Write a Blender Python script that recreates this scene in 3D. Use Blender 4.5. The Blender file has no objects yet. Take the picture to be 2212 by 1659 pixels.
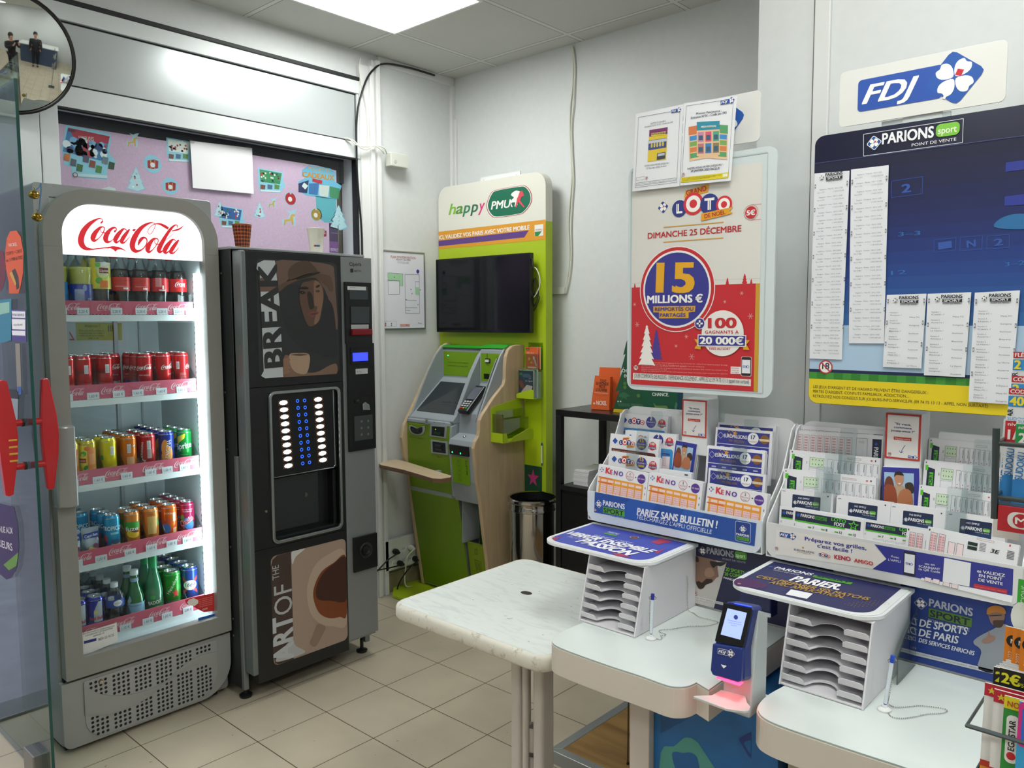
import bpy,bmesh,math,random
from mathutils import Vector,Matrix
from mathutils.geometry import tessellate_polygon
SC=bpy.context.scene
COL=SC.collection
PI=math.pi
W,H,FPX=2212.0,1659.0,1720.17
YAW,PITCH,ROLL=0.73529,0.08337,-0.00485
CP=Vector((3.4714,-3.3331,1.5422))
CF=Vector((-math.sin(YAW)*math.cos(PITCH),math.cos(YAW)*math.cos(PITCH),-math.sin(PITCH)))
_r=CF.cross(Vector((0,0,1))).normalized();_u=_r.cross(CF)
CR=math.cos(ROLL)*_r+math.sin(ROLL)*_u
CU=-math.sin(ROLL)*_r+math.cos(ROLL)*_u
cam=bpy.data.cameras.new('camera');cam.sensor_width=36;cam.lens=36*FPX/W
cam.clip_start=0.02;cam.clip_end=200
co=bpy.data.objects.new('camera',cam);COL.objects.link(co)
m3=Matrix((CR,CU,-CF)).transposed()
co.matrix_world=Matrix.Translation(CP)@m3.to_4x4()
SC.camera=co
SC.view_settings.view_transform='Standard';SC.view_settings.look='None'
SC.view_settings.gamma=1;SC.view_settings.use_curve_mapping=False
SC.view_settings.exposure=0.38
wd=bpy.data.worlds.new('world');SC.world=wd;wd.use_nodes=True
bg=wd.node_tree.nodes['Background'];bg.inputs[0].default_value=(0.78,0.77,0.86,1);bg.inputs[1].default_value=1.5
LIGHT=17.0
def lin(h):
 h=h.lstrip('#');c=[int(h[i:i+2],16)/255 for i in(0,2,4)]
 return tuple((x/12.92 if x<=0.04045 else((x+0.055)/1.055)**2.4)for x in c)+(1,)
MATS={}
def mat(h,rough=0.5,metal=0.0,emis=0.0,alpha=1.0,spec=0.5,bump=0.0,coat=0.0,noise=0.0,nscale=20.0,name=None):
 key=(h,rough,metal,emis,alpha,spec,bump,coat,noise,nscale)
 if key in MATS:return MATS[key]
 m=bpy.data.materials.new(name or('finish_'+h.strip('#')));m.use_nodes=True
 nt=m.node_tree;b=nt.nodes['Principled BSDF']
 b.inputs['Base Color'].default_value=lin(h);b.inputs['Roughness'].default_value=rough
 b.inputs['Metallic'].default_value=metal;b.inputs['Specular IOR Level'].default_value=spec
 b.inputs['Coat Weight'].default_value=coat;b.inputs['Coat Roughness'].default_value=0.05
 if emis:
  b.inputs['Emission Color'].default_value=lin(h);b.inputs['Emission Strength'].default_value=emis
 if noise or bump:
  tc=nt.nodes.new('ShaderNodeNewGeometry');n=nt.nodes.new('ShaderNodeTexNoise')
  n.inputs['Scale'].default_value=nscale;n.inputs['Detail'].default_value=6
  nt.links.new(tc.outputs['Position'],n.inputs['Vector'])
  if noise:
   mp=nt.nodes.new('ShaderNodeMapRange');mp.inputs['From Min'].default_value=0.3;mp.inputs['From Max'].default_value=0.7
   mp.inputs['To Min'].default_value=1-noise;mp.inputs['To Max'].default_value=1+noise
   mx=nt.nodes.new('ShaderNodeVectorMath');mx.operation='SCALE';mx.inputs[0].default_value=lin(h)[:3]
   nt.links.new(n.outputs['Fac'],mp.inputs['Value']);nt.links.new(mp.outputs[0],mx.inputs['Scale']);nt.links.new(mx.outputs[0],b.inputs['Base Color'])
  if bump:
   bp=nt.nodes.new('ShaderNodeBump');bp.inputs['Strength'].default_value=bump;bp.inputs['Distance'].default_value=0.002
   nt.links.new(n.outputs['Fac'],bp.inputs['Height']);nt.links.new(bp.outputs[0],b.inputs['Normal'])
 MATS[key]=m
 return m
def clear(h='#ffffff',gloss=0.12,name='clear_plastic',rough=0.02):
 key=('clear',h,gloss,rough)
 if key in MATS:return MATS[key]
 m=bpy.data.materials.new(name);m.use_nodes=True;nt=m.node_tree;nt.nodes.clear()
 o=nt.nodes.new('ShaderNodeOutputMaterial');t=nt.nodes.new('ShaderNodeBsdfTransparent');g=nt.nodes.new('ShaderNodeBsdfGlossy')
 t.inputs[0].default_value=lin(h);g.inputs['Roughness'].default_value=rough
 fr=nt.nodes.new('ShaderNodeLayerWeight');fr.inputs['Blend'].default_value=0.35
 mp=nt.nodes.new('ShaderNodeMapRange');mp.inputs['To Min'].default_value=gloss*0.35;mp.inputs['To Max'].default_value=min(1,gloss*4.5)
 mx=nt.nodes.new('ShaderNodeMixShader')
 nt.links.new(fr.outputs['Fresnel'],mp.inputs['Value']);nt.links.new(mp.outputs[0],mx.inputs[0])
 nt.links.new(t.outputs[0],mx.inputs[1]);nt.links.new(g.outputs[0],mx.inputs[2]);nt.links.new(mx.outputs[0],o.inputs[0])
 MATS[key]=m
 return m
def grid_mat(name,tile,line,edge,step,ox,oy,w_line,w_edge=0.0,rough=0.5,noise=0.05,nscale=3.0,spots=0.0):
 """square grid with lines of half width w_line and an edge reveal w_edge"""
 m=bpy.data.materials.new(name);m.use_nodes=True;nt=m.node_tree;b=nt.nodes['Principled BSDF'];b.inputs['Roughness'].default_value=rough
 N=nt.nodes.new;L=nt.links.new
 g=N('ShaderNodeNewGeometry');s=N('ShaderNodeSeparateXYZ');L(g.outputs['Position'],s.inputs[0])
 def M(op,a,bb=None,c=None):
  n=N('ShaderNodeMath');n.operation=op
  for i,x in enumerate((a,bb,c)):
   if x is None:continue
   if isinstance(x,(int,float)):n.inputs[i].default_value=x
   else:L(x,n.inputs[i])
  return n.outputs[0]
 def dist(src,off):
  t=M('DIVIDE',M('SUBTRACT',src,off),step);fr_=M('FRACT',t)
  return M('MULTIPLY',M('MINIMUM',fr_,M('SUBTRACT',1.0,fr_)),step)
 d=M('MINIMUM',dist(s.outputs[0],ox),dist(s.outputs[1],oy))
 isl=M('LESS_THAN',d,w_line);ise=M('LESS_THAN',d,w_line+w_edge)
 no=N('ShaderNodeTexNoise');no.inputs['Scale'].default_value=nscale;no.inputs['Detail'].default_value=8;L(g.outputs['Position'],no.inputs['Vector'])
 mr=N('ShaderNodeMapRange');mr.inputs['From Min'].default_value=.3;mr.inputs['From Max'].default_value=.7
 mr.inputs['To Min'].default_value=1-noise;mr.inputs['To Max'].default_value=1+noise;L(no.outputs['Fac'],mr.inputs['Value'])
 vm=N('ShaderNodeVectorMath');vm.operation='SCALE';vm.inputs[0].default_value=lin(tile)[:3];L(mr.outputs[0],vm.inputs['Scale'])
 c=vm.outputs[0]
 if spots:
  n2=N('ShaderNodeTexNoise');n2.inputs['Scale'].default_value=45;L(g.outputs['Position'],n2.inputs['Vector'])
  sp=M('MULTIPLY',M('GREATER_THAN',n2.outputs['Fac'],0.74),spots)
  mxs=N('ShaderNodeMix');mxs.data_type='RGBA';L(sp,mxs.inputs['Factor']);L(c,mxs.inputs['A']);mxs.inputs['B'].default_value=(0.05,0.045,0.035,1);c=mxs.outputs['Result']
 m1=N('ShaderNodeMix');m1.data_type='RGBA';L(ise,m1.inputs['Factor']);L(c,m1.inputs['A']);m1.inputs['B'].default_value=lin(edge)
 m2=N('ShaderNodeMix');m2.data_type='RGBA';L(isl,m2.inputs['Factor']);L(m1.outputs['Result'],m2.inputs['A']);m2.inputs['B'].default_value=lin(line)
 L(m2.outputs['Result'],b.inputs['Base Color'])
 bp=N('ShaderNodeBump');bp.inputs['Strength'].default_value=.35;bp.inputs['Distance'].default_value=.002
 L(M('SUBTRACT',1.0,isl),bp.inputs['Height']);L(bp.outputs[0],b.inputs['Normal'])
 return m
def wood(name,h1,h2,scale=6.0,axis='Z',rough=0.45):
 if name in MATS:return MATS[name]
 m=bpy.data.materials.new(name);m.use_nodes=True;nt=m.node_tree;b=nt.nodes['Principled BSDF'];b.inputs['Roughness'].default_value=rough
 N=nt.nodes.new;L=nt.links.new
 g=N('ShaderNodeNewGeometry');mp=N('ShaderNodeMapping');L(g.outputs['Position'],mp.inputs['Vector'])
 mp.inputs['Scale'].default_value={'X':(.12,1,1),'Y':(1,.12,1),'Z':(1,1,.12)}[axis]
 n=N('ShaderNodeTexNoise');n.inputs['Scale'].default_value=scale*4;n.inputs['Detail'].default_value=8;n.inputs['Distortion'].default_value=1.2;L(mp.outputs[0],n.inputs['Vector'])
 cr=N('ShaderNodeValToRGB');cr.color_ramp.elements[0].position=.3;cr.color_ramp.elements[1].position=.7
 cr.color_ramp.elements[0].color=lin(h1);cr.color_ramp.elements[1].color=lin(h2)
 L(n.outputs['Fac'],cr.inputs[0]);L(cr.outputs[0],b.inputs['Base Color'])
 MATS[name]=m
 return m
def ray(x,y):return CF+CR*((x-W/2)/FPX)-CU*((y-H/2)/FPX)
def onx(x,y,v):d=ray(x,y);return CP+d*((v-CP.x)/d.x)
def ony(x,y,v):d=ray(x,y);return CP+d*((v-CP.y)/d.y)
def onz(x,y,v):d=ray(x,y);return CP+d*((v-CP.z)/d.z)
class Frame:
 def __init__(s,O,U,V):
  s.O=Vector(O);s.U=Vector(U).normalized();V=Vector(V);s.V=(V-s.U*V.dot(s.U)).normalized();s.N=s.U.cross(s.V)
  s.M=Matrix((s.U,s.V,s.N)).transposed().to_4x4();s.M.translation=s.O
 def uv(s,x,y,off=0.0):
  d=ray(x,y);t=((s.O+s.N*off)-CP).dot(s.N)/d.dot(s.N);p=CP+d*t-s.O
  return(p.dot(s.U),p.dot(s.V))
 def at(s,u,v,n=0.0):return s.O+s.U*u+s.V*v+s.N*n
TXT={}
def text_geo(st,bold=0.0,shear=0.0,space=1.0):
 key=(st,bold,shear,space)
 if key in TXT:return TXT[key]
 cu=bpy.data.curves.new('t','FONT');cu.body=st;cu.size=1.0;cu.offset=bold;cu.shear=shear;cu.space_character=space
 cu.resolution_u=3;cu.fill_mode='FRONT'
 o=bpy.data.objects.new('t',cu);COL.objects.link(o)
 dg=bpy.context.evaluated_depsgraph_get();ev=o.evaluated_get(dg);me=ev.to_mesh()
 vs=[(v.co.x,v.co.y)for v in me.vertices];fs=[tuple(p.vertices)for p in me.polygons]
 out=[]
 for f in fs:
  a=0
  for i in range(len(f)):
   x1,y1=vs[f[i]];x2,y2=vs[f[(i+1)%len(f)]];a+=x1*y2-x2*y1
  out.append(f if a>0 else f[::-1])
 ev.to_mesh_clear();bpy.data.objects.remove(o);bpy.data.curves.remove(cu)
 if vs:x0,x1=min(v[0]for v in vs),max(v[0]for v in vs)
 else:x0,x1=0,1
 TXT[key]=(vs,out,x0,x1)
 return TXT[key]
def sgn(a,e):return math.copysign(abs(a)**e,a)
LAY=0.0004
class MB:
 def __init__(s,fr=None):s.v=[];s.f=[];s.mi=[];s.mats=[];s.fr=None;s.M=Matrix.Identity(4);s.warp=None;s.sm=[];s.use(fr)
 def use(s,fr=None,warp=None):
  s.fr=fr;s.M=fr.M if fr else Matrix.Identity(4);s.warp=warp;return s
 def mat(s,M):s.M=M;return s
 def add(s,vs,fs,m,smooth=False):
  if isinstance(m,str):m=mat(m)
  if m not in s.mats:s.mats.append(m)
  k=s.mats.index(m);b=len(s.v)
  for q in vs:
   q=Vector(q)if len(q)==3 else Vector((q[0],q[1],0))
   if s.warp:q=Vector(s.warp(q))
   s.v.append(s.M@q)
  for f in fs:s.f.append(tuple(i+b for i in f));s.mi.append(k);s.sm.append(smooth)
  return s
 def box(s,a,b,m):
  x0,y0,z0=(min(p,q)for p,q in zip(a,b));x1,y1,z1=(max(p,q)for p,q in zip(a,b))
  v=[(x0,y0,z0),(x1,y0,z0),(x1,y1,z0),(x0,y1,z0),(x0,y0,z1),(x1,y0,z1),(x1,y1,z1),(x0,y1,z1)]
  return s.add(v,[(0,3,2,1),(4,5,6,7),(0,1,5,4),(1,2,6,5),(2,3,7,6),(3,0,4,7)],m)
 def prism(s,pts,z0,z1,m,ms=None,smooth=False,cap0=True,cap1=True):
  n=len(pts);a=sum(pts[i][0]*pts[(i+1)%n][1]-pts[(i+1)%n][0]*pts[i][1]for i in range(n))
  if a<0:pts=pts[::-1]
  v=[(p[0],p[1],z0)for p in pts]+[(p[0],p[1],z1)for p in pts]
  tr=tessellate_polygon([[Vector((p[0],p[1],0))for p in pts]])
  top=[]
  for t in tr:
   (x1,y1),(x2,y2),(x3,y3)=(pts[i][:2]for i in t)
   if(x2-x1)*(y3-y1)-(x3-x1)*(y2-y1)<0:t=t[::-1]
   top.append(tuple(t))
  if cap1:s.add(v,[tuple(i+n for i in t)for t in top],m)
  if cap0:s.add(v,[t[::-1]for t in top],m)
  s.add(v,[(i,(i+1)%n,(i+1)%n+n,i+n)for i in range(n)],ms or m,smooth)
  return s
 def loft(s,rings,m,smooth=True,cap=True,close=True):
  n=len(rings[0]);v=[p for r in rings for p in r];f=[]
  for k in range(len(rings)-1):
   for i in range(n if close else n-1):
    j=(i+1)%n;f.append((k*n+i,k*n+j,(k+1)*n+j,(k+1)*n+i))
  s.add(v,f,m,smooth)
  if cap:s.add(v,[tuple(range(n))[::-1],tuple(range((len(rings)-1)*n,len(rings)*n))],m)
  return s
 def tube(s,path,r,m,n=8,smooth=True,closed=False):
  P=[Vector(p)for p in path];rings=[];up=None;R=r if isinstance(r,(list,tuple))else[r]*len(P)
  for i,p in enumerate(P):
   a=P[(i-1)%len(P)]if(closed or i)else p;b=P[(i+1)%len(P)]if(closed or i<len(P)-1)else p
   t=(b-a)
   if t.length<1e-9:t=Vector((0,0,1))
   t.normalize()
   if up is None:up=Vector((0,0,1))if abs(t.z)<.9 else Vector((1,0,0))
   x=up.cross(t)
   if x.length<1e-4:x=Vector((0,1,0)).cross(t)
   x.normalize();up=t.cross(x).normalized()
   rings.append([p+x*math.cos(2*PI*k/n)*R[i]+up*math.sin(2*PI*k/n)*R[i]for k in range(n)])
  if closed:rings.append(rings[0])
  return s.loft(rings,m,smooth,cap=not closed)
 def lathe(s,prof,m,c=(0,0,0),n=20,ax='z',smooth=True,rot=0):
  """prof: list of (r, h[, material for the band that starts here])"""
  def pt(r,h,k):
   a=2*PI*k/n+rot;x,y=r*math.cos(a),r*math.sin(a)
   q={'z':(x,y,h),'x':(h,x,y),'y':(y,h,x)}[ax]
   return(c[0]+q[0],c[1]+q[1],c[2]+q[2])
  for i in range(len(prof)-1):
   r0,h0=prof[i][:2];r1,h1=prof[i+1][:2];mm=prof[i][2]if len(prof[i])>2 else m
   if r0<1e-6:
    v=[pt(0,h0,0)]+[pt(r1,h1,k)for k in range(n)];f=[(0,1+(k+1)%n,1+k)for k in range(n)]if h1>=h0 or True else[]
    s.add(v,f,mm,smooth)
   elif r1<1e-6:
    v=[pt(r0,h0,k)for k in range(n)]+[pt(0,h1,0)];s.add(v,[(k,(k+1)%n,n)for k in range(n)],mm,smooth)
   else:
    v=[pt(r0,h0,k)for k in range(n)]+[pt(r1,h1,k)for k in range(n)]
    s.add(v,[(k,(k+1)%n,(k+1)%n+n,k+n)for k in range(n)],mm,smooth)
  return s
 def ball(s,c,r,m,n=12,sc=(1,1,1)):
  rings=[]
  for i in range(1,n):
   a=PI*i/n;rings.append([(c[0]+r*sc[0]*math.sin(a)*math.cos(2*PI*k/n),c[1]+r*sc[1]*math.sin(a)*math.sin(2*PI*k/n),c[2]-r*sc[2]*math.cos(a))for k in range(n)])
  return s.loft(rings,m)
 def poly(s,pts,m,k=1):
  pts=[tuple(p[:2])for p in pts]
  if s.warp and max(p[0]for p in pts)-min(p[0]for p in pts)>.006:
   u0,u1=min(p[0]for p in pts),max(p[0]for p in pts);n=int((u1-u0)/.004)+1;W0=(u1-u0)/n
   def half(P,c,sg):
    o=[]
    for i in range(len(P)):
     a,b=P[i-1],P[i];da,db=sg*(a[0]-c),sg*(b[0]-c)
     if(da>=0)!=(db>=0):t=da/(da-db);o.append((a[0]+(b[0]-a[0])*t,a[1]+(b[1]-a[1])*t))
     if db>=0:o.append(b)
    return o
   for i in range(n):
    P=half(half(pts,u0+W0*i,1),u0+W0*(i+1),-1)
    if len(P)>2:s._poly(P,m,k)
   return s
  return s._poly(pts,m,k)
 def _poly(s,pts,m,k):
  tr=tessellate_polygon([[Vector((p[0],p[1],0))for p in pts]]);fs=[]
  for t in tr:
   (x1,y1),(x2,y2),(x3,y3)=(pts[i]for i in t)
   if(x2-x1)*(y3-y1)-(x3-x1)*(y2-y1)<0:t=t[::-1]
   fs.append(tuple(t))
  return s.add([(p[0],p[1],k*LAY)for p in pts],fs,m)
 def rect(s,a,b,m,k=1):return s.poly([(a[0],a[1]),(b[0],a[1]),(b[0],b[1]),(a[0],b[1])],m,k)
 def line(s,a,b,w,m,k=1):
  a=Vector(a[:2]);b=Vector(b[:2]);d=(b-a);
  if d.length<1e-9:return s
  d.normalize();n=Vector((-d.y,d.x))*w/2
  return s.poly([a-n,b-n,b+n,a+n],m,k)
 def frame(s,a,b,w,m,k=1):
  x0,x1=sorted((a[0],b[0]));y0,y1=sorted((a[1],b[1]))
  s.rect((x0,y0),(x1,y0+w),m,k);s.rect((x0,y1-w),(x1,y1),m,k);s.rect((x0,y0+w),(x0+w,y1-w),m,k);return s.rect((x1-w,y0+w),(x1,y1-w),m,k)
 def ell(s,c,rx,ry,m,k=1,n=28,rot=0):
  return s.poly([(c[0]+rx*math.cos(t)*math.cos(rot)-ry*math.sin(t)*math.sin(rot),c[1]+rx*math.cos(t)*math.sin(rot)+ry*math.sin(t)*math.cos(rot))for t in(2*PI*i/n for i in range(n))],m,k)
 def circ(s,c,r,m,k=1,n=28):return s.ell(c,r,r,m,k,n)
 def ring(s,c,r0,r1,m,k=1,n=28):
  v=[(c[0]+r*math.cos(2*PI*i/n),c[1]+r*math.sin(2*PI*i/n),k*LAY)for r in(r0,r1)for i in range(n)]
  return s.add(v,[(i,i+n,(i+1)%n+n,(i+1)%n)for i in range(n)],m)
 def rr(s,a,b,r,m,k=1):return s.poly(rrect(a,b,r),m,k)
 def text(s,st,a,w=None,h=None,m='#000000',k=2,bold=0.0,shear=0.0,al='l',dr=None,space=1.0,capn=0.7,sh_=(0,0)):
  """cap height h and/or width w; a is the baseline start (al l/c/r); dr = baseline direction in the plane"""
  if bold>=.02:
   b_=bold*.75;hh=(h or 0)
   for i,(ex,ey)in enumerate(((-1,-.55),(1,-.55),(-1,.55),(1,.55))):s.text(st,a,w,h,m,k+i*.12,0,shear,al,dr,space,capn,(ex*b_,ey*b_))
   return s
  vs,fs,x0,x1=text_geo(st,0,shear,space)
  if not vs:return s
  tw=x1-x0;sy=(h/capn)if h else None;sx=(w/tw)if w else None
  if sx is None:sx=sy
  if sy is None:sy=sx
  off={'l':x0,'c':(x0+x1)/2,'r':x1}[al]
  d=Vector(dr[:2]).normalized()if dr is not None else Vector((1,0));n=Vector((-d.y,d.x))
  out=[]
  for(x,y)in vs:
   p=Vector(a[:2])+d*((x-off+sh_[0])*sx)+n*((y+sh_[1])*sy);out.append((p.x,p.y,k*LAY))
  return s.add(out,fs,m)
 def q(s,x,y):return s.fr.uv(x,y)
 def ppoly(s,pts,m,k=1):return s.poly([s.q(*p)for p in pts],m,k)
 def prect(s,a,b,m,k=1):
  return s.rect(s.q(*a),s.q(*b),m,k)
 def ptext(s,st,a,b,m='#000000',k=2,hp=None,**kw):
  """text whose baseline runs from photo pixel a to b; hp = pixel height of a capital at a"""
  A=Vector(s.q(*a));B=Vector(s.q(*b));h=None
  if hp:C=Vector(s.q(a[0],a[1]-hp));h=(C-A).length
  return s.text(st,A,(B-A).length,h,m,k,dr=B-A,**kw)
def rrect(a,b,r,n=6):
 x0,x1=sorted((a[0],b[0]));y0,y1=sorted((a[1],b[1]));r4=r if isinstance(r,(list,tuple))else(r,r,r,r)
 out=[]
 for(cx,cy,t0,rr)in((x0,y0,PI,r4[0]),(x1,y0,1.5*PI,r4[1]),(x1,y1,0,r4[2]),(x0,y1,.5*PI,r4[3])):
  sx=1 if cx==x0 else-1;sy=1 if cy==y0 else-1
  if rr<=0:out.append((cx,cy));continue
  for i in range(n+1):
   t=t0+.5*PI*i/n;out.append((cx+sx*rr+rr*math.cos(t),cy+sy*rr+rr*math.sin(t)))
 return out
def catmull(pts,n=8,closed=False):
 out=[];N=len(pts)
 for i in range(N if closed else N-1):
  g=lambda j:pts[j%N]if closed else pts[max(0,min(N-1,j))]
  p0,p1,p2,p3=g(i-1),g(i),g(i+1),g(i+2)
  for k in range(n):
   t=k/n;out.append(tuple(0.5*((2*b)+(-a+c)*t+(2*a-5*b+4*c-d)*t*t+(-a+3*b-3*c+d)*t**3)for a,b,c,d in zip(p0,p1,p2,p3)))
 if not closed:out.append(tuple(pts[-1]))
 return out
ORG={}
def new(name,data):o=bpy.data.objects.new(name,data);COL.objects.link(o);return o
def thing(name,label,cat,loc=(0,0,0),group=None):
 o=new(name,None);o.location=loc;o.empty_display_size=.05;o['label']=label;o['category']=cat;ORG[o]=Vector(loc)
 if group:o['group']=group
 return o
def tag(o,label,cat,group=None):
 o['label']=label;o['category']=cat
 if group:o['group']=group
 return o
def obj(name,mb,parent=None,bev=0.0,seg=2,label=None,sol=0.0,org=None,ang=35):
 me=bpy.data.meshes.new(name)
 xs=[p.x for p in mb.v];ys=[p.y for p in mb.v];zs=[p.z for p in mb.v]
 if org is None:org=Vector(((min(xs)+max(xs))/2,(min(ys)+max(ys))/2,min(zs)))
 org=Vector(org)
 me.from_pydata([p-org for p in mb.v],[],mb.f)
 for m in mb.mats:me.materials.append(m)
 for i,p in enumerate(me.polygons):p.material_index=mb.mi[i];p.use_smooth=mb.sm[i]
 me.update()
 if any(mb.sm):
  bm=bmesh.new();bm.from_mesh(me);bmesh.ops.remove_doubles(bm,verts=bm.verts,dist=2e-6)
  for e in bm.edges:
   if len(e.link_faces)==2 and e.calc_face_angle(0)>.75:e.smooth=False
  bm.to_mesh(me);bm.free()
 o=new(name,me);ORG[o]=org
 if parent is not None:o.parent=parent;o.location=org-ORG[parent]
 else:o.location=org
 if bev:
  bm=bmesh.new();bm.from_mesh(me);bmesh.ops.remove_doubles(bm,verts=bm.verts,dist=1e-5);bm.to_mesh(me);bm.free()
  md=o.modifiers.new('edge','BEVEL');md.width=bev;md.segments=seg;md.limit_method='ANGLE';md.angle_limit=math.radians(ang);md.harden_normals=False
 if label:o['label']=label
 return o
def struct(name,mb,bev=0.0,parent=None):
 o=obj(name,mb,parent,bev)
 if parent is None:o['kind']='structure'
 return o
def dup(root,loc,rotz=0.0,label=None,group=None,scale=None):
 def cp(o,par):
  c=o.copy();COL.objects.link(c);c.parent=par
  for ch in o.children:cp(ch,c)
  return c
 r=cp(root,None);r.location=loc;r.rotation_euler=(0,0,rotz);ORG[r]=Vector(loc)
 if label:r['label']=label
 if group:r['group']=group
 if scale:r.scale=scale
 return r
 # ================ the room
CH=2.936
white=mat('#d9dcdc',.55,bump=.15,nscale=30,noise=.02,name='wall_paint')
floor_m=grid_mat('floor_tiles','#bbb09c','#4b3c2c','#4b3c2c',0.2965,0.9035,-1.889,0.0018,0,rough=.32,noise=.07,nscale=5,spots=.5)
ceil_m=grid_mat('ceiling_panels','#c9c9c4','#d8d8d3','#66665f',0.6,0.351,-0.126,0.011,0.003,rough=.8,noise=.015)
X1,Y0=6.2,-6.6
m=MB();m.box((-.1,Y0,-.05),(X1,0,0),floor_m);struct('floor',m)
LP=[(0.351,-1.326),(0.351,-3.726),(2.751,-2.526),(2.151,-4.926),(4.551,-2.526),(4.551,-4.926)]
m=MB();m.box((-.1,Y0,CH),(X1,0,CH+.03),ceil_m);struct('ceiling',m)
diff=mat('#f9fcf7',.5,emis=LIGHT,name='light_diffuser')
lm=mat('#e8e8e4',.5,name='light_trim')
first=None
for i,(x,y)in enumerate(LP):
 lab='square backlit ceiling panel above the vending machine' if i==0 else 'square backlit ceiling panel %s'%('','inside the entrance door','nearest above the betting counters','behind the photographer toward the entrance side','over the right side of the shop','in the far rear corner of the shop')[i]
 t=thing('ceiling_light',lab,'ceiling light',(x+.3,y+.3,CH-.012),'ceiling light panels')
 m=MB();m.box((x,y,CH-.012),(x+.6,y+.012,CH),lm);m.box((x,y+.588,CH-.012),(x+.6,y+.6,CH),lm)
 m.box((x,y+.012,CH-.012),(x+.012,y+.588,CH),lm);m.box((x+.588,y+.012,CH-.012),(x+.6,y+.588,CH),lm);obj('trim',m,t)
 m=MB();m.box((x+.0125,y+.0125,CH-.009),(x+.5875,y+.5875,CH-.0005),diff);obj('diffuser',m,t)
m=MB();m.box((0,0,0),(X1,.12,CH),white);struct('wall_right',m)
PD=-1.2;PX=2.462
m=MB();m.box((PX,PD,0),(X1,-.001,CH),white);struct('wall_recess',m)
m=MB();m.box((X1,Y0,0),(X1+.1,0,CH),white);struct('wall_back',m)
m=MB();m.box((-.1,Y0-.1,0),(X1,Y0,CH),white);struct('wall_far',m)
WY0,WY1,WZ0,WZ1=-2.156,-.717,.95,2.37
m=MB()
m.box((-.12,-.717,0),(0,0,CH),white)
m.box((-.12,-2.22,0),(0,-.717,WZ0),white);m.box((-.12,-2.22,2.78),(0,-.717,CH),white)
m.box((-.12,-3.6,2.78),(0,-2.22,CH),white);m.box((-.12,Y0,0),(0,-3.6,CH),white)
struct('wall_left',m)
alu=mat('#d5d9da',.35,name='lacquered_aluminium');aluv=mat('#c3c8ca',.25,metal=.35,name='satin_panel');blk=mat('#14171a',.5,name='black_gasket')
m=MB()
m.box((-.06,-2.22,WZ1+.005),(.025,-.70,2.458),alu)
m.box((-.06,-2.22,2.708),(.025,-.70,2.772),alu)
m.box((-.06,-2.22,2.458),(.012,-2.165,2.708),alu);m.box((-.06,-.712,2.458),(.018,-.70,2.708),alu)
m.box((-.06,-2.22,WZ0),(.025,WY0,WZ1+.005),alu);m.box((-.06,WY1+.003,WZ0),(.02,-.70,WZ1+.005),alu)
m.box((-.06,-2.156,WZ0-.04),(.03,WY1,WZ0),alu)
m.box((-.055,-2.2,2.45),(.008,-.712,2.712),blk)
m.box((.0,WY0,WZ1-.004),(.024,WY1+.003,WZ1+.005),blk)
m.box((-.02,WY1-.008,WZ0),(.022,WY1+.003,WZ1),blk)
w1=struct('window_1',m,.002)
m=MB();m.box((-.05,-2.165,2.466),(.014,-.722,2.700),aluv);obj('spandrel_panel',m,w1,.002)
m=MB();m.box((-.04,-2.2,2.772),(.03,-.68,2.792),mat('#1d1f21',.6,bump=.5,nscale=60,name='old_black_seal'));obj('seal',m,w1,.004)
m=MB();m.box((-.03,WY0,WZ0),(-.024,WY1,WZ1),clear('#fbfdfd',.03,'window_glass'));obj('pane',m,w1)
m=MB();m.box((-.22,-2.3,2.26),(-.10,WY1+.02,2.5),mat('#3c4044',.5));m.box((-.22,-.80,.9),(-.13,WY1+.05,2.4),mat('#56534a',.7));obj('shutter_housing',m,w1)
m=MB()
wcas=mat('#dfe0df',.4,name='glossy_casing')
m.box((0,-.70,0),(.035,-.645,2.86),wcas);m.box((0,-.645,0),(.05,-.62,2.86),wcas);m.box((0,-.62,0),(.03,-.60,2.9),wcas);m.box((0,-.60,0),(.045,-.573,2.9),wcas);m.box((0,-.573,0),(.025,-.56,2.9),wcas)
struct('trim_1',m,.004)
m=MB();m.box((0,-.56,CH-.045),(.012,0,CH),wcas);m.box((0,-.03,0),(.02,0,CH-.045),wcas);m.box((.02,-.012,0),(.035,0,2.7),wcas);struct('trim_2',m,.002)
tx0=ony(1764,0,PD).x;tx1=ony(1797,60,PD).x
m=MB();m.box((tx0,PD-.012,0),(tx1,PD,CH),wcas);struct('trim_3',m,.003)
m=MB();m.box((tx0-.004,PD-.004,0),(tx0-.001,PD,CH),mat('#5a5750',.7));struct('trim_4',m)
sk=mat('#8d8468',.6,noise=.25,nscale=14,bump=.4,name='old_skirting')
m=MB();m.box((0,-.556,0),(.02,-.03,.11),sk);struct('baseboard_left',m,.003)
m=MB();m.box((0,-.02,0),(PX,0,.09),sk);struct('baseboard_right',m,.003)
m=MB()
m.box((-.10,-2.36,0),(.03,-2.225,2.772),alu);m.box((-.10,-3.6,0),(.03,-3.5,2.772),alu)
m.box((-.10,-3.5,2.3),(.03,-2.36,2.36),alu);m.box((-.10,-3.5,2.70),(.03,-2.36,2.772),alu)
m.box((-.04,-3.5,2.36),(-.03,-2.36,2.70),clear('#e6eef0',.14,'window_glass'))
struct('trim_5',m,.003)
m=MB();m.box((-.12,-3.5,0),(.03,-2.36,.012),mat('#8d8f8f',.35,metal=.8));struct('trim_6',m,.003)
pav=mat('#8a8794',.85,noise=.12,nscale=9,bump=.4,name='street_pavement')
m=MB();m.box((-9,-9,-.1),(-.12,3,-.02),pav);struct('pavement',m)
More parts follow.
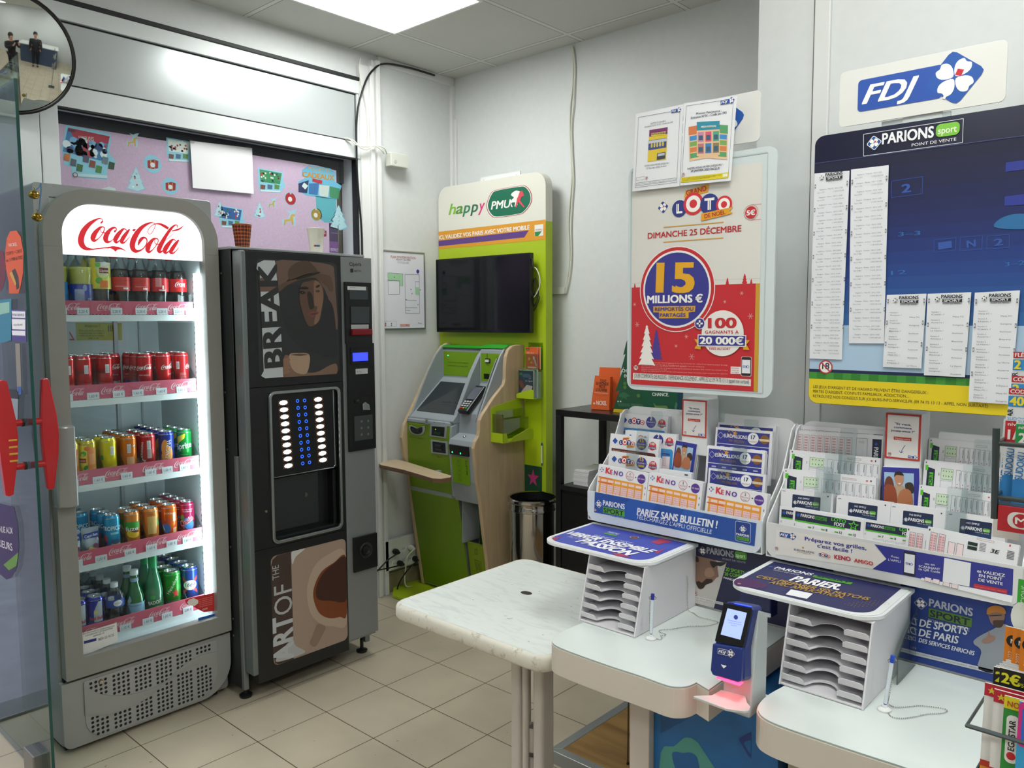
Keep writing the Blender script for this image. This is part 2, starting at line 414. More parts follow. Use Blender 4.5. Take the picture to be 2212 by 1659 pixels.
m=MB();m.box((-9.2,-9,-.1),(-9,3,6),mat('#8e8b96',.8,noise=.15,nscale=1.2));struct('wall_opposite',m)
# ================ shared emblems
def stroke(pts,closed=False):
 """pts (x, y, width) -> ribbon polygons (list of quads)"""
 P=catmull(pts,5,closed);out=[];L=[];n=len(P)
 for i,(x,y,w)in enumerate(P):
  a=P[max(0,i-1)];b=P[min(n-1,i+1)];dx,dy=b[0]-a[0],b[1]-a[1];l=math.hypot(dx,dy)or 1;w=max(w*1.22,5)
  L.append(((x-dy/l*w/2,y+dx/l*w/2),(x+dy/l*w/2,y-dx/l*w/2)))
 return[(L[i][0],L[i+1][0],L[i+1][1],L[i][1])for i in range(n-1)]
_CS=[[(580,172,14),(602,150,24),(622,120,10),(600,98,10),(555,92,16),(480,125,36),(385,195,60),(300,305,78),(262,425,82),(276,515,76),(335,575,52),(430,592,24),(530,582,15),(640,570,16),(720,566,24)],[(640,235,8),(600,228,22),(555,255,40),(490,330,64),(458,405,72),(478,448,46),(530,430,16),(590,370,12),(635,295,14),(640,240,14),(610,225,10),(575,250,8),(590,305,10),(640,325,14),(700,310,8)],[(800,305,34),(832,285,18),(836,252,14),(800,240,26),(740,272,42),(682,350,66),(662,425,66),(692,470,44),(745,462,16),(800,415,8)],[(1010,285,10),(965,258,20),(925,285,38),(862,360,60),(822,435,60),(838,478,36),(885,455,14),(950,380,12),(1005,300,10)],[(1055,265,18),(1010,320,42),(950,405,56),(922,470,48),(960,485,22),(1010,440,12),(1055,385,8)],[(1195,535,6),(1205,490,30),(1240,430,44),(1290,402,26),(1332,430,18),(1332,490,14),(1285,570,15),(1210,618,26),(1142,618,52),(1102,565,68),(1104,480,76),(1152,365,72),(1235,252,54),(1335,182,34),(1420,158,14),(1468,185,9),(1460,245,9),(1422,315,8),(1380,345,8),(1350,315,8),(1368,255,9),(1425,200,10),(1485,178,14),(1550,182,26),(1620,215,38),(1685,255,34)],[(1510,430,8),(1470,415,22),(1425,442,40),(1368,520,62),(1348,590,66),(1368,632,40),(1420,608,14),(1478,540,12),(1518,465,12),(1505,418,12),(1468,430,8),(1465,490,10),(1510,512,12),(1560,495,8)],[(1822,242,10),(1832,208,12),(1795,198,18),(1725,258,36),(1640,380,46),(1572,500,58),(1532,590,62),(1548,635,40),(1600,610,14),(1650,550,8)],[(1605,475,5),(1690,405,7),(1780,320,5)],[(1740,295,14),(1800,282,22),(1870,258,20),(1935,205,3)],[(1805,455,10),(1765,432,20),(1725,460,40),(1662,540,60),(1625,610,60),(1642,652,34),(1690,625,14),(1755,550,12),(1805,470,10)],[(1855,438,18),(1810,495,42),(1750,580,54),(1722,640,46),(1762,655,22),(1812,615,12),(1852,560,8)]]
_CP=[[(700,553),(780,540),(870,550),(950,585),(1020,640),(960,610),(900,592),(855,600),(820,632),(790,600),(745,578),(700,575)],[(1110,262),(1156,265),(1135,302),(1092,295)]]
HF=Frame((.486,0,0),(0,1,0),(0,0,1))
def _z1(x,y):return(140+x/7.54,460+y/7.54)
def _mk():
 polys=[]
 for si,st in enumerate(_CS):polys+=[(si*.16+(j%2)*.06,q)for j,q in enumerate(stroke(st))]
 polys+=[(2.1,q)for q in _CP]
 return[(l,[HF.uv(*_z1(*p))for p in q])for l,q in polys]
COKE=_mk()
_x0=min(p[0]for l,q in COKE for p in q);_x1=max(p[0]for l,q in COKE for p in q)
_y0=min(p[1]for l,q in COKE for p in q);_y1=max(p[1]for l,q in COKE for p in q)
def draw_coke(mb,c,w,m,k=2,rot=0,part=(0,1)):
 s=w/(_x1-_x0);cx,cy=(_x0+_x1)/2,(_y0+_y1)/2
 for l,q in COKE:
  qc=sum(p[0]for p in q)/len(q)
  if not(part[0]<=(qc-_x0)/(_x1-_x0)<=part[1]):continue
  pts=[]
  for p in q:
   x,y=(p[0]-cx)*s,(p[1]-cy)*s;pts.append((c[0]+x*math.cos(rot)-y*math.sin(rot),c[1]+x*math.sin(rot)+y*math.cos(rot)))
  mb.poly(pts,m,k+l)
  # ================ drinks fridge
F0,F1=-2.39,-1.763
body_m=mat('#9b9d9d',.32,metal=.35,name='fridge_side');frame_m=mat('#8c8b87',.5,name='fridge_door_plastic',noise=.02)
low_m=mat('#9ea09e',.45,metal=.2,name='fridge_skirt');inner=mat('#c9d3d6',.4,name='fridge_liner');lit=mat('#f4f7fb',.4,emis=.85,name='fridge_header_backlight')
led=mat('#eafcff',.4,emis=13.0,name='fridge_led');red=mat('#d8202e',.4,emis=.35);dark=mat('#0d0e0f',.6)
fr=thing('drinks_fridge','tall grey glass-door drinks fridge with red script sign, left of the vending machine','fridge',(.25,(F0+F1)/2,0))
m=MB()
CB=[(.03,F0+.045,.32),(.05,F1-.045,1.96)]
obj('back_wall',m.box(CB[0],CB[1],body_m),fr);m=MB()
m=MB()
a0,a1,z0,z1=F0+.046,F1-.046,.321,1.958
m.box((.052,a0,z0),(.058,a1,z1),inner);m.box((.058,a0,z0),(.45,a0+.006,z1),inner);m.box((.058,a1-.006,z0),(.45,a1,z1),inner)
m.box((.058,a0+.006,z0),(.45,a1-.006,z0+.02),inner);m.box((.058,a0+.006,z1-.01),(.45,a1-.006,z1),inner)
m.box((.0585,-2.0,z0+.02),(.066,-1.985,z1-.01),mat('#aeb6b9',.4));m.box((.0585,-1.90,z0+.02),(.064,-1.893,z1-.01),mat('#aeb6b9',.4))
for k in range(60):
 z=.38+k*.0225;m.box((.385,a1-.0066,z),(.389,a1-.0058,z+.008),dark)
obj('liner',m,fr)
m=MB();m.box((.425,-1.832,.38),(.45,-1.818,1.72),led)
obj('led_strip',m,fr)
m=MB()
for k in range(46):m.box((.4505,-1.829,.39+k*.029),(.453,-1.821,.40+k*.029),mat('#ffffff',.3,emis=20))
obj('led_bead',m,fr)
def ringprism(mb,outer,inn,z0,z1,m):
 n=len(outer);v=[(p[0],p[1],z)for z in(z0,z1)for q in(outer,inn)for p in q];f=[]
 for i in range(n):
  j=(i+1)%n;f+=[(i,j,n+j,n+i)[::-1],(2*n+i,2*n+j,3*n+j,3*n+i),(i,j,2*n+j,2*n+i),(n+j,n+i,3*n+i,3*n+j)]
 return mb.add(v,f,m)
DF=Frame((0,0,0),(0,1,0),(0,0,1))
m=MB(DF);ringprism(m,rrect((F0-.005,.02),(F1,2.005),.012,4),rrect((F0+.0455,.3205),(F1-.0455,1.9595),.002,4),.03,.455,body_m);obj('cabinet',m,fr,.003)
m=MB(DF);ringprism(m,rrect((F0+.005,.275),(F1,1.992),(.004,.004,.155,.155),10),rrect((-2.326,.345),(-1.82,1.944),(.002,.002,.11,.11),10),.457,.502,frame_m)
for y0_,y1_,z_ in((F0+.004,-2.327,1.79),(-1.8195,F1+.001,1.79)):m.box((y0_,z_,.4575),(y1_,z_+.001,.5025),mat('#6f6e6b',.6))
dr=obj('door',m,fr,.004)
m=MB(DF);m.box((-2.335,.335,.470),(-1.812,1.95,.474),clear('#f2f7f7',.05,'fridge_glass'));obj('pane',m,dr)
m=MB(DF);m.prism(rrect((-2.325,1.766),(-1.8205,1.943),(.0,.0,.108,.108),10),.476,.484,lit)
m.use(HF);draw_coke(m,((_x0+_x1)/2,(_y0+_y1)/2),_x1-_x0,red);m.text('®',HF.uv(385,549),None,.009,'#d98a90',2);obj('header_sign',m,dr)
m=MB(DF)
hp=[(-2.385,1.185),(-2.385,.84)]
m.use();m.loft([[(.5+dx,y,z)for(dx,y)in((0,-2.395),(.035,-2.392),(.05,-2.36),(.045,-2.33),(.0,-2.325))]for z in(.90,.93,1.16,1.18)],mat('#a3a5a3',.3,metal=.5,name='brushed_handle'),cap=True)
obj('door_handle',m,dr,.006)
m=MB(DF)
pl=rrect((F0-.008,.02),(F1,.262),(.03,.13,.0,.0),10)
m.prism(pl,.455,.487,low_m);m.prism(rrect((F0+.005,.262),(F1-.01,.275),0),.40,.47,dark);m.box((F0+.01,.0,.05),(F1-.04,.02,.44),dark)
obj('plinth',m,fr,.006)
GF=Frame((.488,0,0),(0,1,0),(0,0,1));m=MB(GF)
gl=rrect((-2.325,.03),(-1.825,.252),(.075,.10,.004,.004),8);m.prism(gl,0,.003,mat('#a6a8aa',.4,metal=.3))
def z7(x,y):return(120+x/5.549,1360+y/5.549)
wave=[GF.uv(*z7(*p))for p in catmull([(330,640),(400,700),(500,755),(620,782),(750,785),(900,770),(1100,720),(1250,650),(1380,560),(1500,450),(1620,360),(1750,300),(1915,262)],3)]+[GF.uv(*z7(*p))for p in catmull([(1915,430),(1750,415),(1650,440),(1550,485),(1400,570),(1250,690),(1100,810),(950,890),(800,960),(600,1015),(350,1030)],3)]
def inside(p,poly):
 c=False;j=len(poly)-1
 for i in range(len(poly)):
  if(poly[i][1]>p[1])!=(poly[j][1]>p[1])and p[0]<(poly[j][0]-poly[i][0])*(p[1]-poly[i][1])/(poly[j][1]-poly[i][1])+poly[i][0]:c=not c
  j=i
 return c
for g in range(6):
 for c in range(4):
  for r_ in range(13):
   p=(-2.303+g*.0794+c*.0168,.238-r_*.0162)
   if inside(p,gl)and not inside(p,wave):m.circ(p,.0054,dark,9,10)
obj('grille',m,fr)
m=MB(GF);m.prism(wave,.0032,.0075,low_m);obj('wave_trim',m,fr)
m=MB(GF);c=GF.uv(217,1472);m.lathe([(0,.010),(.006,.010),(.009,.004)],mat('#c9b9a4',.3,metal=1),(c[0],c[1],0),12);obj('lock',m,fr)
NF=Frame((.475,0,0),(0,1,0),(0,0,1))
t=MB(NF);A,B=(-2.322,.352),(-2.19,.475)
p=[NF.uv(*q)for q in((176,1365),(253,1344),(254,1387),(179,1402))];t.poly([NF.uv(*q)for q in((175,1368),(252,1345),(255,1385),(180,1417))],'#dcdedd',1)
for i,(s,a,b,h)in enumerate((('BESOIN D\'AIDE OU D\'INFORMATION',(179,1371),(247,1353),3),('CONCERNANT CETTE MACHINE',(184,1375),(243,1358),3),('APPELEZ LE',(201,1376),(225,1368),3),('0820 22 10 22',(212,1384),(246,1373),5))):t.ptext(s,a,b,'#333744',3,hp=h)
t.ppoly([(181,1385),(208,1378),(208,1384),(181,1391)],'#22307a',2)
tag(obj('notice_sticker',t),'white help-line notice stuck on the lower left of the fridge glass','sticker')
t=MB(NF);e=[(399,1297),(410,1292),(463,1280),(463,1320),(440,1322),(425,1315),(415,1308),(404,1306)]
t.ppoly(e,'#c92a2f',1);t.ppoly([(404,1301),(408,1295),(418,1292),(428,1296),(428,1303),(420,1309),(408,1307)],'#e9e2da',2)
for i in range(5):t.ptext('Pour votre plaisir et votre',(430,1296+i*4),(459,1289+i*4),'#f0b9b5',2,hp=2)
draw_coke(t,NF.uv(443,1315),.022,mat('#f7e7e5'),2)
tag(obj('leaf_sticker',t),'red shield sticker with cream cloud shape on lower right of the fridge glass','sticker')
t=MB(NF);t.ppoly([(428,1335),(466,1325),(466,1341),(429,1350)],'#1f58a8',1);t.ptext('HORIZON LINE NV',(432,1343),(463,1335),'#7fb0e6',2,hp=4)
tag(obj('maker_sticker',t),'small blue rectangular sticker at bottom right of the fridge glass','sticker')
BF=Frame((.0595,0,0),(0,1,0),(0,0,1));t=MB(BF)
t.ppoly([(164,697),(263,698),(264,735),(166,735)],'#a8a83a',1);t.ptext('Attention !',(183,707),(215,707),'#3c3c16',2,hp=6)
for i,(s)in enumerate(("Pour assurer la visibilite et","l'equipement, les objets a","stocker doivent etre en position","avec la cle")):t.ptext(s,(171+(i==3)*20,716+i*5.3),(225-(i==3)*12,716+i*5.3),'#44441c',2,hp=4)
for i in range(5):t.ppoly([(233+4*i,703),(235+4*i,703),(235+4*i,716),(233+4*i,716)],'#4b4b20',2)
obj('warning_label',t,fr)
t=MB(BF);t.ell(BF.uv(401,732),.012,.02,'#2c5fa8',1);t.line(BF.uv(398,732),BF.uv(400,736),.003,'#ffffff',2);t.line(BF.uv(400,736),BF.uv(404,727),.003,'#ffffff',2)
t.ptext('ECO-FRIENDLY',(383,704),(404,704),'#5b6366',1,hp=3);t.ppoly([(150,715),(162,735),(150,735)],'#c23a3a',1);t.ppoly([(150,721),(157,732),(150,732)],'#cfd6d8',2);obj('blue_label',t,fr)
SZ=[(1.557,1.61),(1.25,1.306),(.94,.995),(.645,.70),(.36,.42)]
CY=[-2.283,-2.224,-2.151,-2.077,-2.004,-1.930,-1.857]
PRICE=['2,20 €','1,60 €','1,60 €','1,60 €','1,60 €']
pink=mat('#cf5f77',.35);tagw=mat('#dfe3ea',.5);shw=mat('#e6ecee',.4,name='shelf_enamel')
ls=clear('#f0f6f6',.07,'lane_plastic')
PTAG=[[(-2.31,''),(-2.235,'2,20 €'),(-2.12,'2,20 €'),(-2.03,'2,20 €'),(-1.95,'2,20 €'),(-1.885,'2,20 €'),(-1.835,'')],[(-2.305,''),(-2.215,'1,60 €'),(-2.125,'1,60 €'),(-2.055,'1,60 €'),(-1.965,'1,60 €'),(-1.885,'1,60 €')],[(-2.30,''),(-2.21,'1,60 €'),(-2.11,'1,60 €'),(-2.02,'1,60 €'),(-1.955,'1,60 €'),(-1.885,'1,60 €')],[(-2.30,''),(-2.215,'1,20 €'),(-2.11,'1,60 €'),(-2.03,'1,60 €'),(-1.95,'1,60 €'),(-1.885,'1,60 €')],[(-2.14,'1,10 €'),(-2.055,'1,60 €'),(-1.98,'1,60 €'),(-1.895,'2,80 €')]]
for i,(zb,zt)in enumerate(SZ):
 m=MB();m.box((.07,-2.335,zb),(.392,-1.82,zb+.008),shw);m.box((.385,-2.335,zb-.022),(.401,-1.82,zb+.002),shw)
 m.box((.05,-1.818,zb-.03),(.40,-1.814,zb+.01),shw)
 for k in range(40):m.box((.386,-2.33+k*.0128,zb+.0025),(.3955,-2.324+k*.0128,zb+.006),dark)
 sh=obj('shelf',m,fr)
 PF=Frame((.402,0,0),(0,1,0),(.0,0,1));m=MB(PF);m.box((-2.335,zb+.004,-.004),(-1.825,zt,0),pink)
 for j,yc in enumerate((-2.285,-2.145,-2.008,-1.885)):draw_coke(m,(yc,(zb+zt)/2+.004),.086,mat('#e9c3ca'),2,rot=.04)
 obj('price_strip',m,sh)
 for y,s in PTAG[i]:
  m=MB(PF);m.box((y-.021,zb+.003,.0012),(y+.021,zb+.027,.002),tagw)
  if s:m.text(s,(y,zb+.009),.030,.010,'#5b6068',6,al='c')
  obj('price_tag',m,sh)
 m=MB()
 for k in range(len(CY)+1):
  y=(CY[k]-.0365 if k<len(CY)else CY[-1]+.0355)
  if k==0:y=-2.318
  m.use(Frame((0,y,0),(1,0,0),(0,0,1)));m.prism([(.10,zb+.009),(.392,zb+.009),(.392,zb+.06),(.35,zb+.10),(.30,zb+.035),(.10,zb+.03)],-.0006,.0006,ls)
 for y in CY:
  m.use();h=.085 if i==0 else .062
  m.loft([[(.395-.006*math.cos(a*PI/2)**2,y+.030*a,zb+.009)for a in(-1,-.8,-.4,0,.4,.8,1)],[(.395-.006*math.cos(a*PI/2)**2,y+.030*a,zb+h-.01*math.cos(a*PI/2))for a in(-1,-.8,-.4,0,.4,.8,1)]],ls,cap=False,close=False)
 obj('lane_divider',m,sh)
alm=mat('#c6cacc',.22,metal=.9,name='can_aluminium')
def wrapf(r,a0):return lambda q:((r+q[2])*math.cos(a0+q[0]/r),(r+q[2])*math.sin(a0+q[0]/r),q[1])
CANS={}
def can(kind,col,r=.0285,h=.152,art=None,a0=-.38,rough=.22,col2=None):
 root=thing(kind,'x','can');CM=mat(col,rough,metal=.35)
 m=MB();m.lathe([(0,.002),(r*.72,.0),(r*.80,.002,alm),(r,.010,CM),(r,h-.014,alm),(r*.99,h-.012,CM),(r*.86,h-.003,alm)],CM,n=32)
 if art:m.use(None,wrapf(r,a0));art(m,r,h)
 obj('can_body',m,root,org=(0,0,0))
 m=MB();m.lathe([(r*.86,h-.003),(r*.87,h),(r*.83,h),(r*.79,h-.006),(0,h-.006)],alm,n=22);m.use()
 m.box((-.001,-.006,h-.0058),(.016,.006,h-.004),alm);obj('can_lid',m,root,org=(0,0,0))
 return root
def bar(m,u,v,w,h_):
 m.rect((u,v),(u+w,v+h_),'#dfe3e6',2)
 for k in range(7):m.rect((u+.001,v+h_*(.15+.1*k)),(u+w-.001,v+h_*(.18+.1*k)),'#8a9096',3)
def sub(m,u0,u1,v0,v1,c,k=1,n=8):
 for i in range(n):m.rect((u0+(u1-u0)*i/n,v0),(u0+(u1-u0)*(i+1)/n,v1),c,k)
def a_zero(m,r,h):
 bar(m,.004,.085,.014,.032);draw_coke(m,(-.018,.09),.05,mat('#2a0d0f'),2,rot=.2,part=(.3,1));sub(m,-.02,.03,.012,.05,'#c8383c',1)
def a_coke(m,r,h):
 draw_coke(m,(.0,.098),.062,mat('#f4f1f0'),3,rot=.12);m.text('GOÛT ORIGINAL',(0,.066),.04,.0045,'#f6d9d9',3,al='c')
 sub(m,-.02,-.004,.018,.045,'#3d49a0',2,3);m.circ((.008,.03),.014,'#d7d9d7',3,16);sub(m,.018,.03,.018,.045,'#d8d4d4',2,3)
def a_coke2(m,r,h):
 draw_coke(m,(.022,.098),.062,mat('#f4f1f0'),3,rot=.12);m.text('GOÛT',(.018,.066),.016,.005,'#f6d9d9',3);sub(m,.01,.026,.012,.045,'#4450a6',2,4)
def a_coke3(m,r,h):
 draw_coke(m,(.045,.098),.062,mat('#f4f1f0'),3,rot=.12);bar(m,-.02,.085,.012,.03)
 for k in range(6):m.text('ingrédients eau',(-.004+.004*k,.02),.05,.003,'#f1b8b8',3,dr=(0,1))
def a_lipton(m,r,h):
 sub(m,-.034,.0,.01,h-.02,'#f0d62c',1,6);sub(m,.0,.032,.01,h-.03,'#e58a3c',1,6);m.ell((-.014,.1),.012,.01,'#4aa640',2,12,.5);m.ell((-.006,.05),.01,.007,'#3f9a3a',2,12,.9)
 m.ell((-.018,.075),.015,.028,'#f5df52',2,18);m.rect((-.034,.068),(-.004,.084),'#b51f26',3);m.text('Lipton',(-.019,.073),.024,.007,'#ffffff',4,al='c');m.ell((.0,.12),.01,.008,'#e8742c',2,12);sub(m,.006,.028,.06,.10,'#eba268',2,4)
def a_lemon(m,r,h):bar(m,.008,.085,.014,.034);m.text('S',(-.026,.075),None,.009,'#3b8f3a',3);m.rect((-.03,.07),(-.016,.086),'#3f9b35',2)
def a_orange(m,r,h):bar(m,-.004,.085,.013,.034);sub(m,-.006,.022,.012,.07,'#dba06c',1,5);m.circ((.022,.11),.005,'#dfe6ef',2,10)
def a_agrum(m,r,h):
 bar(m,-.002,.09,.013,.034);sub(m,-.002,.014,.055,.09,'#b9a7a5',2,3);m.text('ORANGINA',(-.02,.06),.06,.009,'#f3eceb',3,dr=(.1,1));m.text('rouge',(-.012,.02),.03,.008,'#f3eceb',3,dr=(.1,1));sub(m,-.03,-.006,.01,.04,'#d9762c',1,4)
def a_orangina(m,r,h):
 m.ell((.0,.05),.022,.044,'#f09a2e',1,20,-.2);m.ell((-.008,.09),.012,.03,'#f0a23a',1,14,-.1);m.text('ORANGINA',(.006,.014),.104,.018,'#12205a',2,dr=(.12,1),bold=.03);m.text('ORANGINA',(.005,.014),.104,.016,'#f4f6fa',3,dr=(.12,1),bold=.01)
def a_sprite(m,r,h):
 m.poly([(-.03,h-.03),(.004,h-.016),(.0,h-.035),(-.03,h-.06)],'#e9d43a',1);m.text('Sprite',(-.002,.075),.062,.024,'#f3faf3',3,al='c',bold=.03,dr=(1,.15));m.circ((-.02,.108),.005,'#e6d838',3,10)
 for k in range(3):m.text('goût citron',(-.02,.02+.006*k),.022,.003,'#a4dcb4',3)
 m.text('REFRESHING',(-.016,.048),.026,.003,'#a4dcb4',3)
def a_trop(m,r,h):
 m.text('TROPICO',(.0,.094),.07,.016,'#f1f6f8',3,al='c',bold=.02);sub(m,-.004,.024,.078,.086,'#8fd0ea',2,4);m.ell((.014,.03),.022,.020,'#e8b93a',2,18,.3);m.ell((.014,.05),.02,.009,'#24557e',3,16);m.circ((.008,.022),.006,'#ee9132',3,12);m.ell((-.02,.04),.009,.026,'#7a3f8d',3,14,.2);m.ell((-.022,.065),.007,.012,'#d8433c',4,12,.2)
def a_fuze(m,r,h):
 sub(m,-.03,.032,.084,.112,'#3aa236',2,8);m.text('fuze',(.0,.078),.045,.016,'#f4f8f0',4,al='c',bold=.02);m.ell((.004,.066),.024,.016,'#f1c52a',2,18,-.2);m.ell((.008,.078),.018,.007,'#6a3317',3,14,-.3)
def a_fuze2(m,r,h):sub(m,-.012,.02,.05,.12,'#d9b36a',2,5);sub(m,-.012,.014,.012,.035,'#c9c3a6',2,4);m.text('tea',(-.004,.126),.014,.006,'#3a2c18',3);sub(m,.024,.034,.08,.11,'#3c9a3c',2,2)
def a_oasis(m,r,h):
 m.ell((-.014,.06),.016,.02,'#3f78c6',2,16,.4);m.text('Oasis',(-.034,.068),.042,.018,'#c8333a',3,dr=(1,.45),bold=.03);sub(m,.012,.024,.085,.12,'#cfe0c8',2,3);sub(m,.012,.028,.012,.06,'#e3a071',1,4);m.text('TROPICAL',(-.02,.115),.03,.007,'#f3e6da',3)
def a_oasis2(m,r,h):
 m.ell((.004,.062),.02,.026,'#3f84d0',2,18,.5);m.text('Oasis',(-.024,.05),.056,.022,'#f2dfe2',3,dr=(1,.6),bold=.06);m.text('Oasis',(-.023,.052),.054,.019,'#cf2b35',4,dr=(1,.6),bold=.02);m.ell((-.02,.088),.008,.012,'#3e9a48',4,12);m.text('POMME CASSIS',(.0,.118),.04,.005,'#eed3dc',3,al='c');m.text('FRAMBOISE',(.0,.110),.034,.005,'#eed3dc',3,al='c');m.text('boisson aux fruits',(.0,.02),.036,.004,'#eed3dc',3,al='c')
def a_rb(m,r,h):
 m.poly([(-.004,.0145),(.028,.0145),(.028,h-.018),(.012,h-.018),(-.004,.085)],'#b9bfc6',1);m.text('Red Bull',(.004,.054),.046,.012,'#c8242e',3,al='c',bold=.03);m.circ((.004,.082),.006,'#ecd25a',3,12);sub(m,-.03,.03,.012,.045,'#2c3ba0',2,6)
def a_heine(m,r,h):
 m.text('Heineken',(-.012,.075),.078,.013,'#dff2d8',3,dr=(.55,1),bold=.01);m.poly([(.012+.016*math.cos(PI/2+k*PI/5)*(1 if k%2==0 else .42),.078+.02*math.sin(PI/2+k*PI/5)*(1 if k%2==0 else .42))for k in range(10)],'#d22f2c',3);sub(m,-.03,.03,.014,.05,'#55604c',1,6);m.text('ein',(.0,.018),.05,.026,'#e3e8df',3,al='c',bold=.02)
def a_1664(m,r,h):
 m.poly([(-.03,.13),(.03,.07),(.03,.055),(-.03,.115)],'#c83a3c',1);m.poly([(.03,.13),(-.03,.07),(-.03,.055),(.03,.115)],'#c83a3c',1);m.ell((.0,.094),.026,.02,'#eef0ee',3,20);m.text('1664',(.0,.088),.04,.016,'#2b3a55',4,al='c',shear=.25);sub(m,-.035,.035,.012,.036,'#b9bfca',1,8)
KD={'zero':('cola_can','#cf2020',a_zero,'red can with black script and white barcode'),'coke':('cola_can','#cc1f26',a_coke,'red can with white script'),'coke2':('cola_can','#cc1f26',a_coke2,'red can with its white script turned right'),'coke3':('cola_can','#c9252b',a_coke3,'red can showing its small print side'),'lipton':('iced_tea_can','#e9cf40',a_lipton,'yellow and peach iced tea can'),'lemon':('lemon_soda_can','#f2e20c',a_lemon,'bright yellow soda can'),'orange':('orange_soda_can','#e87a14',a_orange,'orange soda can with white barcode'),'agrum':('citrus_soda_can','#cc2f33',a_agrum,'red citrus can with grey barcode'),'orangina':('citrus_soda_can','#2238a0',a_orangina,'dark blue can with vertical white lettering'),'sprite':('lime_soda_can','#0f9a3d',a_sprite,'green can with yellow corner'),'trop':('tropical_juice_can','#2fa3d6',a_trop,'light blue can with a parrot'),'fuze':('iced_tea_can','#ef9245',a_fuze,'peach coloured can with green band'),'fuze2':('iced_tea_can','#ef9245',a_fuze2,'peach coloured can showing its back label'),'oasis':('fruit_drink_can','#ea6a16',a_oasis,'deep orange fruit drink can'),'oasis2':('fruit_drink_can','#a81f52',a_oasis2,'crimson fruit drink can with blue bubble')}
ROWS=['front','second','third','fourth','rearmost'];SHN=['top','second','third','fourth','bottom'];LNN=['leftmost','second','third','fourth','fifth','sixth','rightmost']
PROTO={}
def put(kind,si,ci,rows,x0=.346,dx=.062,mk=None,desc=None,grp=None,dz=.0092,dy=0.0):
 """rows = list of row numbers behind the front of the lane"""
 for r_ in rows:
  x=x0-dx*r_;y=CY[ci]+dy+(r_*.002 if ci%2 else-r_*.001);z=SZ[si][0]+dz
  lab='%s, %s in %s lane, %s shelf'%(desc,ROWS[min(r_,4)],LNN[ci],SHN[si])
  if kind not in PROTO:o=mk();PROTO[kind]=o;o.location=(x,y,z)
  else:o=dup(PROTO[kind],(x,y,z))
  o['label']=lab
  if grp:o['group']=grp
def cans(kind,si,ci,rows):
 nm,col,art,desc=KD[kind];put(kind,si,ci,rows,mk=lambda:can(nm,col,art=art),desc=desc,grp='slim cans on the fridge shelves')
for ci,k,rows in((0,'zero',[0,1]),(1,'zero',[0,1,2,3]),(2,'zero',[0,1,2]),(3,'coke',[2,3]),(4,'coke',[0,1,2]),(5,'coke2',[0,1,2]),(6,'coke3',[0,1])):cans(k,1,ci,rows)
for ci,k,rows in((0,'lipton',[0,1,2]),(1,'lipton',[0,1]),(2,'lemon',[0,1]),(3,'orange',[0,1,2,3]),(4,'agrum',[0,1,2]),(5,'orangina',[0,1,2,3,4]),(6,'sprite',[0,1,2])):cans(k,2,ci,rows)
for ci,k,rows in((1,'trop',[2,3,4]),(2,'trop',[0,1,2]),(3,'fuze',[0,1]),(4,'fuze2',[0,1,2]),(5,'oasis',[0,1,2]),(6,'oasis2',[0,1,2,3])):cans(k,3,ci,rows)
put('rb',4,0,[0,1,2],mk=lambda:can('energy_drink_can','#2434a8',.0285,.14,a_rb),desc='blue and silver energy drink can',grp='slim cans on the fridge shelves')
put('rb',4,1,[0,1,2],desc='blue and silver energy drink can',grp='slim cans on the fridge shelves')
put('heine',4,5,[0,1,2],mk=lambda:can('beer_can','#1f9a2c',.0325,.165,a_heine),desc='green beer can with red star',grp='tall beer cans',dx=.068)
put('k1664',4,6,[0,1,2,3],mk=lambda:can('beer_can','#2b4a9c',.0325,.168,a_1664),desc='blue beer can with white oval',grp='tall beer cans',dx=.068)
def bottle(kind,prof,liq,bands,capc,caph,art=None,a0=-.38,cat='bottle',liqtop=None,shell=None):
 root=thing(kind,'x',cat);m=MB();n=28
 m.lathe(prof,shell or clear('#f2f8f8',.10,'bottle_plastic'),n=n)
 for(r,z0,z1,c)in bands:
  m.lathe([(r,z0),(r,z1)],c,n=n)
 if art:m.use(None,wrapf(max(b[0]for b in bands),a0));art(m)
 o=obj('bottle_body',m,root,org=(0,0,0))
 if liq:
  m=MB();lp=[(max(0,p[0]-.0012),p[1]+(.0015 if i==0 else 0))for i,p in enumerate(prof)if p[1]<=liqtop];lp=[(0,lp[0][1])]+lp+[(lp[-1][0],liqtop),(0,liqtop)]
  m.lathe(lp,liq,n=n);obj('drink',m,root,org=(0,0,0))
 m=MB();r,z=prof[-1][:2];m.lathe([(r+.002,z-caph*.6),(r+.002,z+caph*.35),(r*.7,z+caph*.4),(0,z+caph*.4)],capc,n=14);obj('cap',m,root,org=(0,0,0))
 return root
colab=mat('#1b0f0c',.15,name='cola_drink')
CPRO=[(.025,0),(.031,.004),(.032,.03),(.029,.055),(.032,.08),(.032,.135),(.029,.155),(.020,.18),(.0125,.20),(.0125,.222)]
cl=lambda c:(lambda m:(draw_coke(m,(.022,.112),.07,mat('#f6eeee'),3,part=(0,.55))if c==1 else(m.text('goût zéro',(-.005,.118),.03,.008,'#8e1a1c',3),m.rect((-.02,.098),(.02,.101),'#e68a86',3),m.rect((.008,.088),(.026,.095),'#e9d9d8',3))if c==2 else(sub(m,-.016,.006,.10,.135,'#e08d92',2,4),m.rect((.008,.092),(.014,.106),'#f1dada',3),m.rect((-.004,.086),(.02,.090),'#f1dada',3))))
for ci,v in((3,2),(4,2),(5,3),(6,1)):
 put('cb%d'%v,0,ci,[0,1],mk=lambda v=v:bottle('cola_bottle',CPRO,colab,[(.0325,.083,.134,mat('#cf2026' if v!=2 else '#d5302a',.35))],mat('#c61f22',.4),.02,cl(v),liqtop=.165),desc='dark cola bottle with red label',grp='cola bottles',dx=.068)
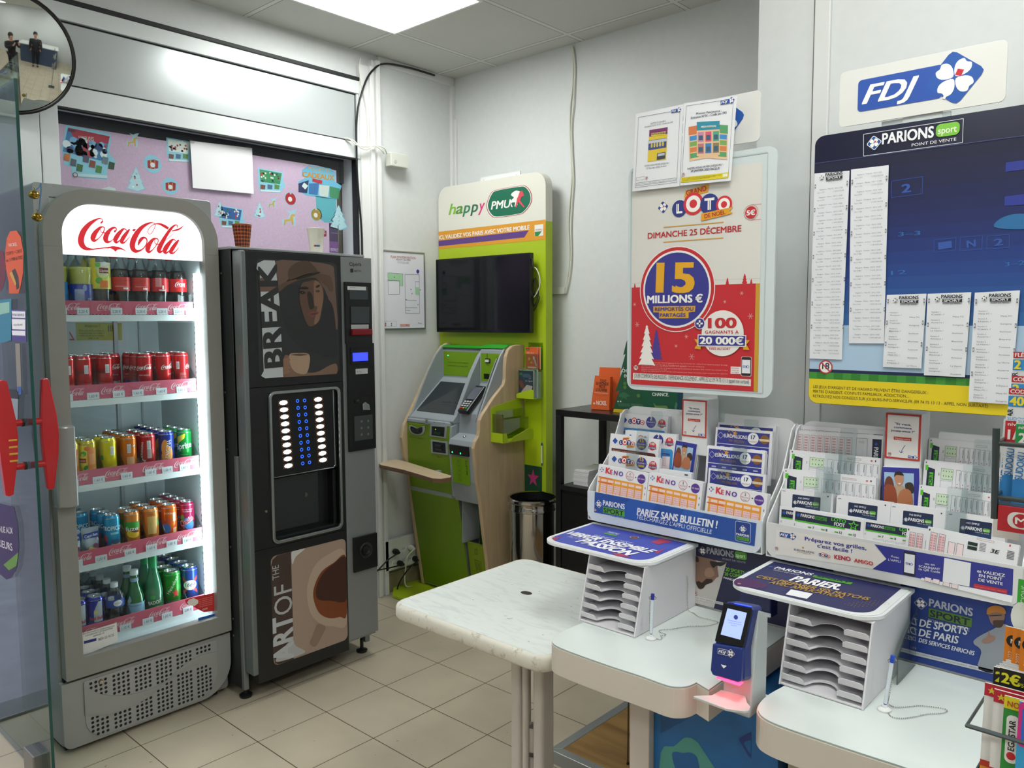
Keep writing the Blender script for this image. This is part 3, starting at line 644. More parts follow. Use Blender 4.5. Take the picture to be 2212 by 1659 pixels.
def a_lb(m):sub(m,-.036,-.012,.09,.20,'#f0dc10',2,4);m.ell((.012,.15),.02,.022,'#d8dca0',3,16);m.rect((-.0,.145),(.032,.165),'#7d2224',4);m.text('Lipton',(.016,.150),.028,.009,'#ffffff',5,al='c');m.ell((-.002,.118),.012,.012,'#5fb342',3,14);m.ell((.014,.178),.014,.008,'#e9e9e2',3,12,.4);sub(m,.0,.028,.092,.118,'#e67a2c',4,4);m.ell((-.004,.175),.01,.009,'#6cbb45',3,12)
LPRO=[(.028,0),(.034,.005),(.034,.075),(.036,.09),(.037,.14),(.036,.18),(.027,.205),(.0135,.215),(.0135,.235)]
put('lb',0,2,[0,1],mk=lambda:bottle('iced_tea_bottle',LPRO,mat('#2a1610',.2),[(.0368,.088,.16,mat('#d9d84a',.35)),(.0366,.16,.185,mat('#d8dcb0',.35))],mat('#e8d41a',.4),.02,a_lb,liqtop=.085),desc='iced tea bottle with yellow and fruit sleeve',dx=.075,grp='iced tea bottles')
def a_yb(m):sub(m,-.02,.012,.012,.085,'#aab1cf',2,5);m.text('0%',(.022,.035),.016,.02,'#eef0f6',4);m.ell((.014,.09),.007,.012,'#8ea0c8',3,12)
YPRO=[(.034,0),(.038,.006),(.038,.10),(.036,.112),(.040,.135),(.039,.155),(.028,.18),(.016,.20),(.0145,.225)]
put('yb',0,1,[0,1],mk=lambda:bottle('lemonade_bottle',YPRO,mat('#d8cf5a',.2,name='cloudy_lemonade'),[(.0386,.008,.104,mat('#2f3fa0',.35))],mat('#3a4aa8',.4),.02,a_yb,liqtop=.165),desc='cloudy yellow lemonade bottle with blue sleeve',dx=.08,dy=.006,grp='lemonade bottles')
put('bb',0,0,[0],mk=lambda:bottle('lemonade_bottle',[(a*.8,b)for a,b in YPRO],mat('#d8cf5a',.2,name='cloudy_lemonade'),[(.031,.008,.11,mat('#3b8fd0',.35))],mat('#d5483c',.4),.02,None,liqtop=.165),desc='narrow lemonade bottle with light blue sleeve',dy=-.012)
WPRO=[(.028,0),(.033,.004),(.031,.02),(.033,.026),(.031,.044),(.033,.05),(.031,.068),(.034,.078),(.034,.115),(.031,.13),(.014,.15),(.012,.165)]
def a_cr(m):m.ell((.012,.098),.016,.012,'#eef1f4',3,16);m.text('cristaline',(.012,.096),.024,.005,'#c4474b',4,al='c')
put('wb',4,2,[0,1,2,3,4],mk=lambda:bottle('water_bottle',WPRO,None,[(.0346,.082,.112,mat('#2450b0',.35))],mat('#e4e9ee',.4),.018,a_cr,shell=clear('#f7fbfc',.09,'water_plastic')),desc='clear water bottle with blue band',dx=.066,grp='water bottles',dy=-.002)
put('wb',4,1,[3,4],desc='clear water bottle with blue band',dx=.066,grp='water bottles')
GPRO=[(.030,0),(.033,.004),(.033,.085),(.030,.105),(.020,.135),(.0135,.165),(.0135,.195)]
gg=mat('#0f6a35',.08,spec=.9,coat=.6,name='green_glass')
def a_sp(m):m.text('S.PELLEGRINO',(-.002,.066),.05,.006,'#33597a',3,al='c');m.poly([(-.03,.085),(-.018,.11),(-.012,.09),(-.022,.075)],'#aebfd0',3)
put('sp',4,3,[0,1],mk=lambda:bottle('sparkling_water_bottle',GPRO,None,[(.0338,.018,.078,mat('#8fbcd8',.4)),(.0150,.155,.172,mat('#9fb9d6',.4))],mat('#e9eef2',.4),.02,a_sp,shell=gg),desc='green glass bottle with pale blue label',dx=.07,grp='sparkling water bottles')
def a_ba(m):m.circ((-.004,.082),.009,'#18a53a',3,14);m.text('BADOIT',(.004,.055),.05,.014,'#f2f5ef',4,al='c',dr=(1,.12),bold=.02);m.ell((.008,.04),.014,.007,'#22b04a',3,14,.2)
BPRO=[(.030,0),(.034,.004),(.032,.06),(.034,.10),(.028,.14),(.018,.18),(.0145,.21),(.0145,.235)]
put('ba',4,4,[0,1],mk=lambda:bottle('sparkling_water_bottle',BPRO,None,[(.0335,.038,.068,mat('#1c6a40',.3)),(.0162,.185,.235,mat('#1fa05a',.3))],mat('#1fa05a',.4),.02,a_ba,shell=mat('#2c7d56',.1,spec=.9,coat=.5,name='pale_green_bottle')),desc='ribbed green bottle with white lettering',dx=.07,grp='sparkling water bottles')
def pouch(y,lab):
 x=.352;z=SZ[3][0]+.009;m=MB();foil=mat('#c9d3e2',.25,metal=.6,name='foil');R_=[]
 for zz,hw,d in((0,.026,.018),(.01,.03,.02),(.05,.031,.015),(.09,.030,.006),(.104,.031,.002),(.118,.031,.0012)):
  R_.append([(x+d*math.cos(a),y+hw*math.sin(a),z+zz)for a in(2*PI*k/14 for k in range(14))])
 m.loft(R_,foil)
 F=Frame((x+.0225,y,z),(0,1,0),(-.12,0,1));m.use(F);m.poly([(-.027,.080),(.027,.080),(.029,.103),(-.029,.098)],'#22409c',1);m.text('Capri-Sun',(0,.085),.045,.011,'#f2f5fb',3,al='c',dr=(1,.12),bold=.02)
 m.use(F);m.circ((.008,.03),.013,'#e2c05a',2,14);m.circ((-.004,.038),.010,'#eacb72',1,14);m.circ((.013,.05),.009,'#8a4468',3,14);m.circ((-.012,.026),.009,'#e8a24a',1,12)
 o=obj('pouch',m);o.name='juice_pouch';tag(o,lab,'juice pouch','juice pouches')
pouch(-2.232,'silver juice pouch with blue top and fruit, left of the parrot can')
pouch(-2.297,'silver juice pouch half hidden behind the fridge door frame')
# ================ coffee machine
def v4(x,y):return(470+x/3.319,500+y/3.319)
def v5(x,y):return(470+x/2.962,1000+y/2.962)
def v6(x,y):return(560+x/4.61,820+y/4.61)
VX=.635;XB=VX-.058
VF=Frame((VX,0,0),(0,1,0),(0,0,1))
vy0,vy1=-1.755,-1.118
cab=mat('#34383a',.38,metal=.5,name='machine_cabinet');bk=mat('#17191b',.42,name='black_moulding',noise=.03);sil=mat('#8f9394',.4,metal=.45,name='silver_panel')
vm=thing('coffee_machine','black and silver coffee vending machine beside the drinks fridge','vending machine',(.36,(vy0+vy1)/2,0))
m=MB();m.box((.03,vy0+.002,.12),(XB-.002,vy1-.004,1.812),cab);m.box((.03,vy0,.04),(XB-.002,vy0+.012,1.815),cab);m.box((.03,vy1-.014,.05),(XB-.02,vy1-.002,.12),cab)
m.box((XB-.022,vy0-.001,.04),(XB,vy0+.02,1.0),mat('#8a8f90',.35,metal=.6));m.box((XB-.04,vy1-.03,.05),(XB-.002,vy1-.004,.14),mat('#8a8f90',.35,metal=.6))
for z in(.25,.32,.62,1.02,1.25,1.72):
 m.lathe([(.006,0),(.006,-.003),(0,-.003)],mat('#5b6063',.3,metal=.8),(.5,vy0,z),8,ax='y')
obj('cabinet',m,vm,.003)
m=MB();m.box((.02,vy0-.004,1.812),(XB+.008,vy1,1.822),mat('#a7abac',.35,metal=.5));obj('top_plate',m,vm,.002)
for x,y in((XB-.03,vy0+.02),(XB-.03,vy1-.03),(.08,vy0+.04),(.08,vy1-.04)):
 m=MB();m.lathe([(0,0),(.024,0),(.026,.01),(.008,.016),(.008,.06),(0,.06)],bk,(x,y,0),16);obj('foot',m,vm)
yb=VF.uv(*v4(880,180))[0];zb,zt=.115,1.805
wl=VF.uv(*v6(112,800))[0];wr=VF.uv(*v6(800,800))[0];wb=VF.uv(*v6(480,1545))[1];wt=VF.uv(*v6(440,105))[1]
m=MB();m.box((XB,vy0+.006,zb),(VX+.005,vy0+.03,zt),mat('#7d8486',.35,metal=.6));obj('door_edge',m,vm,.006)
m=MB();y0_=vy0+.03
midz=VF.uv(*v4(560,1100))[1];midz2=VF.uv(*v5(560,490))[1]
for z0_,z1_ in((zb-.04,midz2-.001),(midz2+.001,wb),(wt,midz-.001),(midz+.001,zt)):m.box((XB,y0_,z0_),(VX,yb,z1_),bk)
m.box((XB,y0_,wb),(VX,wl,wt),bk);m.box((XB,wr,wb),(VX,yb,wt),bk);m.box((XB,wl,wb),(XB+.002,wr,wt),dark)
vd=obj('door',m,vm,.004)
m=MB();zs=VF.uv(*v4(990,370))[1];zl=VF.uv(*v4(1040,1545))[1]
m.box((XB,yb+.002,zb),(VX-.002,vy1,zt),sil);m.box((XB,yb+.002,zb-.01),(VX-.01,vy1-.01,zb),sil)
m.use(VF);m.ptext('Opera',v4(945,247),v4(1030,247),'#1b1d1e',1,hp=8);m.ptext('NECTA',v4(978,290),v4(1028,290),'#24272a',1,hp=4);m.ppoly([v4(952,268),v4(972,266),v4(972,294),v4(953,294)],'#24272a',1)
obj('side_column',m,vm,.003)
K=mat('#111315',.35)
m=MB(VF);a=VF.uv(*v4(903,362));b=VF.uv(*v4(1096,800));m.box((a[0],b[1],0),(vy1-.012,a[1],.012),K)
g=mat('#3a4145',.25)
c0=VF.uv(*v4(932,395));c1=VF.uv(*v4(1066,490));m.box((c0[0],c1[1],.012),(c1[0],c0[1],.014),g)
c0=VF.uv(*v4(940,540));c1=VF.uv(*v4(1072,660));m.box((c0[0],c1[1],.012),(c1[0],c0[1],.018),g)
o=obj('bill_module',m,vm,.002)
MF=Frame((VX+.0152,0,0),(0,1,0),(0,0,1))
m=MB(MF);c0=MF.uv(*v4(930,392));c1=MF.uv(*v4(1064,422));m.rect(c0,c1,'#cfd3d4',1);m.text('HORS MONNAIE',(c0[0]+.012,c1[1]+.008),.03,.004,'#33373a',2);obj('price_label',m,o)
m=MB(VF);c0=VF.uv(*v4(945,668));c1=VF.uv(*v4(1070,697));m.box((c0[0],c1[1],.012),(c1[0],c0[1],.0135),mat('#b9bdbe',.5));obj('notice_label',m,o)
m=MB(VF);c0=VF.uv(*v4(942,702));c1=VF.uv(*v4(1085,742));m.box((c0[0],c1[1],.012),(c1[0],c0[1],.028),mat('#7d0f1a',.2,name='red_slot'));obj('bill_slot',m,o,.003)
m=MB(VF);a=VF.uv(*v4(920,805));b=VF.uv(*v4(1127,1550));m.box((a[0],b[1],0),(vy1-.003,a[1],.012),K)
c0=VF.uv(*v4(940,830));c1=VF.uv(*v4(1090,945));m.box((c0[0],c1[1],.012),(c1[0],c0[1],.016),dark)
c0=VF.uv(*v4(1022,1185));c1=VF.uv(*v4(1088,1290));m.box((c0[0],c1[1],.012),(c1[0],c0[1],.013),dark)
o=obj('coin_module',m,vm,.002)
m=MB(VF);c0=VF.uv(*v4(952,870));c1=VF.uv(*v4(1060,925));m.box((c0[0],c1[1],.016),(c1[0],c0[1],.019),mat('#3b49ff',.3,emis=.9,name='blue_display'));obj('display',m,o)
m=MB(VF);c0=VF.uv(*v4(977,985));c1=VF.uv(*v4(1063,1018));m.box((c0[0],c1[1],.012),(c1[0],c0[1],.0135),mat('#c3c7c8',.5));m.use(MF);m.text('PRIX : 1,20 €',(c0[0]+.004,c1[1]+.008),.022,.006,'#33373a',3);obj('price_label',m,o)
m=MB(VF);c=VF.uv(*v4(985,1217));m.lathe([(.008,.012),(.009,.022),(.006,.026),(0,.026)],dark,(c[0],c[1],0),14);obj('return_knob',m,o)
m=MB(VF);m.prism([VF.uv(*v4(*p))for p in((1022,1235),(1040,1220),(1070,1240),(1076,1280),(1025,1278))],.013,.020,mat('#a9adad',.25,metal=.8));obj('coin_slot',m,o,.002)
m=MB(VF);c0=VF.uv(*v4(966,1325));c1=VF.uv(*v4(1100,1482));m.box((c0[0],c1[1],.012),(c1[0],c0[1],.0145),mat('#3c4142',.4))
for i in range(3):
 for j in range(2):
  c=VF.uv(*v4(1018+47*j,1360+47*i-4*j));m.ring(c,.0035,.0050,'#8d9292',38,14);m.line((c[0]-.003,c[1]-.003),(c[0]+.003,c[1]+.003),.0012,'#8d9292',38)
obj('coin_chart',m,o)
m=MB(VF);c0=VF.uv(*v5(862,480));c1=VF.uv(*v5(1024,655));m.box((c0[0],c1[1],0),(vy1-.006,c0[1],.012),K);c=VF.uv(*v5(940,555))
m.lathe([(.036,.012),(.034,.018),(.022,.012),(0,.010)],bk,(c[0],c[1],0),24);m.lathe([(.020,.013),(.018,.020),(.012,.013),(0,.012)],dark,(c[0],c[1],0),20)
obj('coin_return',m,vm,.002)
chrome=mat('#aab0b2',.18,metal=.9,name='chrome_trim')
m=MB(VF);ringprism(m,rrect((wl-.006,wb-.006),(wr+.006,wt+.006),.028,8),rrect((wl+.007,wb+.007),(wr-.007,wt-.007),.020,8),.001,.012,chrome);obj('frame_trim',m,vm,.003)
pz=VF.uv(*v6(460,925))[1]
m=MB(VF);m.box((wl+.004,pz,-.03),(wr-.004,wt-.002,-.006),K);m.tube([(wl+.012,pz+.006,-.004),(wl+.02,pz,-.004),(wr-.03,pz,-.004),(wr-.02,pz+.01,-.004),(wr-.022,wt-.01,-.004)],.0022,chrome,6)
sp=obj('selection_panel',m,vm)
SF=Frame((VX-.006,0,0),(0,1,0),(0,0,1))
wl_m=mat('#fbfbf6',.4,emis=1.5,name='backlit_label');bl_m=mat('#1f55ff',.4,emis=2.2,name='blue_ring');br=mat('#6b4630',.5)
def lerp(a,b,t):return(a[0]+(b[0]-a[0])*t,a[1]+(b[1]-a[1])*t)
for i in range(10):
 t=i/9
 for(p0,p9,rx)in(((240,230),(290,858),92),((585,197),(634,800),88)):
  c=lerp(SF.uv(*v6(*p0)),SF.uv(*v6(*p9)),t);w=.0395
  m=MB(SF);m.rect((c[0]-w/2-.004,c[1]-.0105),(c[0]+w/2+.004,c[1]+.0105),br,1)
  L_=.017;m.poly([(c[0]-w/2,c[1]),(c[0]-w/2+.006,c[1]+.007),(c[0]-.008,c[1]+.0072),(c[0]-.006,c[1]+.0092),(c[0]+.006,c[1]+.0092),(c[0]+.008,c[1]+.0072),(c[0]+w/2-.006,c[1]+.007),(c[0]+w/2,c[1]),(c[0]+w/2-.006,c[1]-.007),(c[0]+.008,c[1]-.0072),(c[0]+.006,c[1]-.0092),(c[0]-.006,c[1]-.0092),(c[0]-.008,c[1]-.0072),(c[0]-w/2+.006,c[1]-.007)],wl_m,2)
  s=(('DÉCAFÉINÉ','CAFÉ LONG','CAFÉ SUCRÉ','CAFÉ COURT','CAFÉ LAIT','CAPPUCCINO','CHOCOLAT','POTAGE','THÉ CITRON','GOBELET'))[i]
  m.text(s,(c[0],c[1]-.001),.016,.003,'#a08f80',3,al='c');obj('drink_label',m,sp)
 for(p0,p9)in(((380,212),(432,835)),((450,208),(500,824))):
  c=lerp(SF.uv(*v6(*p0)),SF.uv(*v6(*p9)),t);m=MB(SF);m.ring(c,.0048,.0072,bl_m,2,20);m.circ(c,.0046,dark,2,16);obj('select_button',m,sp)
m=MB(VF);m.box((wl+.002,wb+.002,-.055),(wr-.002,pz-.002,-.05),mat('#15181a',.3));c0=VF.uv(*v6(170,1060));c1=VF.uv(*v6(650,1430));m.box((c0[0],c1[1],-.05),(c1[0],c0[1]+.02,-.042),mat('#23272a',.2,coat=.5));m.box((wl+.006,wb+.004,-.05),(wr-.006,wb+.018,-.01),mat('#1c2022',.25))
c=VF.uv(*v6(520,1160));m.prism([(c[0]+.007*math.cos(a),c[1]+.009*math.sin(a))for a in(2*PI*k/10 for k in range(10))],-.042,-.038,mat('#6b6460',.3,metal=.6));m.box((wr-.03,wb+.02,-.05),(wr-.01,pz-.01,-.012),mat('#0e1011',.2))
obj('cup_bay',m,vm)
m=MB(VF);c=VF.uv(*v6(65,1313));m.lathe([(.007,0),(.0065,.004),(.004,.008),(0,.008)],mat('#9c9483',.25,metal=.9),(c[0],c[1],0),16);obj('lock',m,vm)
def cat(pts,f,n=5):return catmull([VF.uv(*f(*p))for p in pts],n,True)
m=MB(VF)
oc=[VF.uv(*v4(*p))for p in((280,205),(838,215),(875,1010),(330,1045))]
x0_,x1_,z0_,z1_=VF.uv(*v4(283,400))[0]-.002,VF.uv(*v4(865,700))[0]+.001,VF.uv(*v4(560,1040))[1],VF.uv(*v4(560,208))[1]
m.rr((x0_,z0_),(x1_,z1_),.026,'#2d2f31',1)
def clipx(pts):return[(min(max(p[0],x0_),x1_),min(max(p[1],z0_),z1_))for p in pts]
m.poly(clipx(cat([(420,212),(600,212),(810,240),(836,300),(845,440),(860,700),(800,640),(790,470),(700,330),(560,300),(430,420),(415,330)],v4,3)),'#6a544a',2)
m.poly(cat([(430,400),(440,560),(470,640),(520,760),(560,800),(640,860),(700,870),(780,900),(850,900),(852,760),(830,560),(790,480),(700,380),(560,380)],v4,4),'#26282a',3)
m.poly(cat([(425,420),(440,385),(520,350),(660,300),(760,308),(810,330),(828,420),(800,425),(780,390),(700,335),(600,345),(500,385),(445,430)],v4,4),'#5b4537',5)
m.poly(cat([(520,350),(505,280),(560,225),(640,212),(690,250),(720,300),(660,305),(590,325)],v4,4),'#4f3d32',5)
m.poly(cat([(575,330),(715,290),(722,302),(580,345)],v4,3),'#1d1a19',6)
m.poly(cat([(600,380),(640,360),(700,350),(745,385),(758,460),(745,560),(725,640),(680,678),(645,670),(610,590),(585,480)],v4,4),'#5e4539',6)
m.poly(cat([(690,355),(735,380),(756,460),(742,560),(724,640),(690,665),(700,600),(712,540),(690,530),(688,470)],v4,4),'#80604e',7)
m.poly(cat([(640,440),(672,445),(690,530),(680,555),(655,548)],v4,4),'#2e2521',7)
for p in([(570,410),(620,395),(650,405),(640,415),(600,415)],[(700,395),(725,380),(730,392),(710,405)]):m.poly(cat(p,v4,3),'#1f1a18',8)
for p in([(582,435),(605,425),(628,440),(605,450)],[(700,428),(715,420),(730,428),(715,436)]):m.poly(cat(p,v4,3),'#1a1615',8);m.circ(VF.uv(*v4(sum(q[0]for q in p)/4,sum(q[1]for q in p)/4)),.0012,'#c9b8aa',9,8)
m.poly(cat([(650,580),(690,572),(725,580),(700,598),(680,615),(655,605)],v4,3),'#74463c',8)
m.poly(cat([(655,592),(690,588),(722,584),(690,596)],v4,3),'#45251f',9)
m.poly(clipx(cat([(470,1045),(465,960),(480,890),(520,900),(540,960),(580,1000),(700,1010),(800,960),(850,950),(855,1010),(800,1040)],v4,4)),'#7c6251',5)
m.poly(cat([(512,885),(560,872),(652,880),(655,960),(630,1020),(560,1010),(520,960)],v4,4),'#a78d77',6)
m.poly(cat([(520,884),(580,876),(645,882),(590,892)],v4,4),'#5c4636',7)
for k in range(4):m.poly(cat([(468,915+28*k),(500,905+28*k),(520,920+28*k),(500,935+28*k),(470,938+28*k)],v4,3),'#8d6c58',7)
m.poly([VF.uv(*v4(283,228))]+[(x0_,z1_-.04)]+[VF.uv(*v4(*p))for p in((300,300),(316,700),(328,1000))]+[(x0_+.006,z0_+.012),(x0_+.024,z0_+.001)]+[VF.uv(*v4(*p))for p in((467,1043),(455,780),(440,500),(408,209),(330,206))],'#b9bfc3',8)
m.ppoly([v4(298,340),v4(312,330),v4(365,360),v4(432,350),v4(434,430),v4(302,432)],'#6d5348',9)
m.ptext('BREAK',v4(462,962),v4(430,262),'#2c2e30',10,hp=None,bold=.035)if False else m.text('BREAK',VF.uv(*v4(464,962)),(Vector(VF.uv(*v4(464,962)))-Vector(VF.uv(*v4(436,240)))).length,abs(VF.uv(*v4(330,900))[0]-VF.uv(*v4(464,900))[0])*.98,'#2a2c2e',10,dr=Vector(VF.uv(*v4(418,240)))-Vector(VF.uv(*v4(464,962))),bold=.05)
obj('portrait_panel',m,vd)
m=MB(VF)
x0_,x1_,z0_,z1_=VF.uv(*v5(352,900))[0]-.003,VF.uv(*v5(822,700))[0]+.001,VF.uv(*v5(540,1235))[1],VF.uv(*v5(560,545))[1]
m.rr((x0_,z0_),(x1_,z1_),.024,'#a58f80',1)
xs=VF.uv(*v5(478,900))[0]
m.poly([(x0_,z0_+.04),(x0_+.006,z0_+.012),(x0_+.02,z0_+.001),(xs,z0_),(xs,z1_),(x0_+.03,z1_-.001),(x0_+.008,z1_-.014),(x0_,z1_-.04)],'#463632',2)
m.poly(clipx(cat([(478,555),(560,545),(500,600),(478,650)],v5,4)),'#cfcfce',2)
ez=cat([(810,560),(700,590),(620,660),(575,780),(575,880),(600,970),(660,1030),(740,1045),(822,1035),(823,800)],v5,5);m.poly(clipx(ez),'#b7a291',3)
m.poly(clipx(cat([(822,605),(740,640),(660,700),(615,800),(615,880),(650,960),(710,992),(780,985),(826,960)],v5,5)),'#7c3f1c',4)
m.poly(clipx(cat([(822,610),(740,645),(670,710),(630,800),(640,870),(720,880),(826,870)],v5,5)),'#41231a',5)
m.poly(cat([(640,1030),(690,1050),(670,1100),(630,1170),(605,1172),(590,1150),(610,1100)],v5,5),'#8d7768',4)
m.poly(clipx(cat([(470,1130),(500,1170),(560,1205),(520,1230),(430,1262),(370,1262)],v5,4)),'#b5b5b6',3)
def vt(s,a,b,wz,k,c,bold):A=Vector(VF.uv(*v5(*a)));B=Vector(VF.uv(*v5(*b)));m.text(s,A,(B-A).length,wz,c,k,dr=(0,1),bold=bold)
hw=abs(xs-x0_)
vt('ART',(482,1240),(482,960),hw*.97,6,'#bdc1c4',.05);vt('OF',(476,950),(476,760),hw*.90,6,'#b3b5b6',0);vt('THE',(392,740),(392,650),hw*.33,6,'#b3b5b6',0)
obj('cup_panel',m,vd)
def cup(x,y,z,r0,r1,h,m_,lab,pat=None):
 t=thing('paper_cup',lab,'cup',(x,y,z));m=MB();m.lathe([(0,0),(r0,0),(r1,h),(r1+.002,h+.002),(r1-.001,h+.003),(r1-.003,h-.006),(r0,.01),(0,.01)],m_,(x,y,z),24)
 if pat:pat(m,x,y,z)
 obj('cup_body',m,t);return t
def tartan(m,x,y,z):
 f=lambda q:(x+(.0262+(q[1])*.115+q[2])*math.cos(-.38+q[0]/.03),y+(.0262+(q[1])*.115+q[2])*math.sin(-.38+q[0]/.03),z+q[1]);m.use(None,f)
 for k in range(-4,5):sub(m,k*.011-.0012,k*.011+.0012,.002,.098,'#1c1412',1,1);m.rect((k*.011+.003,.002),(k*.011+.0036,.098),'#d8a83a',2)
 for j in range(7):
  for k in range(-8,8):m.rect((k*.006,.006+j*.014),(k*.006+.006,.0095+j*.014),'#1c1412',1)
  for k in range(-8,8):m.rect((k*.006,.014+j*.014),(k*.006+.006,.0148+j*.014),'#d8a83a',2)
p=onx(524,539,.45);h=.13
t=cup(.45,p.y,1.822,.026,.038,.10,mat('#a82024',.5),'red tartan paper cup standing on top of the coffee machine',tartan)
m=MB();
for k in range(9):m.ball((.45+.02*math.cos(k*2.4)*(.5+.06*k),p.y+.022*math.sin(k*2.4)*(.5+.06*k),1.822+.101),.009,mat('#b08a62',.8),6,(1,1,.6))
obj('crumpled_filling',m,t)
p=onx(683,543,.5)
def logo_(m,x,y,z):
 f=lambda q:(x+(.0272+(q[1])*.06+q[2])*math.cos(-.42+q[0]/.03),y+(.0272+(q[1])*.06+q[2])*math.sin(-.42+q[0]/.03),z+q[1]);m.use(None,f)
 m.rect((-.014,.028),(-.004,.036),'#c8322f',1);m.rect((-.004,.028),(.012,.036),'#2b7fc4',1);m.text('LE QG',(-.011,.029),.02,.005,'#16222e',3)
cup(.5,p.y,1.822,.026,.037,.105,mat('#e8e4d4',.5),'plain cream paper cup with small blue mark on top of the coffee machine',logo_)
# ================ window board, stickers, mirror, door leaf, wall fittings
def w1(x,y):return(x/2.765,y/2.765)
lilac=mat('#cdb0ca',.8,noise=.06,nscale=120,name='lilac_board')
BX=-.036
WF=Frame((BX,0,0),(0,1,0),(0,0,1))
m=MB(WF);L0=WF.uv(*w1(335,735));R0=WF.uv(*w1(1870,985));RB=WF.uv(*w1(2012,1200))
m.prism([(L0[0]-.04,.93),(RB[0],.93),(RB[0],R0[1]-.01),(R0[0]+.03,R0[1]),(L0[0]-.04,L0[1])],-.01,0,lilac);obj('backing_board',m,bpy.data.objects['window_1'])
tq='#8fcbe0'
def sticker(name,lab,draw,k=0,grp=None,cat='sticker'):
 m=MB(WF);draw(m);o=obj(name,m);tag(o,lab,cat,grp);return o
def WW(*p):return[w1(*q)for q in p]
def cc(m,pts,c,k,n=4):m.poly(catmull([WF.uv(*w1(*p))for p in pts],n,True),c,k)
def s_cal(m):
 m.ppoly(WW((390,745),(655,795),(665,830),(650,910),(695,965),(640,1005),(642,1075),(430,1055),(425,1000),(385,985),(365,880),(385,800)),tq,1)
 m.ppoly(WW((405,762),(655,815),(628,950),(600,960),(375,905)),'#3f7fb4',2);m.ppoly(WW((405,762),(655,815),(645,860),(600,850),(540,880),(470,830),(440,820)),'#a8283c',3)
 m.ptext('JOYEUSES',w1(468,832),w1(560,842),'#f0d9dc',4,hp=8);m.ptext('FÊTES',w1(495,852),w1(548,860),'#f0d9dc',4,hp=6);m.ppoly(WW((408,768),(450,776),(448,792),(406,784)),'#5c2a52',4)
 random.seed(5)
 for i in range(46):
  x=random.uniform(390,630);y=850+(x-400)*.2+random.uniform(-40,70);r=random.uniform(5,14)
  if y<800+(x-400)*.18 or y>905+(x-375)*.2:continue
  m.circ(WF.uv(*w1(x,y)),r*.0012,random.choice(['#e5eef4','#7fb4dc','#28497f','#cfe2ee','#b33b47']),4,8)
 for i,c in enumerate(('#c9713a','#54606e','#3f6a3c','#5a4f6a','#8a4638','#497f3f','#6c7f8b','#2d4a32')):
  x=385+i*38;y=915+(i%3)*28+i*3;m.ppoly(WW((x,y),(x+34,y+10),(x+28,y+50),(x-6,y+42)),c,5)
 m.ppoly(WW((440,1035),(640,1048),(640,1066),(445,1052)),'#c5dbe4',5);m.ring(WF.uv(*w1(448,1045)),.007,.010,'#9c4450',6,14)
sticker('festive_sticker','large festive calendar sticker with red and blue picture, upper left of the window',s_cal)
def tree(cx,cy,h_,c='#b9dbe6'):
 def d(m):
  w=h_*.38;pts=[(0,-1),(.25,-.62),(.18,-.6),(.5,-.22),(.38,-.18),(.75,.25),(.6,.3),(1,.8),(.2,1),(-.3,.9),(-1,.75),(-.6,.3),(-.8,.2),(-.4,-.2),(-.5,-.28),(-.18,-.6),(-.26,-.66)]
  m.ppoly([w1(cx+p[0]*w*1.1,cy+p[1]*h_/2*1.08)for p in pts],tq,1);m.ppoly([w1(cx+p[0]*w*.95,cy+p[1]*h_/2)for p in pts],c,2)
  random.seed(int(cx))
  for i in range(8):y=random.uniform(-.5,.8);x=random.uniform(-.6,.6)*(y+1)/1.8;m.circ(WF.uv(*w1(cx+x*w,cy+y*h_/2)),.004,random.choice(['#c24a55','#eaf4f7','#8fb8c8']),3,8)
 return d
sticker('tree_sticker','pale blue tree sticker at left, above the fridge corner',tree(812,1070,140),grp='tree stickers')
sticker('tree_sticker','pale blue tree sticker in the middle, left of the yellow deer',tree(1550,1255,92),grp='tree stickers')
sticker('tree_sticker','pale blue tree sticker at far right beside the gold bauble',tree(2022,1300,140),grp='tree stickers')
sticker('tree_sticker','half pale tree sticker touching the small calendar sticker',tree(1312,1250,90),grp='tree stickers')
def gift(cx,cy,s):
 def d(m):
  m.circ(WF.uv(*w1(cx,cy)),s*.0011,tq,1,10);m.ppoly([w1(cx+x*s,cy+y*s)for x,y in((-.85,-.6),(.3,-.75),(.95,-.5),(.9,.7),(-.1,.85),(-.8,.6))],'#a5222c',2)
  m.ppoly([w1(cx+x*s,cy+y*s)for x,y in((-.4,-.7),(-.25,-.7),(-.2,.8),(-.35,.75))],'#caa24a',3);m.ppoly([w1(cx+x*s,cy+y*s)for x,y in((.3,-.7),(.42,-.7),(.42,.8),(.3,.8))],'#caa24a',3);m.circ(WF.uv(*w1(cx,cy+.15*s)),s*.0003,'#dfe3e6',4,10)
 return d
sticker('gift_sticker','upper red gift box sticker with gold ribbon',gift(911,980,36),grp='gift stickers')
sticker('gift_sticker','lower red gift box sticker with gold ribbon, above the fridge',gift(1017,1112,34),grp='gift stickers')
def deer(cx,cy,s):
 def d(m):
  m.ppoly([w1(cx+x*s,cy+y*s)for x,y in((-1,.2),(-.3,.1),(-.1,-.5),(-.6,-1),(.0,-.8),(.3,-.95),(.8,-1),(.5,-.5),(.6,0),(.6,.9),(.3,1),(.1,.5),(-.6,.6),(-.9,1),(-1,.6))],'#a9cfe0',1)
  m.ppoly([w1(cx+x*s,cy+y*s)for x,y in((-.8,.25),(-.1,.15),(.05,-.35),(.4,-.45),(.6,-.25),(.3,-.1),(.35,.8),(.2,.85),(.1,.4),(-.5,.45),(-.7,.9),(-.85,.85),(-.75,.5))],'#d3a850',2)
 return d
sticker('deer_sticker','yellow deer sticker at the top left of the window',deer(797,838,42),grp='deer stickers')
sticker('deer_sticker','small yellow deer sticker in the middle of the window',deer(1628,1212,30),grp='deer stickers')
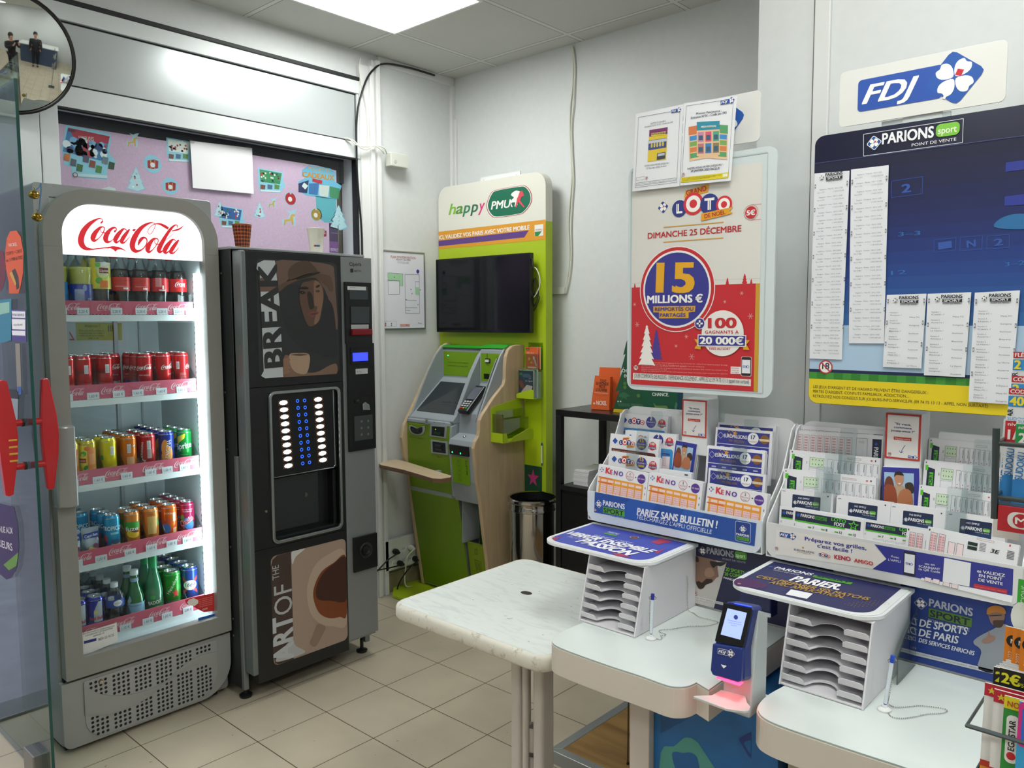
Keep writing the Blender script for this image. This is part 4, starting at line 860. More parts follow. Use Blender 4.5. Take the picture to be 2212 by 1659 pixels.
sticker('deer_sticker','larger yellow deer sticker left of the gold bauble',deer(1735,1300,50),grp='deer stickers')
def baub(cx,cy,c):
 def d(m):m.circ(WF.uv(*w1(cx,cy)),.034,tq,1);m.circ(WF.uv(*w1(cx,cy)),.030,c,2);m.circ(WF.uv(*w1(cx-3,cy+3)),.012,'#e9e3de',3,14);m.ppoly([w1(cx+x,cy+y)for x,y in((-5,-40),(5,-38),(5,-26),(-5,-26))],'#b8bfc6',3)
 return d
sticker('bauble_sticker','round red bauble sticker',baub(1735,1187,'#b3232e'),grp='bauble stickers')
sticker('bauble_sticker','round gold bauble sticker',baub(1888,1282,'#a8883a'),grp='bauble stickers')
def s_small(ox,oy,sx,c1,lab2=None):
 def d(m):
  m.ppoly([w1(ox+x*sx,oy+y*sx)for x,y in((0,0),(1,.18),(1,.5),(1.1,.7),(.9,1.0),(.1,.95),(.0,.6))],tq,1)
  m.ppoly([w1(ox+x*sx,oy+y*sx)for x,y in((.06,.06),(.95,.22),(.88,.66),(.1,.55))],c1,2)
  random.seed(int(ox))
  for i in range(26):m.circ(WF.uv(*w1(ox+random.uniform(.12,.85)*sx,oy+random.uniform(.18,.55)*sx)),.0045*sx/140,random.choice(['#e8efe6','#2f6a48','#b83a3a','#314a7a','#dfe9ee']),3,7)
  for i,c in enumerate(('#7a4a3a','#4a6a8a','#5f8a4a')):x=ox+(.1+.28*i)*sx;y=oy+.66*sx;m.ppoly(WW((x,y),(x+.2*sx,y+5),(x+.18*sx,y+.2*sx),(x,y+.18*sx)),c,3)
  m.ppoly([w1(ox+x*sx,oy+y*sx)for x,y in((.1,.88),(.9,.92),(.88,.98),(.12,.95))],'#dbe8ee',3)
 return d
sticker('festive_sticker','white patterned calendar sticker half covered by the blank sheet',s_small(993,820,150,'#dfe4dc'),grp='small calendar stickers')
sticker('festive_sticker','green patterned calendar sticker right of the blank sheet',s_small(1540,1002,150,'#3c8a5a'),grp='small calendar stickers')
sticker('festive_sticker','red and blue calendar sticker above the tartan cup',s_small(1310,1225,140,'#2f5fa0'),grp='small calendar stickers')
def s_poch(m):
 m.ppoly(WW((1843,988),(1970,1005),(2005,1035),(2000,1085),(2042,1110),(2008,1192),(1830,1168),(1785,1140),(1780,1085),(1830,1060),(1803,1052),(1803,1015)),'#6fb7d8',1)
 m.ptext('POCHETTES',w1(1843,1014),w1(1968,1032),'#d9b27c',3,hp=7,bold=.02);m.ptext('CADEAUX',w1(1808,1055),w1(1995,1078),'#c88a2e',3,hp=11,bold=.05)
 for i,c in enumerate(('#28305e','#3b74b0','#ccd4cf','#3f8a5f')):x=1782+62*i;y=1088+8*i;m.ppoly(WW((x,y+(8 if i==0 else 0)),(x+62,y-12+i*9),(x+52,y+66+i*4),(x,y+60+i*2)),c,2)
 m.ppoly(WW((1815,1090),(1840,1110),(1822,1132),(1802,1112)),'#d9e1dc',3);m.ppoly(WW((1865,1066),(1925,1078),(1922,1100),(1865,1085)),'#b8323f',3)
sticker('lettered_sticker','blue cut-out sticker with golden lettering and four small gift pouches',s_poch)
def s_turq(m):m.ppoly(WW((1885,1170),(2008,1190),(2003,1325),(1940,1330),(1892,1290)),'#5fb0bf',1)
sticker('turquoise_patch','plain turquoise paper patch behind the gold bauble sticker',s_turq,cat='paper')
def s_joy(m):m.ppoly(WW((1842,1360),(1950,1378),(1950,1412),(1900,1420),(1842,1395)),'#8f2638',1);m.ptext('JOYEUSES',w1(1850,1383),w1(1942,1398),'#e6d4d8',2,hp=6)
sticker('festive_sticker','dark red lettered sticker partly behind the cream cup',s_joy)
def s_en(m):m.ppoly(WW((1965,1330),(2022,1345),(2020,1512),(1968,1508)),'#4a3a5c',1);m.ppoly(WW((1968,1440),(2022,1446),(2022,1512),(1970,1508)),'#7c4f92',2);m.ptext('ENTREZ',w1(1975,1498),w1(2017,1502),'#dfd4e6',3,hp=6);m.ptext('vous aussi',w1(1978,1392),w1(2016,1396),'#b9abc6',2,hp=2);m.ppoly(WW((2018,1346),(2022,1346),(2024,1512),(2020,1512)),'#8a7c5a',2)
sticker('purple_poster','narrow purple poster edge at the right of the lilac board',s_en,cat='poster')
def s_pl(m):m.ppoly(WW((605,1128),(650,1115),(690,1125),(690,1145),(610,1145)),'#cfe0dc',1)
sticker('festive_sticker','top edge of a pale sticker just above the fridge',s_pl)
SF2=Frame((-.022,0,0),(0,1,0),(0,0,1));m=MB(SF2);n=9;A,B,C_,D_=[Vector(SF2.uv(*w1(*p)))for p in((1135,840),(1505,885),(1515,1158),(1152,1122))];v=[]
for j in range(n):
 for i in range(n):
  u,w=i/(n-1),j/(n-1);p=(A*(1-u)+B*u)*(1-w)+(D_*(1-u)+C_*u)*w;v.append((p.x,p.y,.0008+.0012*math.sin(u*9+w*4)*w))
m.add(v,[(j*n+i,(j+1)*n+i,(j+1)*n+i+1,j*n+i+1)for j in range(n-1)for i in range(n-1)],mat('#e6e6ea',.7),True)
for p in((1480,880),(1145,845)):c=SF2.uv(*w1(*p));m.rect((c[0]-.012,c[1]-.008),(c[0]+.012,c[1]+.008),clear('#ffffff',.2,'tape'),6)
tag(obj('blank_sheet',m),'blank white paper sheet taped to the shop window','paper')
mc=CP+ray(18,113)*2.88;nrm=(CP-mc).normalized();nrm=(nrm-CR*.055-CU*.055).normalized();ux=nrm.cross(Vector((0,0,1))).normalized()*-1;MF2=Frame(mc,ux,nrm.cross(ux))
R_=.208;t=thing('convex_mirror','round convex security mirror with black rim, upper left corner','mirror',tuple(mc))
S_=.85;m=MB(MF2);prof=[(0,math.sqrt(S_*S_)-math.sqrt(S_*S_-R_*R_)+.0)]+[(R_*k/14,math.sqrt(S_*S_-(R_*k/14)**2)-math.sqrt(S_*S_-R_*R_))for k in range(1,15)]
m.lathe(prof[::-1],mat('#dfe3e0',.03,metal=1,name='mirror_face'),n=48);obj('mirror_face',m,t)
m=MB(MF2);m.lathe([(R_-.004,.006),(R_,.012),(R_+.007,.008),(R_+.008,-.006),(R_+.002,-.012),(0,-.014)],mat('#15120f',.4),n=48);obj('rim',m,t)
b=mc-nrm*.014;m=MB();m.tube([b,b-nrm*.06,Vector((.03,mc.y+.0,mc.z+.05))],.012,mat('#3a3a3a',.4),10);m.box((.026,mc.y-.04,mc.z),(.034,mc.y+.04,mc.z+.10),mat('#3a3a3a',.4));obj('bracket',m,t)
DY=-2.5;GX=.70
gl_=clear('#dfeeea',.16,'door_glass')
m=MB();m.box((-.10,DY-.004,.012),(GX-.003,DY+.004,2.27),gl_);d1=struct('door_1',m)
m=MB();m.box((GX-.0029,DY-.0045,.012),(GX,DY+.0045,2.27),mat('#0e4a44',.15,name='glass_edge'));obj('glass_edge',m,d1)
rd=mat('#c4151f',.3,name='red_lacquer',coat=.4)
for s_,(nm)in((-1,'near'),(1,'far')):
 m=MB();yc=DY+s_*.06;hx=.615
 prof2=[(0,-.185),(.012,-.18),(.03,-.06),(.034,0),(.03,.06),(.012,.18),(0,.185),(-.010,.18),(-.018,.06),(-.020,0),(-.018,-.06),(-.010,-.18)]
 m.use(Frame((hx-.011,yc,1.17),(0,1,0),(0,0,1)));m.prism([(p[0]*1.0*(1 if s_>0 else 1),p[1])for p in prof2],0,.022,rd,smooth=False)
 if s_<0:
  for k in range(4):m.box((.006+.0*k,-.01-k*.022,.0221),(.03,-.004-k*.022,.0235),mat('#d9a63a',.5))
 o=obj('door_handle',m,d1,.006)
 m=MB()
 for zz in(1.215,1.075):m.lathe([(.011,DY+s_*.004),(.011,yc-s_*.008)],rd,(hx,0,zz),12,ax='y');m.lathe([(.013,DY+s_*.004),(.013,DY+s_*.012)],mat('#2b2320',.5),(hx,0,zz),12,ax='y')
 obj('handle_rod',m,o)
m=MB();m.box((.50,DY-.03,.0),(.60,DY+.03,.10),mat('#8a8a88',.3,metal=.8));obj('floor_catch',m,d1,.004)
GFm=Frame((0,DY-.0046,0),(1,0,0),(0,0,1))
def gs(name,lab,pts,c,extra=None):
 m=MB(GFm);m.ppoly(pts,c,1)
 if extra:extra(m)
 tag(obj(name,m),lab,'sticker','stickers on the glass door')
def e1(m):m.ptext('NICKEL',(20,533),(38,531),'#f6e3d8',3,hp=7);m.ptext('COMPTE + CARTE',(14,552),(48,545),'#8c2a10',3,hp=7);m.ptext('en 5 MINUTES',(14,566),(50,559),'#5c2216',3,hp=7);m.ppoly([(26,585),(33,580),(40,598),(42,622),(36,626),(34,605)],'#3c332c',2);m.ppoly([(21,590),(27,586),(36,612),(34,618)],'#c59a4a',3)
gs('orange_sticker','orange oval sticker on the open glass door',[(31+19*math.cos(a),560+(62*math.sin(a)if math.sin(a)<0 else 50*math.sin(a)))for a in(2*PI*k/24 for k in range(16))]+[(24,500),(14,520)]if False else[(22,500),(36,498),(45,512),(51,545),(50,590),(44,622),(40,634),(20,634),(19,610),(12,575),(12,540),(15,515)],'#d4562a',e1)
def e2(m):
 for i,(a,b,c)in enumerate(((672,686,'#ecebf2'),(689,711,'#f1eff3'),(714,724,'#ecebf2'),(726,737,'#4b3f86'))):m.ppoly([(26,a),(55,a+1),(55,b+1),(27,b)],c,2)
 m.ptext('TITRE SERVICE',(27,683),(53,683),'#3a3f6a',3,hp=5);m.ptext('ticket',(30,704),(50,703),'#4a4f7a',3,hp=5)
gs('card_sticker','stacked payment card stickers on the open glass door',[(25,669),(56,670),(57,739),(27,737)],'#5a549a',e2)
gs('strip_sticker','tall narrow grey strip sticker on the open glass door',[(33,742),(43,742),(47,852),(38,853)],'#8f8a80',lambda m:m.ppoly([(38,835),(46,835),(47,852),(39,852)],'#2f62b0',2))
gs('teal_sticker','teal blue sticker at the left edge of the glass door',[(0,648),(25,645),(24,735),(0,742)],'#2f7f9c',lambda m:m.ppoly([(0,655),(21,652),(21,675),(0,680)],'#8fc0b0',2))
gs('maroon_sticker','dark maroon round sticker at the left edge of the glass door',[(0,540),(8,545),(13,575),(11,605),(5,625),(0,630)],'#6a2434')
gs('paper_sticker','pale notice with red logo at the left of the glass door',[(2,845),(40,850),(38,915),(3,905)],'#8fa0a8',lambda m:(m.ppoly([(2,838),(40,846),(40,862),(2,858)],'#1f2733',2),m.ppoly([(17,888),(22,888),(22,902),(17,902)],'#a03a44',3)))
def e3(m):m.ptext('BIENVENUE AUX',(-20,1147),(29,1153),'#e9e6f2',3,hp=12,bold=.02);m.ptext('EXTERIEURS',(-24,1172),(28,1190),'#e9e6f2',3,hp=14,bold=.02);m.ppoly([(8,1220),(40,1193),(38,1210),(36,1222),(20,1232)],'#6a9c3a',2)
gs('purple_sticker','dark purple oval sticker low on the glass door',[(-10,1085),(30,1095),(38,1130),(41,1180),(37,1225),(25,1248),(14,1252),(0,1240),(-10,1230)],'#3a2a5c',e3)
brass=mat('#a8873a',.25,metal=1,name='brass')
cord=mat('#5f86b0',.7)
for i,(px_,py_)in enumerate(((73,421),(80,469))):
 c=CP+ray(px_,py_)*((.535-CP.x)/ray(px_,py_).x);m=MB();m.ball(tuple(c),.0165,brass,14,(1,1,.85));m.lathe([(.0165,-.001),(.0178,0),(.0165,.001)],brass,tuple(c),18);m.tube([c+Vector((0,0,.013)),c+Vector((0,.004,.02)),c+Vector((0,0,.026))],.0015,brass,6)
 tag(obj('jingle_bell',m),('upper' if i==0 else 'lower')+' brass jingle bell hanging at the top left corner of the fridge','bell','jingle bells')
cp_=lambda x,y:CP+ray(x,y)*((.53-CP.x)/ray(x,y).x)
m=MB();m.tube([cp_(88,396),cp_(89,410),cp_(87,430),cp_(85,450),cp_(82,461)],.0022,cord,6);m.tube([cp_(88,396),cp_(84,405),cp_(75,411)],.0018,cord,6)
tag(obj('cord',m),'light blue cord holding the brass bells on the fridge corner','cord')
PF=Frame((.012,0,0),(0,1,0),(0,0,1))
t=thing('evacuation_plan','framed emergency plan in a silver clip frame left of the betting terminal','wall sign',(0,-.40,1.48))
q=[PF.uv(*p)for p in((823,542),(915,550),(917,712),(826,709))];y0_,y1_,z0_,z1_=q[0][0],q[1][0],q[3][1],q[0][1]
m=MB();m.box((0.0005,y0_,z0_),(.010,y1_,z1_),mat('#e3e4ec',.5));m.use(Frame((.0102,0,0),(0,1,0),(0,0,1)))
def v7(x,y):return(800+x/3.317,350+y/3.317)
m.ptext("PLAN D'INTERVENTION",v7(146,688),v7(323,698),'#a8453c',2,hp=5.5,bold=.01);m.ptext('Bâtiment M. Tabac PRESSE',v7(185,703),v7(288,708),'#50545c',2,hp=3)
for k in range(2):m.ptext('12, rue des Fleurs 75000',v7(195,716+8*k),v7(275,722+8*k),'#8a8e96',2,hp=2)
g_='#3c4046'
def vl(a,b,w=.0016,c=g_):m.line(m.q(*v7(*a)),m.q(*v7(*b)),w,c,3)
m.ppoly([v7(*p)for p in((124,796),(231,802),(231,888),(207,888),(207,848),(126,845))],'#a8d4ad',2)
for a,b in(((124,794),(231,801)),((231,801),(231,888)),((124,794),(127,947)),((127,947),(207,948)),((207,948),(207,850)),((207,850),(127,847)),((247,805),(349,806)),((349,806),(353,1083)),((353,1083),(250,1082)),((250,1082),(247,805)),((252,990),(330,992)),((252,1042),(335,1044)),((252,1062),(285,1063)),((320,858),(320,900)),((320,858),(349,858))):vl(a,b)
m.ppoly([v7(*p)for p in((320,898),(348,898),(350,950),(322,948))],'#a8d4ad',2);m.circ(m.q(*v7(339,784)),.011,'#2f3f9c',3,14)
for a,c in(((290,913),g_),((297,943),g_),((255,985),'#101010'),((357,916),'#b04040'),((340,1022),g_),((171,825),g_)):m.circ(m.q(*v7(*a)),.003,c,4,8)
m.frame(m.q(*v7(103,1140)),m.q(*v7(187,1178)),.001,'#6a6e74',3);m.ppoly([v7(212,1160),v7(282,1160),v7(282,1178),v7(212,1178)],'#d7a09a',3)
for a,c in(((108,1157),'#b04040'),((150,1157),'#3f8a4a'),((108,1170),'#b04040'),((150,1170),'#3f8a4a'),((260,1168),'#b03030')):m.circ(m.q(*v7(*a)),.004,c,4,8)
m.ptext('Sécuring',v7(340,1158),v7(368,1160),'#50545c',3,hp=3)
obj('plan_sheet',m,t)
m=MB();sv=mat('#b3b6b8',.3,metal=.8);w_=.008
for a,b in(((.0005,y0_-w_,z0_-w_),(.014,y0_,z1_+w_)),((.0005,y1_,z0_-w_),(.014,y1_+w_,z1_+w_)),((.0005,y0_,z0_-w_),(.014,y1_,z0_)),((.0005,y0_,z1_),(.014,y1_,z1_+w_))):m.box(a,b,sv)
obj('frame',m,t,.002)
cw=mat('#dcdccf',.45,name='cable_white');ck=mat('#101214',.4,name='cable_black')
def X_(x,y,d=.03):return onx(x,y,d)
a=X_(819,331,.0);b=X_(857,367,.0)
m=MB();m.box((.0255,a.y+.02,b.z),(.075,b.y+.02,a.z),mat('#d0d2c9',.45,name='box_plastic'));c=((a.y+b.y)/2-.03,(a.z+b.z)/2-.01);m.lathe([(.011,.075),(.010,.079),(.005,.077),(0,.077)],mat('#bfc1b8',.5),(0,c[0]+.02,c[1]),14,ax='x')
tag(obj('junction_box',m,None,.007,3),'square off-white junction box on the wall above the emergency plan','junction box')
def k1(x,y):return(700+x/3.6867,y/3.6867)
def cable(name,lab,pts,r,m_,d=.055,n=6,grp=None):
 P=[onx(*k1(*p[:2]),p[2]if len(p)>2 else d)for p in pts];P=[Vector(q)for q in catmull([tuple(p)for p in P],n)]
 m=MB();m.tube(P,r,m_,7);tag(obj(name,m),lab,'cable',grp)
cable('white_cable','upper white cable running from the window frame to the junction box',[(165,1102,.03),(205,1108,.05),(250,1150,.065),(330,1168,.07),(420,1160,.07),(480,1180,.075),(500,1225,.06)],.0035,cw,grp='cables into the junction box')
cable('white_cable','lower sagging white cable from the window frame to the junction box',[(170,1108,.03),(235,1120,.05),(290,1175,.07),(340,1190,.07),(400,1160,.075),(460,1200,.075),(478,1225,.06)],.0035,cw,grp='cables into the junction box')
cable('black_cable','long black cable arching under the ceiling and down the window edge',[(880,600,.018),(700,545,.02),(560,515,.02),(480,508,.03),(420,530,.045),(350,610,.055),(300,740,.06),(270,860,.055),(258,1000,.045),(258,1150,.045),(262,1350,.045),(275,1550,.045),(285,1660,.045),(300,1860,.045),(305,2100,.045)],.0055,ck)
cable('thin_white_cable','thin white cable hanging from the ceiling corner beside the window',[(292,465,.04),(280,540,.04),(300,680,.045),(335,820,.055),(352,1000,.055),(350,1160,.06)],.003,cw)
def cabley(name,lab,pts,r,m_,d=-.006):
 P=[ony(*k1(*p),d)for p in pts];P=[Vector(q)for q in catmull([tuple(p)for p in P],5)];m=MB();m.tube(P,r,m_,7);tag(obj(name,m),lab,'cable')
cabley('white_cable','pair of white cables hanging down the right-hand wall behind the betting panel',[(1973,370),(1985,500),(1978,700),(1960,850),(1958,1050),(1968,1250),(1972,1420),(1955,1620),(1945,1800),(1955,2050),(1935,2240),(1925,2320)],.0042,cw)
cabley('white_cable','second strand of the white cable pair on the right-hand wall',[(1980,370),(1997,520),(1992,700),(1985,850),(1970,1000),(1975,1200),(1985,1420),(1975,1600),(1965,1800),(1968,2050),(1950,2220),(1928,2320)],.0042,cw,-.010)
a=ony(1190,622,0);b=ony(1225,635,0);m=MB();m.box((a.x-.12,-.022,b.z),(b.x,-.0005,a.z),mat('#d3d6d0',.45));tag(obj('cable_duct',m,None,.002),'short white cable duct behind the green betting panel','cable duct')
t=thing('socket_block','white block of wall sockets low in the corner beside the coffee machine','socket',(.03,-.42,.22))
def v8(x,y):return(800+x/2.765,720+y/2.765)
KF=Frame((.045,0,0),(0,1,0),(0,0,1));a=KF.uv(*v8(85,1245));b=KF.uv(*v8(275,1430))
m=MB();z0_=KF.uv(*v8(85,1430))[1];m.box((.021,a[0],z0_),(.045,b[0]+.02,a[1]),mat('#d8dbd8',.4));o=obj('block',m,t,.004)
for(x,y)in((135,1300),(198,1285),(235,1275),(262,1270),(145,1375),(198,1357),(235,1345),(262,1340)):
 c=KF.uv(*v8(x,y));m=MB(KF);m.lathe([(.019,0),(.019,.003),(.015,.003),(.014,-.001),(0,-.001)],mat('#e2e4e1',.4),(c[0],c[1],0),18)
 for dx in(-.005,.005):m.circ((c[0]+dx,c[1]),.0022,dark,2,8)
 obj('socket',m,o)
def plug(x,y,lab,pth):
 c=onx(*v8(x,y),.05);t=thing('power_plug',lab,'plug',tuple(c),'plugs in the wall sockets');m=MB();m.lathe([(0,.0),(.015,.0),(.017,.01),(.016,.025),(.009,.038),(.006,.045),(0,.045)],bk if 'white' not in lab else cw,(c.x-.002,c.y,c.z),14,ax='x');obj('plug_body',m,t)
 P=[c+Vector((.04,0,0))]+[onx(*v8(*p[:2]),p[2])for p in pth];m=MB();m.tube([Vector(q)for q in catmull([tuple(p)for p in P],5)],.004,ck if 'white' not in lab else cw,7);obj('lead',m,t)
plug(145,1302,'black plug in the upper left socket',[(110,1350,.09),(60,1400,.08),(20,1440,.06)])
plug(170,1372,'black plug in the lower left socket',[(120,1400,.10),(60,1412,.10),(10,1420,.09)])
plug(262,1345,'black plug in the lower right socket',[(235,1400,.10),(190,1460,.09),(165,1510,.07),(162,1545,.05)])
plug(235,1280,'white plug with a looping white lead',[(218,1340,.10),(212,1400,.09),(205,1470,.08),(215,1510,.08),(250,1512,.08)])
# ================ green betting panel with screen
gr=mat('#acc520',.42,name='lime_paint');grd=mat('#0c7a33',.45,name='dark_green');gryp=mat('#9aa2a8',.38,name='grey_moulding');crm=mat('#dfddd2',.45)
PY=-.135
t=thing('betting_totem','tall lime green betting totem panel with white rounded header against the right wall','panel',(.41,-.108,0))
GP=Frame((0,PY,0),(1,0,0),(0,0,1))
zo=GP.uv(1060,487)[1];px0,px1=.008,.818
zt_=GP.uv(1070,386)[1]
m=MB(GP);m.prism([(px0,.0),(px1,.0),(px1,GP.uv(1179,477)[1]),(px0,GP.uv(947,503)[1])],-.055,0,gr)
obj('panel_board',m,t,.002)
m=MB(GP);zl_,zr_=GP.uv(947,503)[1]+.0005,GP.uv(1179,477)[1]+.0005;c_=rrect((px0,zl_),(px1,zt_),(0,0,.075,.075),8);m.prism(c_,-.055,0,crm)
m.use(Frame((0,PY-.0002,0),(1,0,0),(0,0,1)))
def v7(x,y):return(800+x/3.317,350+y/3.317)
Q=lambda x,y:m.q(*v7(x,y))
for s,a,b,c in(('h',(563,378),(612,372),'#7dbb3a'),('a',(614,372),(660,366),'#5a8f3c'),('p',(662,366),(714,360),'#2f7f5a'),('p',(718,360),(770,354),'#2a6a4c'),('y',(774,352),(820,346),'#d63a78')):
 A=Vector(Q(*a));B=Vector(Q(*b));m.text(s,A,(B-A).length*1.02,.062,c,2,dr=B-A,shear=.25,bold=.02)
pc=[Q(*p)for p in((833,300),(860,230),(900,200),(1070,170),(1120,175),(1155,225),(1155,290),(1110,355),(1060,378),(900,398),(860,380),(838,345))]
m.poly(catmull(pc,4,True),'#b5323f',2);m.poly([lerp(p,Q(998,285),.03)for p in catmull(pc,4,True)],'#e8e6de',3)
m.poly([lerp((p[0]+.001,p[1]),Q(1000,284),.07)for p in catmull(pc,4,True)],'#0b6a4f',4)
A=Vector(Q(868,340));B=Vector(Q(1008,324));m.text('PMU',A,(B-A).length,.042,'#eef0ea',6,dr=B-A,shear=.2,bold=.03)
m.poly(catmull([Q(*p)for p in((1015,225),(1045,205),(1075,212),(1085,235),(1060,250),(1050,275),(1058,305),(1035,320),(1040,290),(1012,295),(1022,320),(1010,318),(1008,280),(1030,255),(1012,240))],3,True),'#eef0ea',6)
m.poly([Q(*p)for p in((1072,215),(1090,205),(1105,240),(1085,250),(1075,275),(1108,320),(1100,325),(1062,285),(1048,325),(1040,322),(1055,262))],'#d84a58',7)
obj('header_board',m,t,.002)
m=MB(Frame((0,PY-.0004,0),(1,0,0),(0,0,1)));Q=lambda x,y:m.q(*v7(x,y))
m.poly([(px0,Q(490,500)[1]),(px1,Q(1257,412)[1]),(px1,Q(1252,556)[1]),(px0,Q(490,625)[1])],'#dd9a2c',1)
m.poly([(px0,Q(490,565)[1]),Q(1135,490),Q(1104,540),(px0,Q(490,604)[1])],'#5f3f86',2)
m.ptext('ICI, VALIDEZ VOS PARIS AVEC VOTRE MOBILE',v7(493,556),v7(1142,482),'#f3eee6',4,hp=8.5,bold=.04)
m.poly([Q(1178,452),Q(1240,444),Q(1240,526),Q(1178,532)],'#e9ebe6',3);m.poly([Q(1180,500),Q(1230,496),Q(1205,530),Q(1180,531)],'#2f8a4a',4);m.ptext('MYPMU',v7(1186,495),v7(1234,490),'#b5323f',5,hp=4)
obj('banner',m,t)
m=MB();a=GP.uv(*v7(757,148));b=GP.uv(*v7(1042,72));m.box((a[0],-.10,zt_-.01),(b[0],-.092,zt_+.028),mat('#dfe2e2',.4));m.use(Frame((0,-.1002,0),(1,0,0),(0,0,1)))
for k in(.08,.9):x=a[0]+(b[0]-a[0])*k;m.rect((x,zt_-.004),(x+.006,zt_+.014),'#b9bdbe',1)
obj('hanging_bracket',m,t)
m=MB();m.prism([(px0-.0+.004,-.16),(px0+.004,-.52),(.10,-.60),(.60,-.60),(.66,-.56),(.70,-.16)],.0005,.022,gr);obj('foot_plate',m,t,.004)
m=MB(GP);z0_=.06;m.box((.671,.04,.001),(px1-.028,GP.uv(*(960+845/4.88,720+1380/4.88))[1],.003),mat('#0f4a34',.5));
c=GP.uv(960+940/4.88,720+1525/4.88);m.use(Frame((0,PY-.0034,0),(1,0,0),(0,0,1)));m.poly([(c[0]+(.043 if k%2==0 else .017)*math.cos(PI/2+k*PI/5),c[1]+(.050 if k%2==0 else .02)*math.sin(PI/2+k*PI/5))for k in range(10)],'#c93a80',1)
obj('star_plate',m,t)
m=MB(GP);m.box((.675,.60,.0008),(px1-.03,1.37,.0018),mat('#b3cc17',.4));obj('accent_plate',m,t)
t=thing('wall_screen','switched off black flat screen on the green betting panel','television',(.39,-.18,1.46))
TY=-.2;TF=Frame((0,TY,0),(1,0,0),(0,0,1));a=TF.uv(940,561);b=TF.uv(1145,545);c=TF.uv(944,717);d=TF.uv(1145,720)
x0_,x1_,z0_,z1_=(a[0]+c[0])/2,(b[0]+d[0])/2,(c[1]+d[1])/2,(a[1]+b[1])/2
m=MB();m.box((x0_,TY,z0_),(x1_,TY+.03,z1_),mat('#0c0d10',.25));m.box((x0_+.12,TY+.03,z0_+.08),(x1_-.12,PY+.0-.001,z1_-.08),mat('#101114',.5));m.box((x1_,TY+.01,z1_-.07),(x1_+.006,TY+.02,z1_-.03),mat('#3a3a3c',.4));obj('housing',m,t,.003)
m=MB();m.box((x0_+.010,TY-.0012,z0_+.014),(x1_-.010,TY-.0002,z1_-.010),mat('#0d1016',.10,spec=.35,name='screen_glass'));obj('display',m,t)
for j,(c_,pts)in enumerate((('black',[(1147,620),(1158,600),(1163,625),(1160,650),(1148,665),(1150,640),(1160,635),(1165,645),(1155,668),(1147,675)]),('black',[(1147,604),(1156,612),(1154,640),(1147,652)]),('white',[(1147,577),(1158,580),(1166,600),(1165,620),(1155,640),(1147,645)]),('black',[(1147,650),(1152,655),(1150,672),(1147,684)]))):
 P=[tuple(ony(x,y,-.16-.004*j))for x,y in pts];m=MB();m.tube([Vector(q)for q in catmull(P,5)],.0028,ck if c_=='black' else cw,6)
 tag(obj(c_+'_cable',m),('pale' if c_=='white' else 'black')+' cable loop behind the right edge of the wall screen'+('' if c_=='white' else(', widest loop' if j==0 else ', inner loop' if j==1 else ', lowest loop')),'cable')
 # ================ betting terminal
XL,XR=.085,.669
bw=wood('birch_wood','#b79e7e','#cdb594',5,'Z');bwl=wood('birch_edge','#c2a985','#d3bc98',9,'Z')
k=thing('betting_terminal','grey and lime self-service betting terminal with birch side panels','terminal',(.38,-.32,0))
RP=[(-.137,1.397),(-.189,1.399),(-.23,1.393),(-.262,1.372),(-.277,1.34),(-.284,1.286),(-.286,1.22),(-.296,1.195),(-.378,1.13),(-.459,1.05),(-.477,1.024),(-.480,.972),(-.487,.945),(-.512,.918),(-.522,.885),(-.499,.702),(-.476,.594),(-.456,.442),(-.43,.277),(-.40,.023),(-.137,.023)]
def xprism(mb,prof,x0,x1,m):
 mb.use(Frame((0,0,0),(0,1,0),(0,0,1)));return mb.prism(prof,x0,x1,m)
m=MB();xprism(m,RP,XR-.022,XR,bw);obj('side_panel',m,k,.004)
LPf=[(-.137,1.397),(-.17,1.397),(-.21,1.38),(-.25,1.335),(-.29,1.28),(-.41,1.09),(-.50,.955),(-.518,.885),(-.500,.775),(-.468,.64),(-.44,.42),(-.375,.023),(-.137,.023)]
m=MB();xprism(m,LPf,XL,XL+.022,bwl);obj('side_panel',m,k,.004)
X0,X1_,X2=XL+.0225,.468,XR-.0225
m=MB();xprism(m,[(-.14,1.385),(-.20,1.385),(-.215,1.36),(-.215,1.205),(-.235,1.19),(-.445,1.02),(-.470,1.0),(-.466,.60),(-.37,.03),(-.14,.03)],X0+.0,X1_,gryp)
cheek=[(-.14,1.386),(-.215,1.386),(-.27,1.335),(-.33,1.245),(-.445,1.03),(-.478,.999),(-.470,.985),(-.24,1.0),(-.14,1.0)]
xprism(m,cheek,X0,X0+.012,gryp);xprism(m,[(a-.004,b+.002)for a,b in cheek],X1_-.022,X1_+.004,gryp)
obj('main_body',m,k,.004)
m=MB();xprism(m,[(-.1405,1.387),(-.20,1.387),(-.222,1.377),(-.222,1.373),(-.2,1.3862),(-.1405,1.3862)],X0,X1_,mat('#2f9a2a',.4));xprism(m,[(-.1405,1.3985),(-.235,1.3985),(-.27,1.380),(-.262,1.378),(-.235,1.390),(-.1405,1.390)],X1_+.006,X2,mat('#2f9a2a',.4));obj('top_trim',m,k)
lm_=mat('#79a512',.42,name='lime_plate');ldm=mat('#6f8f14',.42,name='lime_door')
def k5(x,y):return(820+x/4.88,720+y/4.88)
UF=Frame((0,-.2154,0),(1,0,0),(0,0,1))
m=MB(UF);ux1=X1_-.024
m.rr((X0+.016,1.215),(ux1,1.352),.004,lm_,1);m.text('Cette borne rend la monnaie',(X0+.05,1.287),.17,.0085,'#2c4a0c',2);m.text('uniquement en cheque pari',(X0+.05,1.268),.165,.0085,'#2c4a0c',2)
